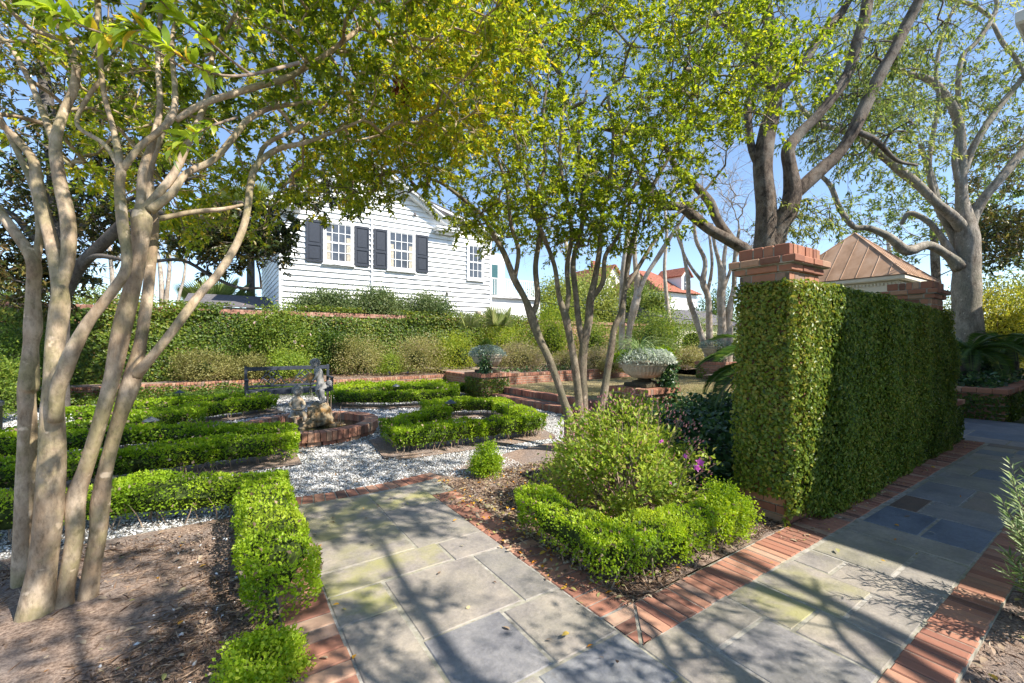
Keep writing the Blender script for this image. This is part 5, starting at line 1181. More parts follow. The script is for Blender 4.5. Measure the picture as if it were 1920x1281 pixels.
def fan_palm(u, v, d, zb, rad, nf, label, trunk=.12, spread=(.1, 1.3), group='fan palms beyond the wall', tonec=.55):
    c = pt(u, v, d); t = thing('fan_palm', label, 'palm', (c.x, c.y, zb), 0, group); h = c.z - zb; mb = MB(); mb.tube([(0, 0, 0), (0, 0, h * .5), (0, 0, h)], [trunk * 1.1, trunk, trunk * .8], 10, jit=.06); mb.build('trunk', 'bark_dark', t); lv = LV(); ms = MB()
    for i in range(nf):
        a_ = 6.28 * i / nf + random.uniform(-.2, .2); e = random.uniform(*spread); dv = np.array([math.cos(a_) * math.cos(e), math.sin(a_) * math.cos(e), math.sin(e)]); q0 = np.array([0, 0, h]); q1 = q0 + dv * rad * .75; ms.tube([q0, q1], [.014, .01], 4, cap=False)
        sv = unit(np.cross(dv, [0, 0, 1.])[None])[0]; up = np.cross(sv, dv); k = 30; an = np.linspace(-1.75, 1.75, k); D = np.cos(an)[:, None] * dv + np.sin(an)[:, None] * sv + up * .12
        L = rad * (.8 + .2 * np.cos(an)) * .85; lv.add(leaves(np.repeat(q1[None], k, 0), D, np.repeat(up[None], k, 0), L, .038 * rad / .8, np.clip(rng.normal(tonec, .15, k), 0, 1), fold=.25, droop=.10))
    lv.build('fan_fronds', 'palm', t); ms.t = [.5] * len(ms.v); ms.build('frond_stem', 'palm', t); return t
fan_palm(882, 640, 17.0, .4, .80, 4, 'small fan palm with upright fronds left of the grey wooden post', .06, (1.1, 1.5), tonec=.8)
fan_palm(932, 642, 17.4, .4, 1.0, 5, 'wider fan palm with upright fronds right of the grey wooden post', .06, (1.0, 1.5), tonec=.8)
fan_palm(470, 420, 22, 0, 1.5, 26, 'tall cabbage palm with a round head left of the white house', .2, (-.6, 1.4), tonec=.75)
fan_palm(405, 600, 21, 0, 1.5, 20, 'short cabbage palm just above the wall left of the house', .2, (-.1, 1.4), tonec=.6)

# ================================================================== WHITE HOUSE
hb = 19.0
hs = gthing('white_house', 'white clapboard house with dark shutters and a gable beyond the garden wall', 'house', 1.89, hb); H0 = 1.89
def roofz(a):                                       # front gable line and lower wing line
    z1 = 9.1 - abs(a - 5.45) * .592; z2 = 7.97 - (a - 7.6) * .262 if a > 7.4 else -9; return max(z1, z2) if a > 5.45 else z1
st_ = .223
def lap_wall(mb, a0, a1, z0, fz, y, axis='a'):
    z = z0
    while True:
        zt = z + st_
        xs = [x for x in np.linspace(a0, a1, 60) if fz(x) >= z + .05]
        if not xs: break
        x0, x1 = min(xs), max(xs); q = random.uniform(-.004, .004)
        v = [(x0 - H0, y - .08, z), (x1 - H0, y - .08, z), (x1 - H0, y - .006, zt), (x0 - H0, y - .006, zt), (x0 - H0, y, z), (x1 - H0, y, z), (x1 - H0, y, zt), (x0 - H0, y, zt)]
        mb.add(v, [(0, 1, 2, 3), (1, 0, 4, 5), (3, 2, 6, 7), (0, 3, 7, 4), (2, 1, 5, 6)]); z = zt
        if z > 9.2: break
mb = MB(); lap_wall(mb, 1.92, 9.0, .4, lambda a: 9.1 - abs(a - 5.45) * .592, 0); mb.build('gable_wall', 'white', hs)
mb = MB(); lap_wall(mb, 9.02, 11.38, .4, lambda a: roofz(a), .02); mb.build('wing_wall', 'white', hs)
mb = MB(); mb.box(0, .035, 0, 9, 0, 6.95)
for i in range(30): mb.add([(-.034, 0.02, .4 + i * st_), (-.034, 9, .4 + i * st_), (-.006, 9, .4 + (i + 1) * st_), (-.006, .02, .4 + (i + 1) * st_), (0, .02, .4 + i * st_), (0, 9, .4 + i * st_)], [(0, 3, 2, 1), (0, 1, 5, 4)])
mb.build('side_wall', 'white', hs)
mb = MB(); mb.box(.04, 9.49, .03, 9, 0, 6.9); mb.prism([(0, 0)], 0, 0) if False else None; mb.build('inner_wall', 'white', hs)
mb = MB(); mb.box(-.04, .10, -.055, .05, .3, 6.98, bev=.005); mb.build('corner_board', 'white', hs)
mb = MB(); mb.box(11.36 - H0, 11.47 - H0, -.05, .06, .3, 6.9, bev=.005); mb.build('corner_board', 'white', hs)
# roofs with raked cornice and eave returns
def slab_between(p, q, y0, y1, th, mb):            # a sloping slab from (x,z) p to q, depth y0..y1
    d = np.array([q[0] - p[0], q[1] - p[1]]); d = d / np.linalg.norm(d); n = np.array([-d[1], d[0]]) * th
    if n[1] < 0: n = -n
    v = [(p[0], y0, p[1]), (q[0], y0, q[1]), (q[0] + n[0], y0, q[1] + n[1]), (p[0] + n[0], y0, p[1] + n[1])]; mb.add(v + [(x, y1, z) for x, _, z in v], [(0, 1, 2, 3), (7, 6, 5, 4), (0, 4, 5, 1), (1, 5, 6, 2), (2, 6, 7, 3), (3, 7, 4, 0)])
ap = (5.45 - H0, 9.12)
mb = MB(); slab_between((-.42, 6.90), ap, -.5, 9, .10, mb); slab_between((7.53, 6.90), ap, -.501, 9, .10, mb); rf = mb.build('roof', 'white', hs)
mb = MB(); slab_between((-.44, 6.99), (ap[0], 9.24), -.53, 9.1, .05, mb); slab_between((7.55, 6.99), (ap[0], 9.24), -.531, 9.1, .05, mb); mb.build('shingles', 'roofgrey', rf)
mb = MB(); slab_between((-.3, 6.80), (ap[0], 8.98), -.36, -.05, .14, mb); slab_between((7.41, 6.80), (ap[0], 8.98), -.361, -.05, .14, mb); mb.build('rake_moulding', 'white', hs)
for x0, x1 in ((-.46, .72), (6.38, 7.58)):
    mb = MB(); mb.box(x0, x1, -.50, -.04, 6.72, 6.80, bev=.01); mb.box(x0 - .05, x1 + .05, -.55, -.04, 6.801, 6.90, bev=.015); mb.box(x0 + .1, x1 - .1, -.30, -.04, 6.62, 6.719); mb.build('eave_return', 'white', hs)
mb = MB(); slab_between((7.62 - H0, 7.98), (11.85 - H0, 6.87), -.28, 9, .12, mb); r2_ = mb.build('wing_roof', 'white', hs)
mb = MB(); slab_between((7.6 - H0, 8.10), (11.87 - H0, 6.99), -.3, 9.1, .05, mb); mb.build('shingles', 'roofgrey', r2_)
mb = MB(); mb.tube([(5.40 - H0, -.08, 6.9), (5.40 - H0, -.08, .4)], .045, 8); mb.build('downpipe', 'white', hs)
def window(a0, a1, z0, z1, cols, rows, y=0, curtain=True):
    y -= .06
    x0, x1 = a0 - H0, a1 - H0; mb = MB(); f = .09
    mb.box(x0 - f, x0, y - .075, y + .02, z0 - f, z1 + f, bev=.006); mb.box(x1, x1 + f, y - .075, y + .02, z0 - f, z1 + f, bev=.006); mb.box(x0, x1, y - .072, y + .02, z1, z1 + f); mb.box(x0, x1, y - .072, y + .02, z0 - f, z0); wn_ = mb.build('window', 'white', hs)
    mb = MB(); mb.box(x0, x1, y - .035, y - .028, z0, z1); mb.build('pane', 'glass', wn_)
    mb = MB(); b = .022
    for i in range(1, cols): x = x0 + (x1 - x0) * i / cols; mb.box(x - b * .6, x + b * .6, y - .052, y - .036, z0, z1)
    for j in range(1, rows): z = z0 + (z1 - z0) * j / rows; h = b * (1.6 if j == rows // 2 else .6); mb.box(x0, x1, y - .0535, y - .0365, z - h, z + h)
    mb.box(x0, x0 + .035, y - .05, y - .036, z0, z1); mb.box(x1 - .035, x1, y - .05, y - .036, z0, z1); mb.box(x0 + .035, x1 - .035, y - .05, y - .036, z1 - .04, z1); mb.box(x0 + .035, x1 - .035, y - .05, y - .036, z0, z0 + .06); mb.build('sash', 'white', wn_)
    mb = MB(); mb.box(x0 - f - .04, x1 + f + .04, y - .12, y - .001, z0 - f - .05, z0 - f - .002, bev=.008); mb.build('sill', 'white', wn_)
    if curtain:
        for s0, s1 in ((x0 + .03, x0 + .2), (x1 - .2, x1 - .03)):
            mb = MB(); vs = []; fs = []; k = 15
            for i in range(k): x = s0 + (s1 - s0) * i / (k - 1); yy = y - .0345 - .004 * (1 + math.sin(i * 1.9)) * .3; vs += [(x, yy - .0012, z0 + .06), (x, yy - .0012, z0 + (z1 - z0) * .66)]
            for i in range(k - 1): fs.append((2 * i, 2 * i + 2, 2 * i + 3, 2 * i + 1))
            mb.add(vs, fs); mb.build('curtain', 'curtain', wn_)
    return wn_
def shutter(a0, a1, z0, z1):
    x0, x1 = a0 - H0, a1 - H0; mb = MB(); y = -.085; w_ = .07; zm = z0 + (z1 - z0) * .42
    mb.box(x0, x0 + w_, y - .045, y, z0, z1, bev=.005); mb.box(x1 - w_, x1, y - .045, y, z0, z1, bev=.005)
    for za, zb in ((z0, z0 + .1), (zm - .05, zm + .05), (z1 - .1, z1)): mb.box(x0 + w_, x1 - w_, y - .044, y, za, zb, bev=.004)
    for za, zb in ((z0 + .1, zm - .05), (zm + .05, z1 - .1)): mb.box(x0 + w_, x1 - w_, y - .018, y, za, zb); mb.box(x0 + w_ + .04, x1 - w_ - .04, y - .036, y - .019, za + .04, zb - .04, bev=.012)
    mb.build('shutter', 'shutter', hs)
window(3.52, 4.55, 4.83, 6.42, 4, 4); window(6.16, 7.26, 4.80, 6.42, 4, 4); window(10.13, 10.88, 4.68, 6.30, 3, 4, .02, False)
shutter(2.80, 3.40, 4.75, 6.46); shutter(4.68, 5.28, 4.75, 6.46); shutter(5.49, 6.06, 4.73, 6.46); shutter(7.38, 7.98, 4.73, 6.46)
for x, z in ((7.35, 7.3), (8.95, 3.75)):
    mb = MB(); mb.box(x - H0 - .05, x - H0 + .05, -.15, -.03, z, z + .13, bev=.01); mb.build('vent', 'roofgrey', hs)
# balcony wing behind the corner
mb = MB(); mb.box(11.42 - H0, 15.3 - H0, 1.2, 6, 0, 3.95); mb.box(11.42 - H0, 15.4 - H0, 1.0, 6, 3.951, 4.1); mb.box(11.42 - H0, 14.5 - H0, 3.4, 6, 4.101, 6.9); mb.build('rear_wing', 'white', hs)
mb = MB(); mb.box(13.35 - H0, 13.95 - H0, 3.33, 3.399, 4.3, 6.2); mb.build('door', 'teal', hs)
mb = MB()
for i in range(27): x = 11.5 + i * .14 - H0; mb.box(x - .014, x + .014, 1.05, 1.08, 4.12, 4.95)
for x in (11.48, 13.4, 15.25): mb.box(x - H0 - .05, x - H0 + .05, 1.01, 1.12, 4.101, 5.08)
mb.box(11.45 - H0, 15.3 - H0, 1.03, 1.10, 4.951, 5.01); mb.build('balcony_railing', 'white', hs)
mb = MB(); mb.tube([(15.3 - H0, 1.1, 0), (15.3 - H0, 1.1, 3.95)], .13, 12); mb.build('column', 'white', hs)
# low outbuilding roof at its left
ob = gthing('outbuilding', 'grey roofed white shed at the left of the white house above the wall', 'shed', -1.0, 20.5)
mb = MB(); mb.box(0, 2.6, 0, 3, 0, 2.9); mb.build('wall', 'white', ob); mb = MB(); mb.add([(-.2, -.3, 2.9), (2.8, -.3, 2.9), (2.8, 3.2, 3.6), (-.2, 3.2, 3.6), (-.2, -.3, 2.98), (2.8, -.3, 2.98), (2.8, 3.2, 3.68), (-.2, 3.2, 3.68)], [(3, 2, 1, 0), (4, 5, 6, 7), (0, 1, 5, 4), (1, 2, 6, 5), (2, 3, 7, 6), (3, 0, 4, 7)]); mb.build('roof', 'roofgrey', ob)

# ================================================================== COPPER ROOFED PAVILION
pv = gthing('pavilion', 'cream pavilion with a pyramid copper roof behind the vine covered wall', 'pavilion', 17.2, 4.26); s_p = 3.7
mb = MB(); mb.box(.3, s_p - .3, .3, s_p - .3, 0, 3.2); mb.build('wall', 'cream', pv)
mb = MB(); mb.box(.18, s_p - .18, .18, s_p - .18, 3.0, 3.45, bev=.02); mb.box(.0, s_p, .0, s_p, 3.451, 3.60, bev=.03); mb.build('cornice', 'cream', pv)
mb = MB()
for i in range(34): x = .3 + (s_p - .6) * i / 33; mb.box(.13, .179, x - .025, x + .025, 3.32, 3.40); mb.box(x - .025, x + .025, .13, .179, 3.32, 3.40)
mb.build('dentil', 'cream', pv)
c2 = s_p / 2; mb = MB(); mb.add([(-.04, -.04, 3.61), (s_p + .04, -.04, 3.61), (s_p + .04, s_p + .04, 3.61), (-.04, s_p + .04, 3.61), (c2, c2, 5.47)], [(0, 1, 4), (1, 2, 4), (2, 3, 4), (3, 0, 4), (3, 2, 1, 0)])
rf = mb.build('roof', 'copper', pv); mb = MB()
for i in range(1, 9):
    x = -.04 + (s_p + .08) * i / 9; h = min(x + .04, s_p + .04 - x) / (c2 + .04); zt = 3.61 + 1.86 * h; dd_ = -.04 + (c2 + .04) * h
    mb.tube([(-.04, x, 3.625), (dd_, x, zt + .012)], .010, 4); mb.tube([(x, -.04, 3.625), (x, dd_, zt + .012)], .010, 4)
for cx, cy in ((-.04, -.04), (s_p + .04, -.04), (-.04, s_p + .04)): mb.tube([(cx, cy, 3.62), (c2, c2, 5.48)], .028, 5)
mb.build('standing_seams', 'copper', rf)

# ================================================================== FAR HOUSES
fh = thing('far_house', 'distant white house with a red tile roof and an arched dormer', 'house', pt(1300, 640, 44), TH)
fo = fh.location; fo.z = 0
def fpz(v): return EYE + (640.5 - v) / F * 44
Lx = -5.5
mb = MB(); mb.box(Lx, .6, 0, 7, 0, fpz(553)); mb.build('wall', 'white', fh)
mb = MB(); z0 = fpz(552); z1 = fpz(505); mb.add([(Lx - .3, -.4, z0), (1.1, -.4, z0), (1.1, 7.4, z0), (Lx - .3, 7.4, z0), (Lx + 1, 3.5, z1), (-2.2, 3.5, z1)], [(0, 1, 5, 4), (1, 2, 5), (2, 3, 4, 5), (3, 0, 4), (3, 2, 1, 0)]); mb.build('roof', 'tile', fh)
dx = -.9; dz0 = fpz(549); dz1 = fpz(518); mb = MB(); mb.box(dx - .75, dx + .75, .2, 3, dz0, dz1); mb.add([(dx - .75, .2, dz1), (dx + .75, .2, dz1), (dx, .2, dz1 + .75), (dx - .75, 3, dz1), (dx + .75, 3, dz1), (dx, 3, dz1 + .75)], [(0, 1, 2), (0, 2, 5, 3), (1, 4, 5, 2)]); dm = mb.build('dormer', 'white', fh)
mb = MB(); slab_between((dx - .95, dz1 - .15), (dx, dz1 + .78), .0, 3.2, .1, mb); slab_between((dx + .95, dz1 - .15), (dx, dz1 + .78), .001, 3.2, .1, mb); mb.build('dormer_roof', 'tile', dm)
mb = MB(); mb.prism([(0, 0)], 0, 0) if False else None; pr_ = [(dx + .35 * math.cos(t), dz1 - .25 + .45 * math.sin(t)) for t in np.linspace(0, PI, 12)] + [(dx - .35, dz0 + .25), (dx + .35, dz0 + .25)]
mb.add([(x, .15, z) for x, z in pr_] + [(x, .19, z) for x, z in pr_], [tuple(range(len(pr_) - 1, -1, -1))] + [(i, (i + 1) % 14, 14 + (i + 1) % 14, 14 + i) for i in range(14)]); mb.build('arched_window', 'glass', dm)
mb = MB(); 
for x in (dx - .12, dx + .12): mb.box(x - .03, x + .03, .11, .149, dz0 + .25, dz1 + .1)
for z in (dz0 + .6, dz0 + .95): mb.box(dx - .33, dx + .33, .112, .1485, z, z + .05)
mb.build('muntin', 'white', dm)
fh2 = thing('far_house', 'distant gabled house with a red ridge half hidden by pale green trees', 'house', pt(1150, 640, 46), TH); fh2.location.z = 0
def f2(v): return EYE + (640.5 - v) / F * 46
mb = MB(); mb.box(-2, 2, 0, 6, 0, f2(540)); mb.add([(-2, 0, f2(540)), (2, 0, f2(540)), (0, 0, f2(500)), (-2, 6, f2(540)), (2, 6, f2(540)), (0, 6, f2(500))], [(0, 1, 2), (5, 4, 3)]); mb.build('wall', 'white', fh2)
mb = MB(); slab_between((-2.3, f2(544)), (0, f2(498)), -.3, 6.3, .14, mb); slab_between((2.3, f2(544)), (0, f2(498)), -.301, 6.3, .14, mb); mb.build('roof', 'tile', fh2)
mb = MB(); mb.box(-.3, .3, -.05, .02, f2(535), f2(520)); mb.build('window', 'glass', fh2); mb = MB(); mb.box(-1.0, -.6, 2, 2.4, f2(505), f2(485), bev=.05); mb.build('chimney', 'tile', fh2)
for (u, d, vr, ve, ww, lab) in ((1330, 26, 575, 610, 3.2, 'low building with a grey shingled roof beyond the wall near the pillar'), (1140, 27, 575, 612, 2.4, 'grey roofed low building seen between the multi stemmed trunks')):
    g_ = thing('grey_roofed_building', lab, 'building', (pt(u, 640, d).x, d, 0), TH); e_ = EYE + (640.5 - ve) / F * d; r_ = EYE + (640.5 - vr) / F * d
    mb = MB(); mb.box(-ww, ww, 0, 5, 0, e_ + .02); mb.build('wall', 'cream', g_)
    mb = MB(); mb.add([(-ww - .3, -.3, e_), (ww + .3, -.3, e_), (ww + .3, 5.3, e_), (-ww - .3, 5.3, e_), (-ww - .3, 2.5, r_), (ww + .3, 2.5, r_)], [(0, 1, 5, 4), (2, 3, 4, 5), (1, 2, 5), (3, 0, 4), (3, 2, 1, 0)]); mb.build('roof', 'roofgrey', g_)
# the house the picture is taken from: its eave corner shows at the top right and shades the path
ch = gthing('near_house', 'white eave corner of the near house at the top right corner of the picture', 'house', 5.98, .72)
mb = MB(); mb.box(.0, 16, -14, .0, 4.42, 4.55, bev=.02); mb.box(.10, 16, -14, -.1, 4.30, 4.419, bev=.02); mb.build('eave', 'white', ch)
mb = MB(); mb.box(.9, 16, -14, -.9, 0, 4.299); mb.build('wall', 'white', ch)
mb = MB(); mb.add([(.10, -.10, 4.56), (16, -.10, 4.56), (16, -14, 4.56), (.10, -14, 4.56), (7, -7, 7.2)], [(1, 0, 4), (2, 1, 4), (3, 2, 4), (0, 3, 4)]); mb.build('roof', 'roofgrey', ch)

# ================================================================== TREES
def tree_root(name, label, base, group=None): return thing(name, label, 'tree', base, 0, group)
# --- left foreground tree: five smooth leaning trunks
A = Tree(); B0 = pt(100, 1150, 2.47); B0.z = 0
A.limb([(38, 1150, 2.72, 40), (40, 1060, 2.72, 42), (46, 940, 2.72, 42), (52, 820, 2.72, 43), (50, 740, 2.72, 40), (54, 720, 2.72, 46), (58, 650, 2.72, 33), (62, 615, 2.72, 40), (62, 550, 2.72, 31), (64, 500, 2.7, 32), (52, 470, 2.7, 28), (20, 425, 2.7, 25), (-20, 370, 2.7, 24), (-70, 290, 2.6, 22)], .05)
A.limb([(64, 500, 2.7, 26), (74, 440, 2.75, 17), (66, 360, 2.8, 18), (40, 300, 2.9, 14), (5, 230, 2.95, 13), (-40, 150, 3.0, 12)], .06)
A.limb([(62, 1180, 2.42, 92), (68, 1140, 2.42, 78), (80, 1060, 2.42, 62), (90, 980, 2.42, 60), (98, 860, 2.42, 58), (98, 780, 2.42, 54), (100, 720, 2.42, 44), (104, 640, 2.44, 40), (112, 580, 2.45, 42), (112, 540, 2.46, 34), (100, 470, 2.5, 30), (85, 410, 2.52, 28), (70, 345, 2.55, 29), (62, 300, 2.55, 22), (35, 265, 2.55, 18), (0, 230, 2.5, 16), (-50, 180, 2.4, 14)], .05)
A.limb([(112, 545, 2.46, 28), (128, 480, 2.5, 30), (127, 410, 2.5, 32), (112, 340, 2.52, 30), (104, 270, 2.55, 26), (118, 215, 2.6, 21), (140, 160, 2.62, 21), (140, 100, 2.65, 18), (112, 55, 2.65, 14), (95, 0, 2.7, 13), (80, -70, 2.8, 10)], .05)
A.limb([(104, 270, 2.55, 20), (80, 210, 2.7, 15), (55, 150, 2.8, 13), (20, 90, 2.9, 12), (-20, 50, 3.0, 10)], .05)
A.limb([(104, 790, 2.38, 34), (108, 735, 2.36, 34), (120, 700, 2.36, 36), (135, 660, 2.36, 33), (165, 605, 2.38, 25), (200, 560, 2.4, 22), (232, 515, 2.42, 22), (238, 480, 2.44, 21), (230, 420, 2.46, 23), (224, 350, 2.5, 21), (226, 315, 2.5, 20), (212, 240, 2.55, 12), (196, 180, 2.58, 12), (186, 90, 2.6, 14), (184, 20, 2.62, 14), (180, -60, 2.7, 11)], .05)
A.limb([(228, 320, 2.5, 16), (260, 278, 2.55, 15), (300, 245, 2.6, 15), (325, 215, 2.65, 14), (328, 165, 2.7, 12), (322, 90, 2.75, 10), (330, 10, 2.8, 8), (320, -60, 2.9, 6)], .05)
A.limb([(222, 310, 2.5, 12), (195, 270, 2.5, 11), (145, 235, 2.6, 10), (160, 190, 2.65, 11), (195, 140, 2.7, 11), (220, 90, 2.8, 9), (260, 30, 2.9, 8), (290, -40, 3, 7)], .05)
A.limb([(330, 225, 2.66, 13), (380, 195, 2.75, 14), (440, 175, 2.85, 13), (490, 160, 2.95, 13), (540, 145, 3.05, 12), (600, 110, 3.2, 10), (660, 65, 3.35, 9), (720, 10, 3.5, 8), (760, -40, 3.6, 6)], .06)
A.limb([(118, 1150, 2.50, 48), (124, 1100, 2.50, 38), (140, 1010, 2.50, 38), (142, 935, 2.5, 42), (160, 880, 2.50, 33), (185, 800, 2.50, 34), (210, 710, 2.51, 35), (228, 620, 2.52, 38), (250, 530, 2.54, 34), (262, 460, 2.55, 33), (266, 410, 2.56, 40), (264, 380, 2.58, 20), (268, 320, 2.6, 18), (285, 270, 2.65, 16), (300, 200, 2.7, 13), (296, 120, 2.8, 12), (300, 40, 2.9, 10), (305, -40, 3, 8)], .06)
A.limb([(268, 400, 2.57, 24), (300, 360, 2.6, 18), (330, 320, 2.65, 17), (352, 270, 2.7, 15), (375, 220, 2.8, 13), (395, 160, 2.9, 11), (400, 100, 3.0, 10), (440, 30, 3.1, 8), (470, -40, 3.2, 6)], .05)
A.limb([(280, 395, 2.57, 22), (320, 365, 2.62, 17), (350, 325, 2.7, 15), (400, 300, 2.8, 14), (440, 255, 2.9, 13), (470, 220, 3.0, 11), (520, 200, 3.15, 9), (600, 190, 3.3, 7)], .06)
A.limb([(163, 1135, 2.58, 46), (172, 1070, 2.58, 38), (184, 1000, 2.58, 36), (188, 945, 2.58, 40), (198, 880, 2.58, 31), (222, 790, 2.58, 32), (245, 720, 2.58, 42), (262, 650, 2.6, 26), (276, 560, 2.64, 24), (284, 480, 2.68, 22), (288, 410, 2.72, 20), (280, 330, 2.76, 16), (300, 260, 2.8, 13), (330, 190, 2.9, 10)], .06)
A.limb([(252, 705, 2.58, 32), (280, 675, 2.58, 22), (318, 628, 2.62, 19), (350, 585, 2.68, 20), (378, 548, 2.75, 18), (412, 510, 2.82, 18), (445, 455, 2.9, 16), (462, 405, 2.98, 15), (470, 345, 3.05, 16), (482, 310, 3.1, 14), (520, 280, 3.2, 12), (570, 268, 3.3, 9), (620, 250, 3.4, 7), (680, 225, 3.5, 5)], .06)
A.limb([(482, 312, 3.1, 11), (500, 270, 3.2, 9), (560, 240, 3.35, 8), (610, 200, 3.5, 6), (640, 150, 3.6, 5)], .06)
A.limb([(300, 410, 2.6, 12), (360, 398, 2.7, 11), (420, 392, 2.8, 9), (455, 384, 2.9, 6)], .06)
T1 = np.concatenate([ell(470, (-2.6, 3.5, 4.2), (2.2, 1.7, 1.25), holes=.25, lo=-.85), ell(240, (-1.0, 3.8, 4.05), (1.3, 1.2, .95), lo=-.9, holes=.25), ell(60, (-3.0, 4.2, 3.0), (1.2, .8, .35), lo=-1),
    ell(70, (-1.3, 2.4, 4.3), (1.3, .9, .6), lo=-1), ell(40, (-2.9, 2.2, 3.9), (.8, .6, .7), lo=-1)])
A.grow(T1, .2, .0032, .42); A.twigs(4, .24, .9, .0018, frac=.97)
ta = tree_root('multi_stemmed_tree', 'foreground tree with several smooth pale leaning trunks at the left of the picture', B0)
A.mesh('trunk', 'bark_smooth', ta, B0); A.crown('crown', 'priv', ta, B0, 20, .056, .027, (.60, .22), six=False)
# sunlit sprigs hanging close to the lens
sp_ = Tree(); 
sp_.limb([(345, 130, 1.9, 6), (300, 100, 1.6, 5), (235, 75, 1.45, 4.5), (170, 55, 1.35, 4), (115, 32, 1.3, 3), (90, 22, 1.28, 2)], 0, 4, True, 6)
sp_.limb([(560, 118, 2.1, 8), (470, 140, 1.8, 7), (400, 138, 1.6, 6), (330, 100, 1.45, 5), (280, 60, 1.4, 4), (240, 60, 1.38, 3)], 0, 4, True, 6)
sp_.limb([(470, 140, 1.8, 6), (430, 110, 1.7, 5), (370, 60, 1.55, 4), (320, 20, 1.5, 3), (300, 0, 1.45, 2)], 0, 4, True, 6)
sp_.limb([(445, 220, 1.9, 6), (400, 235, 1.75, 5), (360, 255, 1.65, 4), (330, 280, 1.6, 3)], 0, 4, True, 6)
pos = np.array(sp_.pos); lv = LV(); pp = []; dd = []
for ids, _ in sp_.chains:
    for k, i in enumerate(ids):
        if k < len(ids) * .3: continue
        m = 4 if k < len(ids) - 1 else 6
        tn_ = pos[ids[min(k, len(ids) - 1)]] - pos[ids[max(k - 1, 0)]]; tn_ = tn_ / (np.linalg.norm(tn_) + 1e-9)
        for _q in range(m): pp.append(pos[i]); dd.append(tn_ * .8 + rng.normal(size=3) * .55 + [0, 0, .1])
pp = np.array(pp); dd = np.array(dd); n = len(pp)
lv.add(leaves(pp, dd, rng.normal(size=(n, 3)) * .4 + [0, -.5, 1], .080 * rng.uniform(.6, 1.1, n), .026, np.where(rng.random(n) < .08, 1, rng.uniform(.05, .75, n)), six=True, fold=.22, droop=.28))
lv.build('hanging_leaves', 'sprig', ta, origin=B0); sp_.mesh('twig', 'dry_twig', ta, B0)

# --- centre tree: slender stems splaying from one base
Cn = Tree(); C0 = pt(1092, 860, 5.9); C0.z = 0
Cn.limb([(1088, 862, 5.9, 26.1), (1070, 830, 5.88, 22.6), (1066, 780, 5.85, 17.4), (1058, 755, 5.85, 15.7), (1045, 715, 5.85, 13.9), (1028, 670, 5.85, 14.8), (1010, 632, 5.85, 15.7), (996, 592, 5.85, 19.1), (984, 560, 5.85, 13.1), (965, 525, 5.85, 13.1), (945, 475, 5.8, 10.4), (925, 440, 5.8, 9.6), (905, 405, 5.75, 7.8), (870, 375, 5.7, 7.0), (830, 345, 5.7, 6.1), (790, 330, 5.65, 4.3)], .08)
Cn.limb([(996, 595, 5.85, 13.1), (1008, 560, 5.9, 12.2), (1004, 500, 5.95, 10.4), (1012, 440, 6.0, 9.6), (1010, 370, 6.0, 7.8), (1022, 300, 6.0, 7.0), (1018, 220, 6.0, 6.1), (1030, 130, 6.0, 4.3)], .08)
Cn.limb([(965, 525, 5.85, 8.7), (972, 470, 5.8, 7.8), (958, 420, 5.75, 7.0), (950, 350, 5.7, 7.0), (930, 290, 5.65, 5.2), (905, 230, 5.6, 4.3), (900, 150, 5.6, 3.5)], .08)
Cn.limb([(1090, 862, 5.92, 24.4), (1088, 800, 5.92, 17.4), (1085, 745, 5.92, 14.8), (1077, 680, 5.92, 13.1), (1068, 630, 5.9, 13.1), (1060, 592, 5.9, 15.7), (1048, 555, 5.9, 10.4), (1040, 500, 5.85, 8.7), (1022, 450, 5.8, 8.7), (1000, 395, 5.75, 7.8), (985, 330, 5.7, 7.0), (965, 250, 5.7, 5.2), (960, 170, 5.6, 4.3)], .09)
Cn.limb([(1060, 594, 5.9, 10.4), (1066, 550, 5.95, 9.6), (1063, 500, 6, 8.7), (1072, 440, 6.05, 8.7), (1062, 370, 6.1, 7.8), (1050, 300, 6.1, 6.1), (1056, 200, 6.1, 5.2)], .08)
Cn.limb([(1094, 862, 5.95, 24.4), (1095, 800, 5.95, 17.4), (1094, 741, 5.95, 15.7), (1092, 690, 5.95, 14.8), (1095, 650, 5.95, 15.7), (1104, 600, 6, 14.8), (1107, 562, 6, 13.9), (1116, 520, 6.05, 10.4), (1124, 470, 6.1, 9.6), (1128, 410, 6.1, 8.7), (1142, 340, 6.15, 7.8), (1150, 260, 6.2, 6.1), (1140, 180, 6.2, 4.3)], .09)
Cn.limb([(1095, 655, 5.95, 12.2), (1086, 610, 6.0, 11.3), (1080, 555, 6.05, 10.4), (1075, 490, 6.1, 9.6), (1090, 430, 6.15, 8.7), (1096, 350, 6.2, 7.8), (1084, 270, 6.2, 6.1), (1100, 170, 6.2, 4.3)], .08)
Cn.limb([(1107, 562, 6.0, 10.4), (1130, 530, 6.0, 8.7), (1135, 480, 6.0, 7.8), (1160, 440, 6.0, 7.0), (1172, 380, 6.0, 7.0), (1200, 330, 6.0, 6.1), (1220, 270, 6.0, 4.3)], .08)
Cn.limb([(1100, 862, 6.0, 22.6), (1118, 800, 6.02, 15.7), (1132, 740, 6.05, 13.9), (1140, 690, 6.08, 13.1), (1147, 648, 6.1, 14.8), (1152, 615, 6.1, 12.2), (1165, 585, 6.15, 12.2), (1172, 540, 6.2, 10.4), (1180, 480, 6.2, 10.4), (1192, 430, 6.25, 9.6), (1208, 380, 6.3, 8.7), (1240, 320, 6.3, 7.0), (1275, 260, 6.3, 5.2), (1300, 190, 6.3, 4.3)], .09)
Cn.limb([(1172, 545, 6.2, 8.7), (1195, 505, 6.25, 7.8), (1222, 460, 6.3, 7.0), (1260, 410, 6.35, 7.0), (1310, 370, 6.4, 5.2), (1360, 310, 6.4, 4.3)], .08)
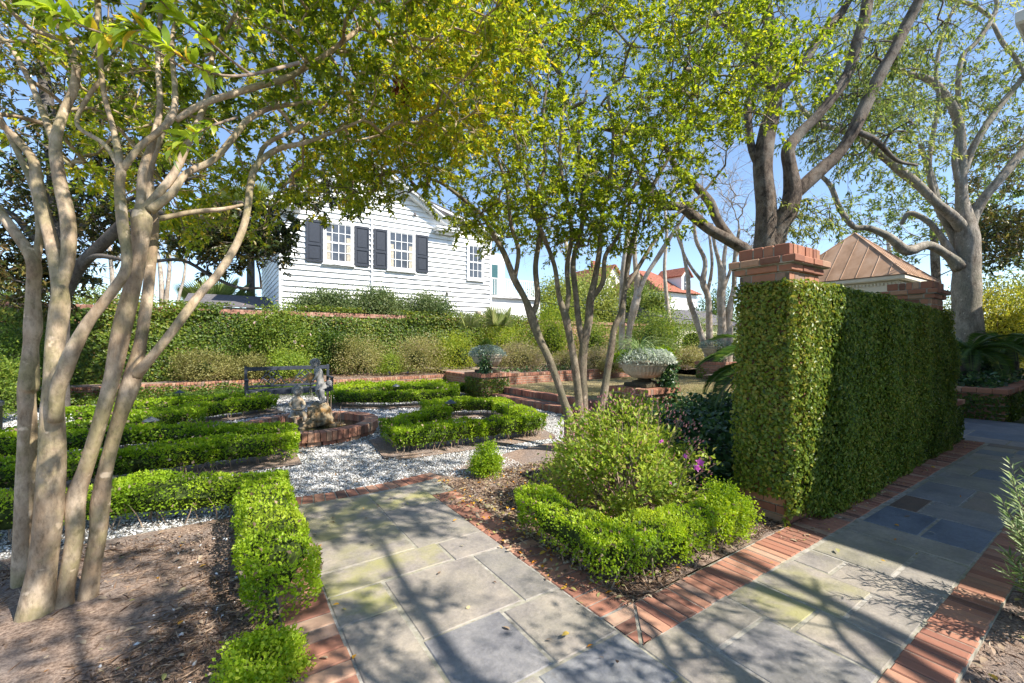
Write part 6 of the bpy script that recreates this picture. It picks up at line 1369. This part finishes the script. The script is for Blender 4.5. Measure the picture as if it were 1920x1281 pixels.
T2 = np.concatenate([ell(520, (.75, 6.2, 5.35), (2.7, 2.2, 2.1), lo=-.75, holes=.4, hs=1.6, seed=1), ell(170, (.3, 5.8, 3.7), (2.1, 1.5, .75), lo=-1, holes=.45, hs=2), ell(190, (-1.0, 5.6, 5.0), (1.7, 1.4, 1.3), lo=-.9, holes=.3), ell(110, (2.7, 5.6, 5.2), (1.2, 1.2, 1.3), lo=-.9, holes=.3)])
T2 = T2[(np.hypot(T2[:, 0] - .86 * (T2[:, 2] - .5) + 2.96, T2[:, 1] + .435 * (T2[:, 2] - .5) - 7.4) > .85) | (rng.random(len(T2)) < .22)]
T2 = np.concatenate([T2, ell(60, tuple(pt(700, 320, 5.3)), (.85, .7, .35)), ell(130, tuple(pt(1060, 410, 6.0)), (1.7, 1.1, .45), holes=.5), ell(110, (1.4, 6.9, 6.6), (1.6, 1.0, .9), lo=-.9)])
Cn.grow(T2, .25, .0036, .42); Cn.twigs(4, .32, .9, .0022)
tc = tree_root('multi_stemmed_tree', 'slender multi stemmed tree with a broad leafy crown behind the foreground azalea', C0)
Cn.mesh('trunk', 'bark_grey', tc, C0); Cn.crown('crown', 'privy', tc, C0, 26, .058, .029, (.42, .22))

# --- overhead crown reaching in from behind the camera, rooted at the right rear (it throws the branch shadows on the path)
Bh = Tree(); b0 = Vector((6.0, -3.4, 0))
def wl(*p): return [tuple(x) for x in p]
Bh.limb(wl((6.0, -3.4, 0, .24), (6.0, -3.2, 1.5, .20), (5.95, -2.9, 2.6, .19)), .05, px=False)
for L_ in (((5.95, -2.9, 2.5, .12), (5.9, -1.9, 3.5, .10), (6.05, -.9, 4.1, .08), (5.72, -.1, 4.4, .07), (5.62, .45, 4.45, .06), (5.25, 1.0, 4.75, .05), (5.2, 1.5, 4.8, .035), (4.9, 2.1, 5.0, .02)),
           ((5.95, -2.9, 2.5, .11), (5.5, -1.9, 3.6, .085), (5.5, -1.0, 4.2, .065), (5.05, -.4, 4.5, .055), (4.95, .3, 4.7, .045), (4.5, .8, 4.8, .038), (4.35, 1.3, 5.0, .03), (4.0, 1.9, 5.1, .015)),
           ((5.9, -1.9, 3.5, .07), (6.2, -1.0, 4.2, .06), (6.35, -.2, 4.9, .05), (6.2, .8, 5.4, .04), (6.0, 1.6, 5.8, .02)),
           ((5.95, -2.9, 2.6, .10), (5.2, -2.4, 3.8, .08), (4.6, -1.4, 4.5, .06), (4.2, -.4, 5.0, .045), (3.7, .6, 5.2, .03), (3.3, 1.6, 5.4, .015)),
           ((5.2, -2.4, 3.8, .05), (4.7, -1.3, 3.4, .042), (4.05, -.5, 3.15, .034), (3.75, .1, 3.0, .03), (3.3, .5, 2.95, .024), (3.2, 1.1, 2.9, .017), (2.85, 1.6, 2.9, .01)),
           ((4.05, -.5, 3.15, .028), (4.3, .2, 3.0, .024), (4.2, .9, 2.95, .018), (4.5, 1.5, 3.0, .01)),
           ((3.75, .1, 3.0, .02), (3.1, .0, 3.1, .015), (2.6, .3, 3.1, .009)),
           ((4.6, -1.4, 4.5, .05), (3.8, -1.2, 4.9, .04), (2.9, -.6, 5.2, .03), (2.0, .2, 5.3, .02), (1.2, .9, 5.4, .012)),
           ((4.7, 1.0, 4.9, .035), (4.0, 1.5, 5.0, .028), (3.4, 1.9, 5.0, .02), (2.9, 2.2, 5.0, .012)),
           ((5.2, -2.4, 3.8, .06), (4.0, -2.3, 4.6, .045), (2.6, -1.9, 5.0, .03), (1.4, -1.2, 5.1, .018))):
    Bh.limb(wl(*L_), .05, px=False)
T3 = np.concatenate([ell(70, (3.4, .8, 2.95), (.8, .7, .18)), ell(34, (1.75, .55, 3.6), (1.0, .4, .25)), ell(34, (3.1, -.1, 3.9), (.8, .4, .25)), ell(80, (2.5, 3.0, 5.0), (1.1, .7, .35)), ell(26, (5.3, .6, 4.6), (.5, .9, .3)), ell(110, (3.0, 1.9, 5.0), (.75, .7, .4)), ell(40, (2.9, .3, 5.0), (1.1, .55, .4)), ell(60, (4.9, .9, 4.6), (.8, .8, .3)), ell(55, (1.6, .5, 5.3), (1.2, .8, .5)), ell(60, (.2, .9, 5.0), (1.1, .7, .45)), ell(14, (5.0, .8, 5.4), (1.0, .8, .4)), ell(50, (1.6, 2.0, 5.3), (.8, .6, .4))])
Bh.grow(T3, .25, .0045, .42); Bh.twigs(4, .26, .9, .002)
tb = tree_root('broadleaf_tree', 'tree behind the viewpoint whose branches throw long shadows over the flagstones', b0)
Bh.mesh('trunk', 'bark_oak', tb, b0); Bh.crown('crown', 'oakleaf', tb, b0, 7, .08, .034, (.5, .22), keep=lambda p: ((p[:, 0] < 3.8) & ((p[:, 2] > 3.35) | (rng.random(len(p)) < .25))) | (rng.random(len(p)) < .10))

# --- oak behind the near pillar
O = Tree(); O0 = pt(1442, 640, 7.9); O0.z = 0
O.limb([(1442, 799, 7.9, 78), (1442, 640, 7.9, 70), (1440, 540, 7.9, 62), (1438, 480, 7.9, 60), (1438, 430, 7.9, 46), (1436, 380, 7.9, 40), (1430, 310, 7.9, 38), (1438, 250, 7.9, 36), (1452, 190, 7.9, 30), (1452, 120, 7.9, 26), (1445, 60, 7.9, 24), (1435, 0, 7.9, 22), (1428, -80, 7.9, 18)], .05)
O.limb([(1446, 470, 7.9, 50), (1460, 425, 7.85, 40), (1478, 395, 7.8, 40), (1486, 360, 7.8, 38), (1482, 320, 7.8, 28), (1478, 280, 7.8, 25), (1500, 250, 7.8, 22), (1535, 215, 7.75, 22), (1570, 170, 7.7, 24), (1594, 130, 7.7, 24), (1606, 80, 7.65, 24), (1622, 30, 7.6, 24), (1632, -40, 7.6, 20)], .06)
O.limb([(1484, 372, 7.8, 28), (1505, 350, 7.8, 29), (1540, 318, 7.8, 28), (1575, 285, 7.75, 28), (1600, 245, 7.7, 28), (1626, 190, 7.7, 28), (1650, 140, 7.65, 26), (1676, 95, 7.6, 24), (1700, 45, 7.6, 24), (1728, -10, 7.5, 22), (1760, -90, 7.5, 18)], .06)
O.limb([(1432, 498, 7.9, 30), (1405, 474, 7.9, 26), (1370, 452, 7.85, 24), (1330, 430, 7.8, 22), (1300, 405, 7.8, 22), (1275, 388, 7.8, 18), (1238, 384, 7.8, 17), (1215, 350, 7.8, 14), (1190, 300, 7.8, 11), (1150, 250, 7.8, 9)], .07)
O.limb([(1372, 452, 7.85, 20), (1345, 412, 7.9, 19), (1330, 378, 7.9, 18), (1300, 345, 7.9, 15), (1270, 318, 7.9, 13), (1245, 270, 7.9, 12), (1225, 250, 7.9, 16), (1180, 248, 7.9, 14), (1130, 240, 8, 9)], .07)
O.limb([(1450, 165, 7.9, 26), (1432, 130, 7.9, 22), (1405, 80, 7.85, 20), (1378, 60, 7.8, 16), (1345, 30, 7.8, 12), (1310, -30, 7.8, 8)], .06)
O.limb([(1452, 180, 7.9, 20), (1470, 160, 7.85, 20), (1500, 125, 7.8, 20), (1545, 60, 7.8, 20), (1580, 20, 7.8, 16), (1620, -50, 7.8, 10)], .06)
O.limb([(1600, 245, 7.75, 14), (1640, 262, 7.9, 13), (1680, 300, 8.1, 9), (1720, 310, 8.3, 6)], .06)
O.limb([(1436, 330, 7.9, 18), (1410, 280, 7.95, 16), (1402, 200, 8, 17), (1415, 150, 8.0, 14), (1395, 70, 8.0, 10)], .06)
T4 = np.concatenate([ell(210, tuple(pt(1500, 60, 8.6)), (2.6, 1.8, 1.6), holes=.5, hs=1.4, seed=2), ell(90, tuple(pt(1330, 130, 8.4)), (1.3, 1.2, 1.2), holes=.4), ell(70, tuple(pt(1590, 230, 8.4)), (1.1, .9, .7), holes=.5), ell(40, tuple(pt(1500, 400, 7.9)), (.7, .5, .35)), ell(60, tuple(pt(1700, 130, 8.5)), (1.0, .9, .9), holes=.4)])
O.grow(T4, .3, .0045, .42); O.twigs(4, .36, .8, .0025, grav=.35)
to_ = tree_root('oak_tree', 'large forked oak rising directly behind the near brick capped pillar', O0)
O.mesh('trunk', 'bark_oak', to_, O0); O.crown('crown', 'oakleaf', to_, O0, 11, .095, .026, (.5, .24), hang=.5)

# --- far right oak on the raised bed
Q = Tree(); Q0 = pt(1812, 690, 11.2); Q0.z = .5
Q.limb([(1820, 715, 11.2, 130), (1815, 690, 11.2, 96), (1812, 640, 11.2, 78), (1812, 580, 11.2, 66), (1812, 520, 11.2, 60), (1815, 470, 11.2, 52), (1812, 430, 11.2, 48), (1804, 380, 11.3, 30), (1802, 320, 11.3, 26), (1800, 250, 11.3, 24), (1790, 210, 11.3, 22), (1770, 175, 11.3, 20), (1742, 150, 11.3, 18), (1710, 140, 11.3, 13), (1680, 135, 11.3, 9), (1640, 150, 11.3, 6)], .06)
Q.limb([(1806, 430, 11.2, 34), (1785, 405, 11.1, 24), (1755, 380, 11, 22), (1720, 345, 11, 21), (1690, 322, 10.9, 20), (1665, 300, 10.9, 18), (1640, 282, 10.8, 18), (1615, 262, 10.8, 14), (1580, 245, 10.8, 13), (1535, 232, 10.8, 12), (1500, 200, 10.8, 9), (1485, 160, 10.8, 6)], .07)
Q.limb([(1800, 500, 11.2, 40), (1775, 478, 11.2, 22), (1740, 460, 11.1, 22), (1700, 470, 11, 24), (1668, 445, 11, 18), (1630, 428, 11, 14), (1600, 425, 11, 12), (1575, 392, 11, 12), (1558, 350, 11, 10), (1540, 330, 11, 8)], .07)
Q.limb([(1790, 490, 11.3, 26), (1762, 440, 11.3, 15), (1735, 412, 11.3, 14), (1705, 400, 11.4, 13), (1690, 420, 11.4, 8)], .07)
Q.limb([(1806, 500, 11.4, 22), (1785, 440, 11.4, 20), (1760, 390, 11.4, 18), (1748, 340, 11.5, 16), (1735, 300, 11.5, 12), (1725, 270, 11.5, 10)], .06)
Q.limb([(1815, 430, 11.2, 36), (1828, 400, 11.2, 26), (1850, 365, 11.1, 24), (1880, 330, 11, 22), (1920, 280, 11, 20), (1970, 220, 11, 16)], .06)
Q.limb([(1806, 330, 11.3, 18), (1818, 290, 11.3, 18), (1840, 250, 11.2, 17), (1870, 205, 11.2, 15), (1915, 150, 11.1, 14), (1960, 90, 11, 10)], .06)
Q.limb([(1802, 360, 11.3, 20), (1790, 300, 11.3, 14), (1796, 250, 11.3, 13), (1800, 120, 11.3, 12), (1830, 80, 11.3, 13), (1860, 35, 11.3, 12), (1868, 0, 11.3, 10), (1840, -60, 11.3, 8)], .06)
Q.limb([(1862, 35, 11.3, 9), (1820, 8, 11.3, 10), (1770, -4, 11.3, 8), (1740, -20, 11.3, 7)], .06)
Q.limb([(1862, 45, 11.3, 9), (1880, 80, 11.2, 10), (1905, 110, 11.1, 10), (1925, 150, 11, 9)], .06)
Q.limb([(1755, 385, 11.1, 12), (1742, 320, 11.1, 12), (1750, 250, 11.1, 10), (1760, 190, 11.1, 9), (1755, 130, 11.1, 9), (1770, 60, 11.1, 7), (1800, -10, 11.1, 5)], .06)
T5 = np.concatenate([ell(260, tuple(pt(1750, 110, 11.6)), (3.0, 2.0, 2.3), holes=.5, hs=1.2, seed=3), ell(90, tuple(pt(1640, 270, 11.2)), (1.6, 1.2, 1.2), holes=.6, hs=1.6), ell(90, tuple(pt(1900, 200, 11.4)), (1.3, 1.3, 1.6), holes=.4), ell(50, tuple(pt(1560, 210, 11)), (1.2, 1, .9), holes=.5)])
Q.grow(T5, .4, .005, .42); Q.twigs(4, .45, .8, .003, grav=.3)
tq = tree_root('oak_tree', 'pale barked spreading oak at the far right growing from the raised bed', Q0)
Q.mesh('trunk', 'bark_pale', tq, Q0); Q.crown('crown', 'oakleaf', tq, Q0, 10, .12, .034, (.52, .24), hang=.5)
n = 900; qq = ell(n, tuple(pt(1805, 690, 10.7)), (.75, .4, .5)); LV().add(leaves(qq, rand_dirs(n), rand_dirs(n), .08, .06, rng.uniform(0, .5, n))).build('climbing_ivy', 'ivydark', tq, origin=Q0)

# --- dark magnolias: left back and far right
Mg = Tree(); M0 = pt(110, 700, 9.2); M0.z = 0
Mg.limb([(112, 790, 9.2, 46), (112, 640, 9.2, 40), (112, 500, 9.2, 36), (105, 380, 9.2, 34), (95, 250, 9.3, 30), (80, 120, 9.3, 26), (75, 0, 9.3, 20), (70, -100, 9.3, 12)], .06)
Mg.limb([(118, 560, 9.2, 30), (150, 500, 9.0, 28), (190, 460, 8.8, 27), (230, 420, 8.6, 25), (260, 395, 8.5, 20), (330, 400, 8.3, 14), (400, 385, 8.2, 13), (455, 380, 8.1, 8)], .07)
Mg.limb([(150, 505, 9.0, 16), (180, 480, 8.8, 13), (260, 492, 8.6, 8), (340, 488, 8.4, 8), (400, 520, 8.3, 8), (450, 540, 8.3, 7), (490, 540, 8.3, 5)], .06)
Mg.limb([(112, 480, 9.2, 20), (60, 440, 9.2, 18), (20, 400, 9.2, 14), (-40, 380, 9.2, 10)], .06)
Mg.limb([(120, 470, 9.2, 18), (160, 420, 9.2, 16), (210, 390, 9.2, 13), (300, 350, 9.2, 10), (380, 330, 9.0, 7)], .06)
T6 = np.concatenate([ell(120, tuple(pt(470, 440, 8.3)), (.75, .7, .62), holes=.3), ell(90, tuple(pt(400, 450, 8.5)), (.7, .6, .6), holes=.3), ell(60, tuple(pt(620, 350, 8.3)), (1.0, .8, .5), holes=.3), ell(190, tuple(pt(150, 330, 9.2)), (1.7, 1.2, 1.3), holes=.4), ell(150, tuple(pt(10, 420, 9.0)), (1.3, 1, 1.2), holes=.3), ell(110, tuple(pt(280, 260, 9)), (1.2, 1, 1.), holes=.3), ell(130, tuple(pt(120, 120, 9.3)), (1.8, 1.2, 1.3), holes=.3), ell(110, tuple(pt(60, 520, 9.4)), (1.2, .8, .7), holes=.3), ell(60, tuple(pt(260, 430, 9.4)), (.9, .7, .6), holes=.5)])
Mg.grow(T6, .35, .0045, .42); Mg.twigs(3, .28, .8, .003)
tm = tree_root('magnolia_tree', 'dark magnolia with brown backed leaves standing behind the pale leaning trunks', M0)
Mg.mesh('trunk', 'bark_dark', tm, M0); Mg.crown('crown', 'magnolia', tm, M0, 12, .135, .052, (.52, .26))
Mr = Tree(); R0 = pt(1960, 700, 15); R0.z = 0
Mr.limb([(1960, 720, 15, 40), (1955, 500, 15, 34), (1950, 350, 15, 28), (1940, 250, 15, 16)], .05)
Mr.grow(np.concatenate([ell(130, tuple(pt(1915, 360, 14.6)), (1.6, 1.4, 2.3), holes=.3), ell(40, tuple(pt(1850, 460, 14.6)), (.9, .8, .7), holes=.3)]), .5, .006, .42); Mr.twigs(4, .4, .8, .004)
tr_ = tree_root('magnolia_tree', 'dark leaved magnolia at the right edge behind the pale oak', R0); Mr.mesh('trunk', 'bark_dark', tr_, R0); Mr.crown('crown', 'magnolia', tr_, R0, 10, .17, .065, (.55, .26))

# --- bare crape myrtles and distant trees beyond the wall
def bare(label, u, d, limbs, targets, mat='bark_crape', name='crape_myrtle', tw=5, twl=.5, leaf=None, tip=.005, zb=0, group='bare crape myrtles in the back beds', curve=.25):
    t = Tree(); o = pt(u, 640, d); o.z = zb
    for L_ in limbs: t.limb([(x, y, d + dz, w_) for x, y, dz, w_ in L_], .09)
    t.grow(targets, .4, tip, .4, bend=curve); t.twigs(tw, twl, .8, .0035)
    r = tree_root(name, label, o, group); t.mesh('trunk', mat, r, o)
    if leaf: t.crown('crown', leaf[0], r, o, leaf[1], leaf[2], leaf[3], leaf[4])
    return r
E_ = lambda n, u, v, d, r, **k: ell(n, tuple(pt(u, v, d)), r, **k)
bare('bare crape myrtle with twin pale trunks just left of the big urn', 1178, 13.6, [[(1166, 690, 0, 13), (1166, 620, 0, 12), (1167, 560, 0, 12), (1170, 500, 0, 12), (1178, 430, 0, 10), (1180, 380, 0, 8)], [(1176, 690, 0, 14), (1180, 620, 0, 13), (1190, 575, 0, 17), (1196, 540, .1, 14), (1190, 480, .1, 9), (1192, 420, .2, 8)], [(1194, 560, 0, 10), (1210, 520, 0, 9), (1235, 480, 0, 9), (1260, 440, 0, 8), (1285, 400, 0, 6)]],
     np.concatenate([E_(50, 1195, 330, 13.6, (1.2, 1, 1.5)), E_(20, 1290, 360, 13.6, (.6, .6, .8))]))
bare('bare crape myrtle with several pale stems between the big urn and the pillar', 1330, 15, [[(1330, 690, 0, 10), (1322, 650, 0, 11), (1305, 600, 0, 11), (1292, 560, 0, 10), (1290, 520, 0, 8), (1280, 470, 0, 6), (1270, 420, 0, 5)], [(1332, 690, 0, 13), (1330, 620, 0, 12), (1328, 560, 0, 12), (1318, 530, 0, 12), (1322, 490, 0, 9), (1305, 450, 0, 8), (1300, 400, 0, 6)], [(1318, 530, 0, 7), (1295, 500, 0, 6), (1280, 470, 0, 5), (1265, 430, 0, 4)], [(1324, 560, 0, 8), (1335, 500, 0, 6), (1330, 440, 0, 5)]],
     E_(70, 1310, 350, 15.2, (1.5, 1.2, 1.9)))
bare('thick pale crape myrtle close to the vine covered pillar', 1362, 14.4, [[(1356, 690, 0, 20), (1354, 620, 0, 18), (1352, 560, 0, 17), (1354, 520, 0, 16), (1348, 490, 0, 9), (1340, 460, 0, 7), (1335, 420, 0, 6)], [(1356, 525, 0, 12), (1358, 480, 0, 8), (1366, 430, 0, 6)], [(1364, 690, 0, 18), (1366, 620, 0, 16), (1368, 580, 0, 14), (1376, 540, 0, 10), (1378, 480, 0, 8), (1386, 430, 0, 6)], [(1352, 560, 0, 8), (1372, 500, 0, 6), (1390, 460, 0, 5)]],
     np.concatenate([E_(70, 1360, 340, 14.4, (1.2, 1, 1.7)), E_(30, 1400, 450, 15, (.8, .8, .6))]))
bare('thin bare tree behind the big urn with a slanting stem', 1255, 18, [[(1258, 680, 0, 9), (1256, 620, 0, 9), (1250, 560, 0, 8), (1246, 500, 0, 7), (1250, 440, 0, 6), (1245, 380, 0, 5)]], E_(40, 1250, 330, 18, (1.2, 1, 1.8)), name='bare_tree')
bare('bare pink barked crape myrtle beyond the wall between the leaning trunks', 310, 19, [[(306, 620, 0, 12), (304, 560, 0, 12), (300, 500, 0, 9), (290, 450, 0, 7)], [(308, 620, 0, 12), (312, 560, 0, 10), (318, 500, 0, 8), (316, 440, 0, 6)], [(330, 620, 0, 8), (335, 560, 0, 7), (345, 520, 0, 6), (350, 470, 0, 5)]], np.concatenate([E_(70, 320, 430, 19, (1.9, 1.2, 1.6)), E_(30, 180, 470, 19, (1.5, 1, 1))]))
bare('hazy bare trees skyline tree far beyond the far red roof', 1460, 30, [[(1470, 620, 0, 12), (1468, 540, 0, 10), (1462, 470, 0, 8), (1455, 420, 0, 6)]], E_(120, 1440, 420, 30, (5.5, 2, 3.4)), name='bare_tree', twl=.8, tip=.008, group='bare trees beyond the wall')
bare('hazy bare tree behind the copper roofed pavilion', 1670, 32, [[(1670, 620, 0, 12), (1672, 520, 0, 10), (1665, 450, 0, 8)]], np.concatenate([E_(110, 1670, 420, 32, (5, 2, 2.6))]), name='bare_tree', twl=.9, tip=.008, group='bare trees beyond the wall')
bare('hazy bare tree between the white house and the far red roof', 1075, 34, [[(1075, 620, 0, 12), (1072, 520, 0, 10), (1060, 450, 0, 8)]], np.concatenate([E_(140, 1020, 430, 34, (7, 2, 3.5))]), name='bare_tree', twl=1, tip=.008, group='bare trees beyond the wall')
bare('pale twiggy tree beyond the wall at the far left', 215, 24, [[(215, 620, 0, 14), (212, 540, 0, 12), (205, 460, 0, 8)]], np.concatenate([E_(110, 200, 440, 24, (4.5, 2, 3))]), name='bare_tree', twl=.8, tip=.007, group='bare trees beyond the wall')
bare('leafy tree beyond the wall behind the far right oak', 1760, 24, [[(1760, 640, 0, 24), (1755, 520, 0, 20), (1750, 420, 0, 16)]], np.concatenate([E_(150, 1730, 400, 24, (4.2, 2, 3.2), holes=.4), E_(120, 1900, 420, 22, (3, 2, 3.6), holes=.3)]), 'bark_oak', 'broadleaf_tree', 4, .8, ('farleaf', 11, .2, .09, (.35, .22)), tip=.008, group='trees beyond the garden wall')
# bird feeder, dead leaf cluster, wires
fd = thing('bird_feeder', 'green cylindrical bird feeder among the branches of the slender middle tree', 'bird feeder', pt(1094, 362, 5.6), 0)
mb = MB(); mb.lathe([(.005, .10), (.04, .09), (.045, .085), (.045, -.08), (.04, -.085), (.005, -.09)], 14); mb.build('tube', 'greenplastic', fd); mb = MB(); mb.lathe([(.004, .135), (.03, .115), (.055, .088), (.05, .086)], 14); mb.build('lid', 'greenplastic', fd)
mb = MB(); mb.tube([(0, 0, .13), (0, 0, .6)], .003, 4); mb.build('wire', 'black', fd)
nc = pt(757, 176, 4.6); ns = thing('dead_leaf_cluster', 'clump of curled brown dead leaves caught in the upper branches', 'leaves', nc, 0)
n = 46; d = rand_dirs(n, -.1); LV().add(leaves(d * .03, d, rand_dirs(n), rng.uniform(.08, .2, n), .07, rng.uniform(0, .25, n), six=True, fold=.3, droop=.4)).build('leaf_clump', leafmat('dead_brown_leaf', [(0, (.13, .045, .02)), (.3, (.26, .09, .045)), (1, (.4, .22, .13))], .2), ns)
for (p0, p1, lab, sag) in (((440, 452, 15.5), (1300, 600, 17), 'thin black cable sagging across the front of the white house', .35), ((1000, 536, 26), (1480, 572, 30), 'thin cable in front of the far red roofed house', .3)):
    a_, b_ = pt(*p0), pt(*p1); mb = MB(); o = (a_ + b_) / 2; mb.tube([a_ * (1 - t) + b_ * t - o - Vector((0, 0, sag * 4 * t * (1 - t))) for t in np.linspace(0, 1, 20)], .011, 5); w_ = mb.build('overhead_cable', 'black', None, o); tag(w_, lab, 'cable')
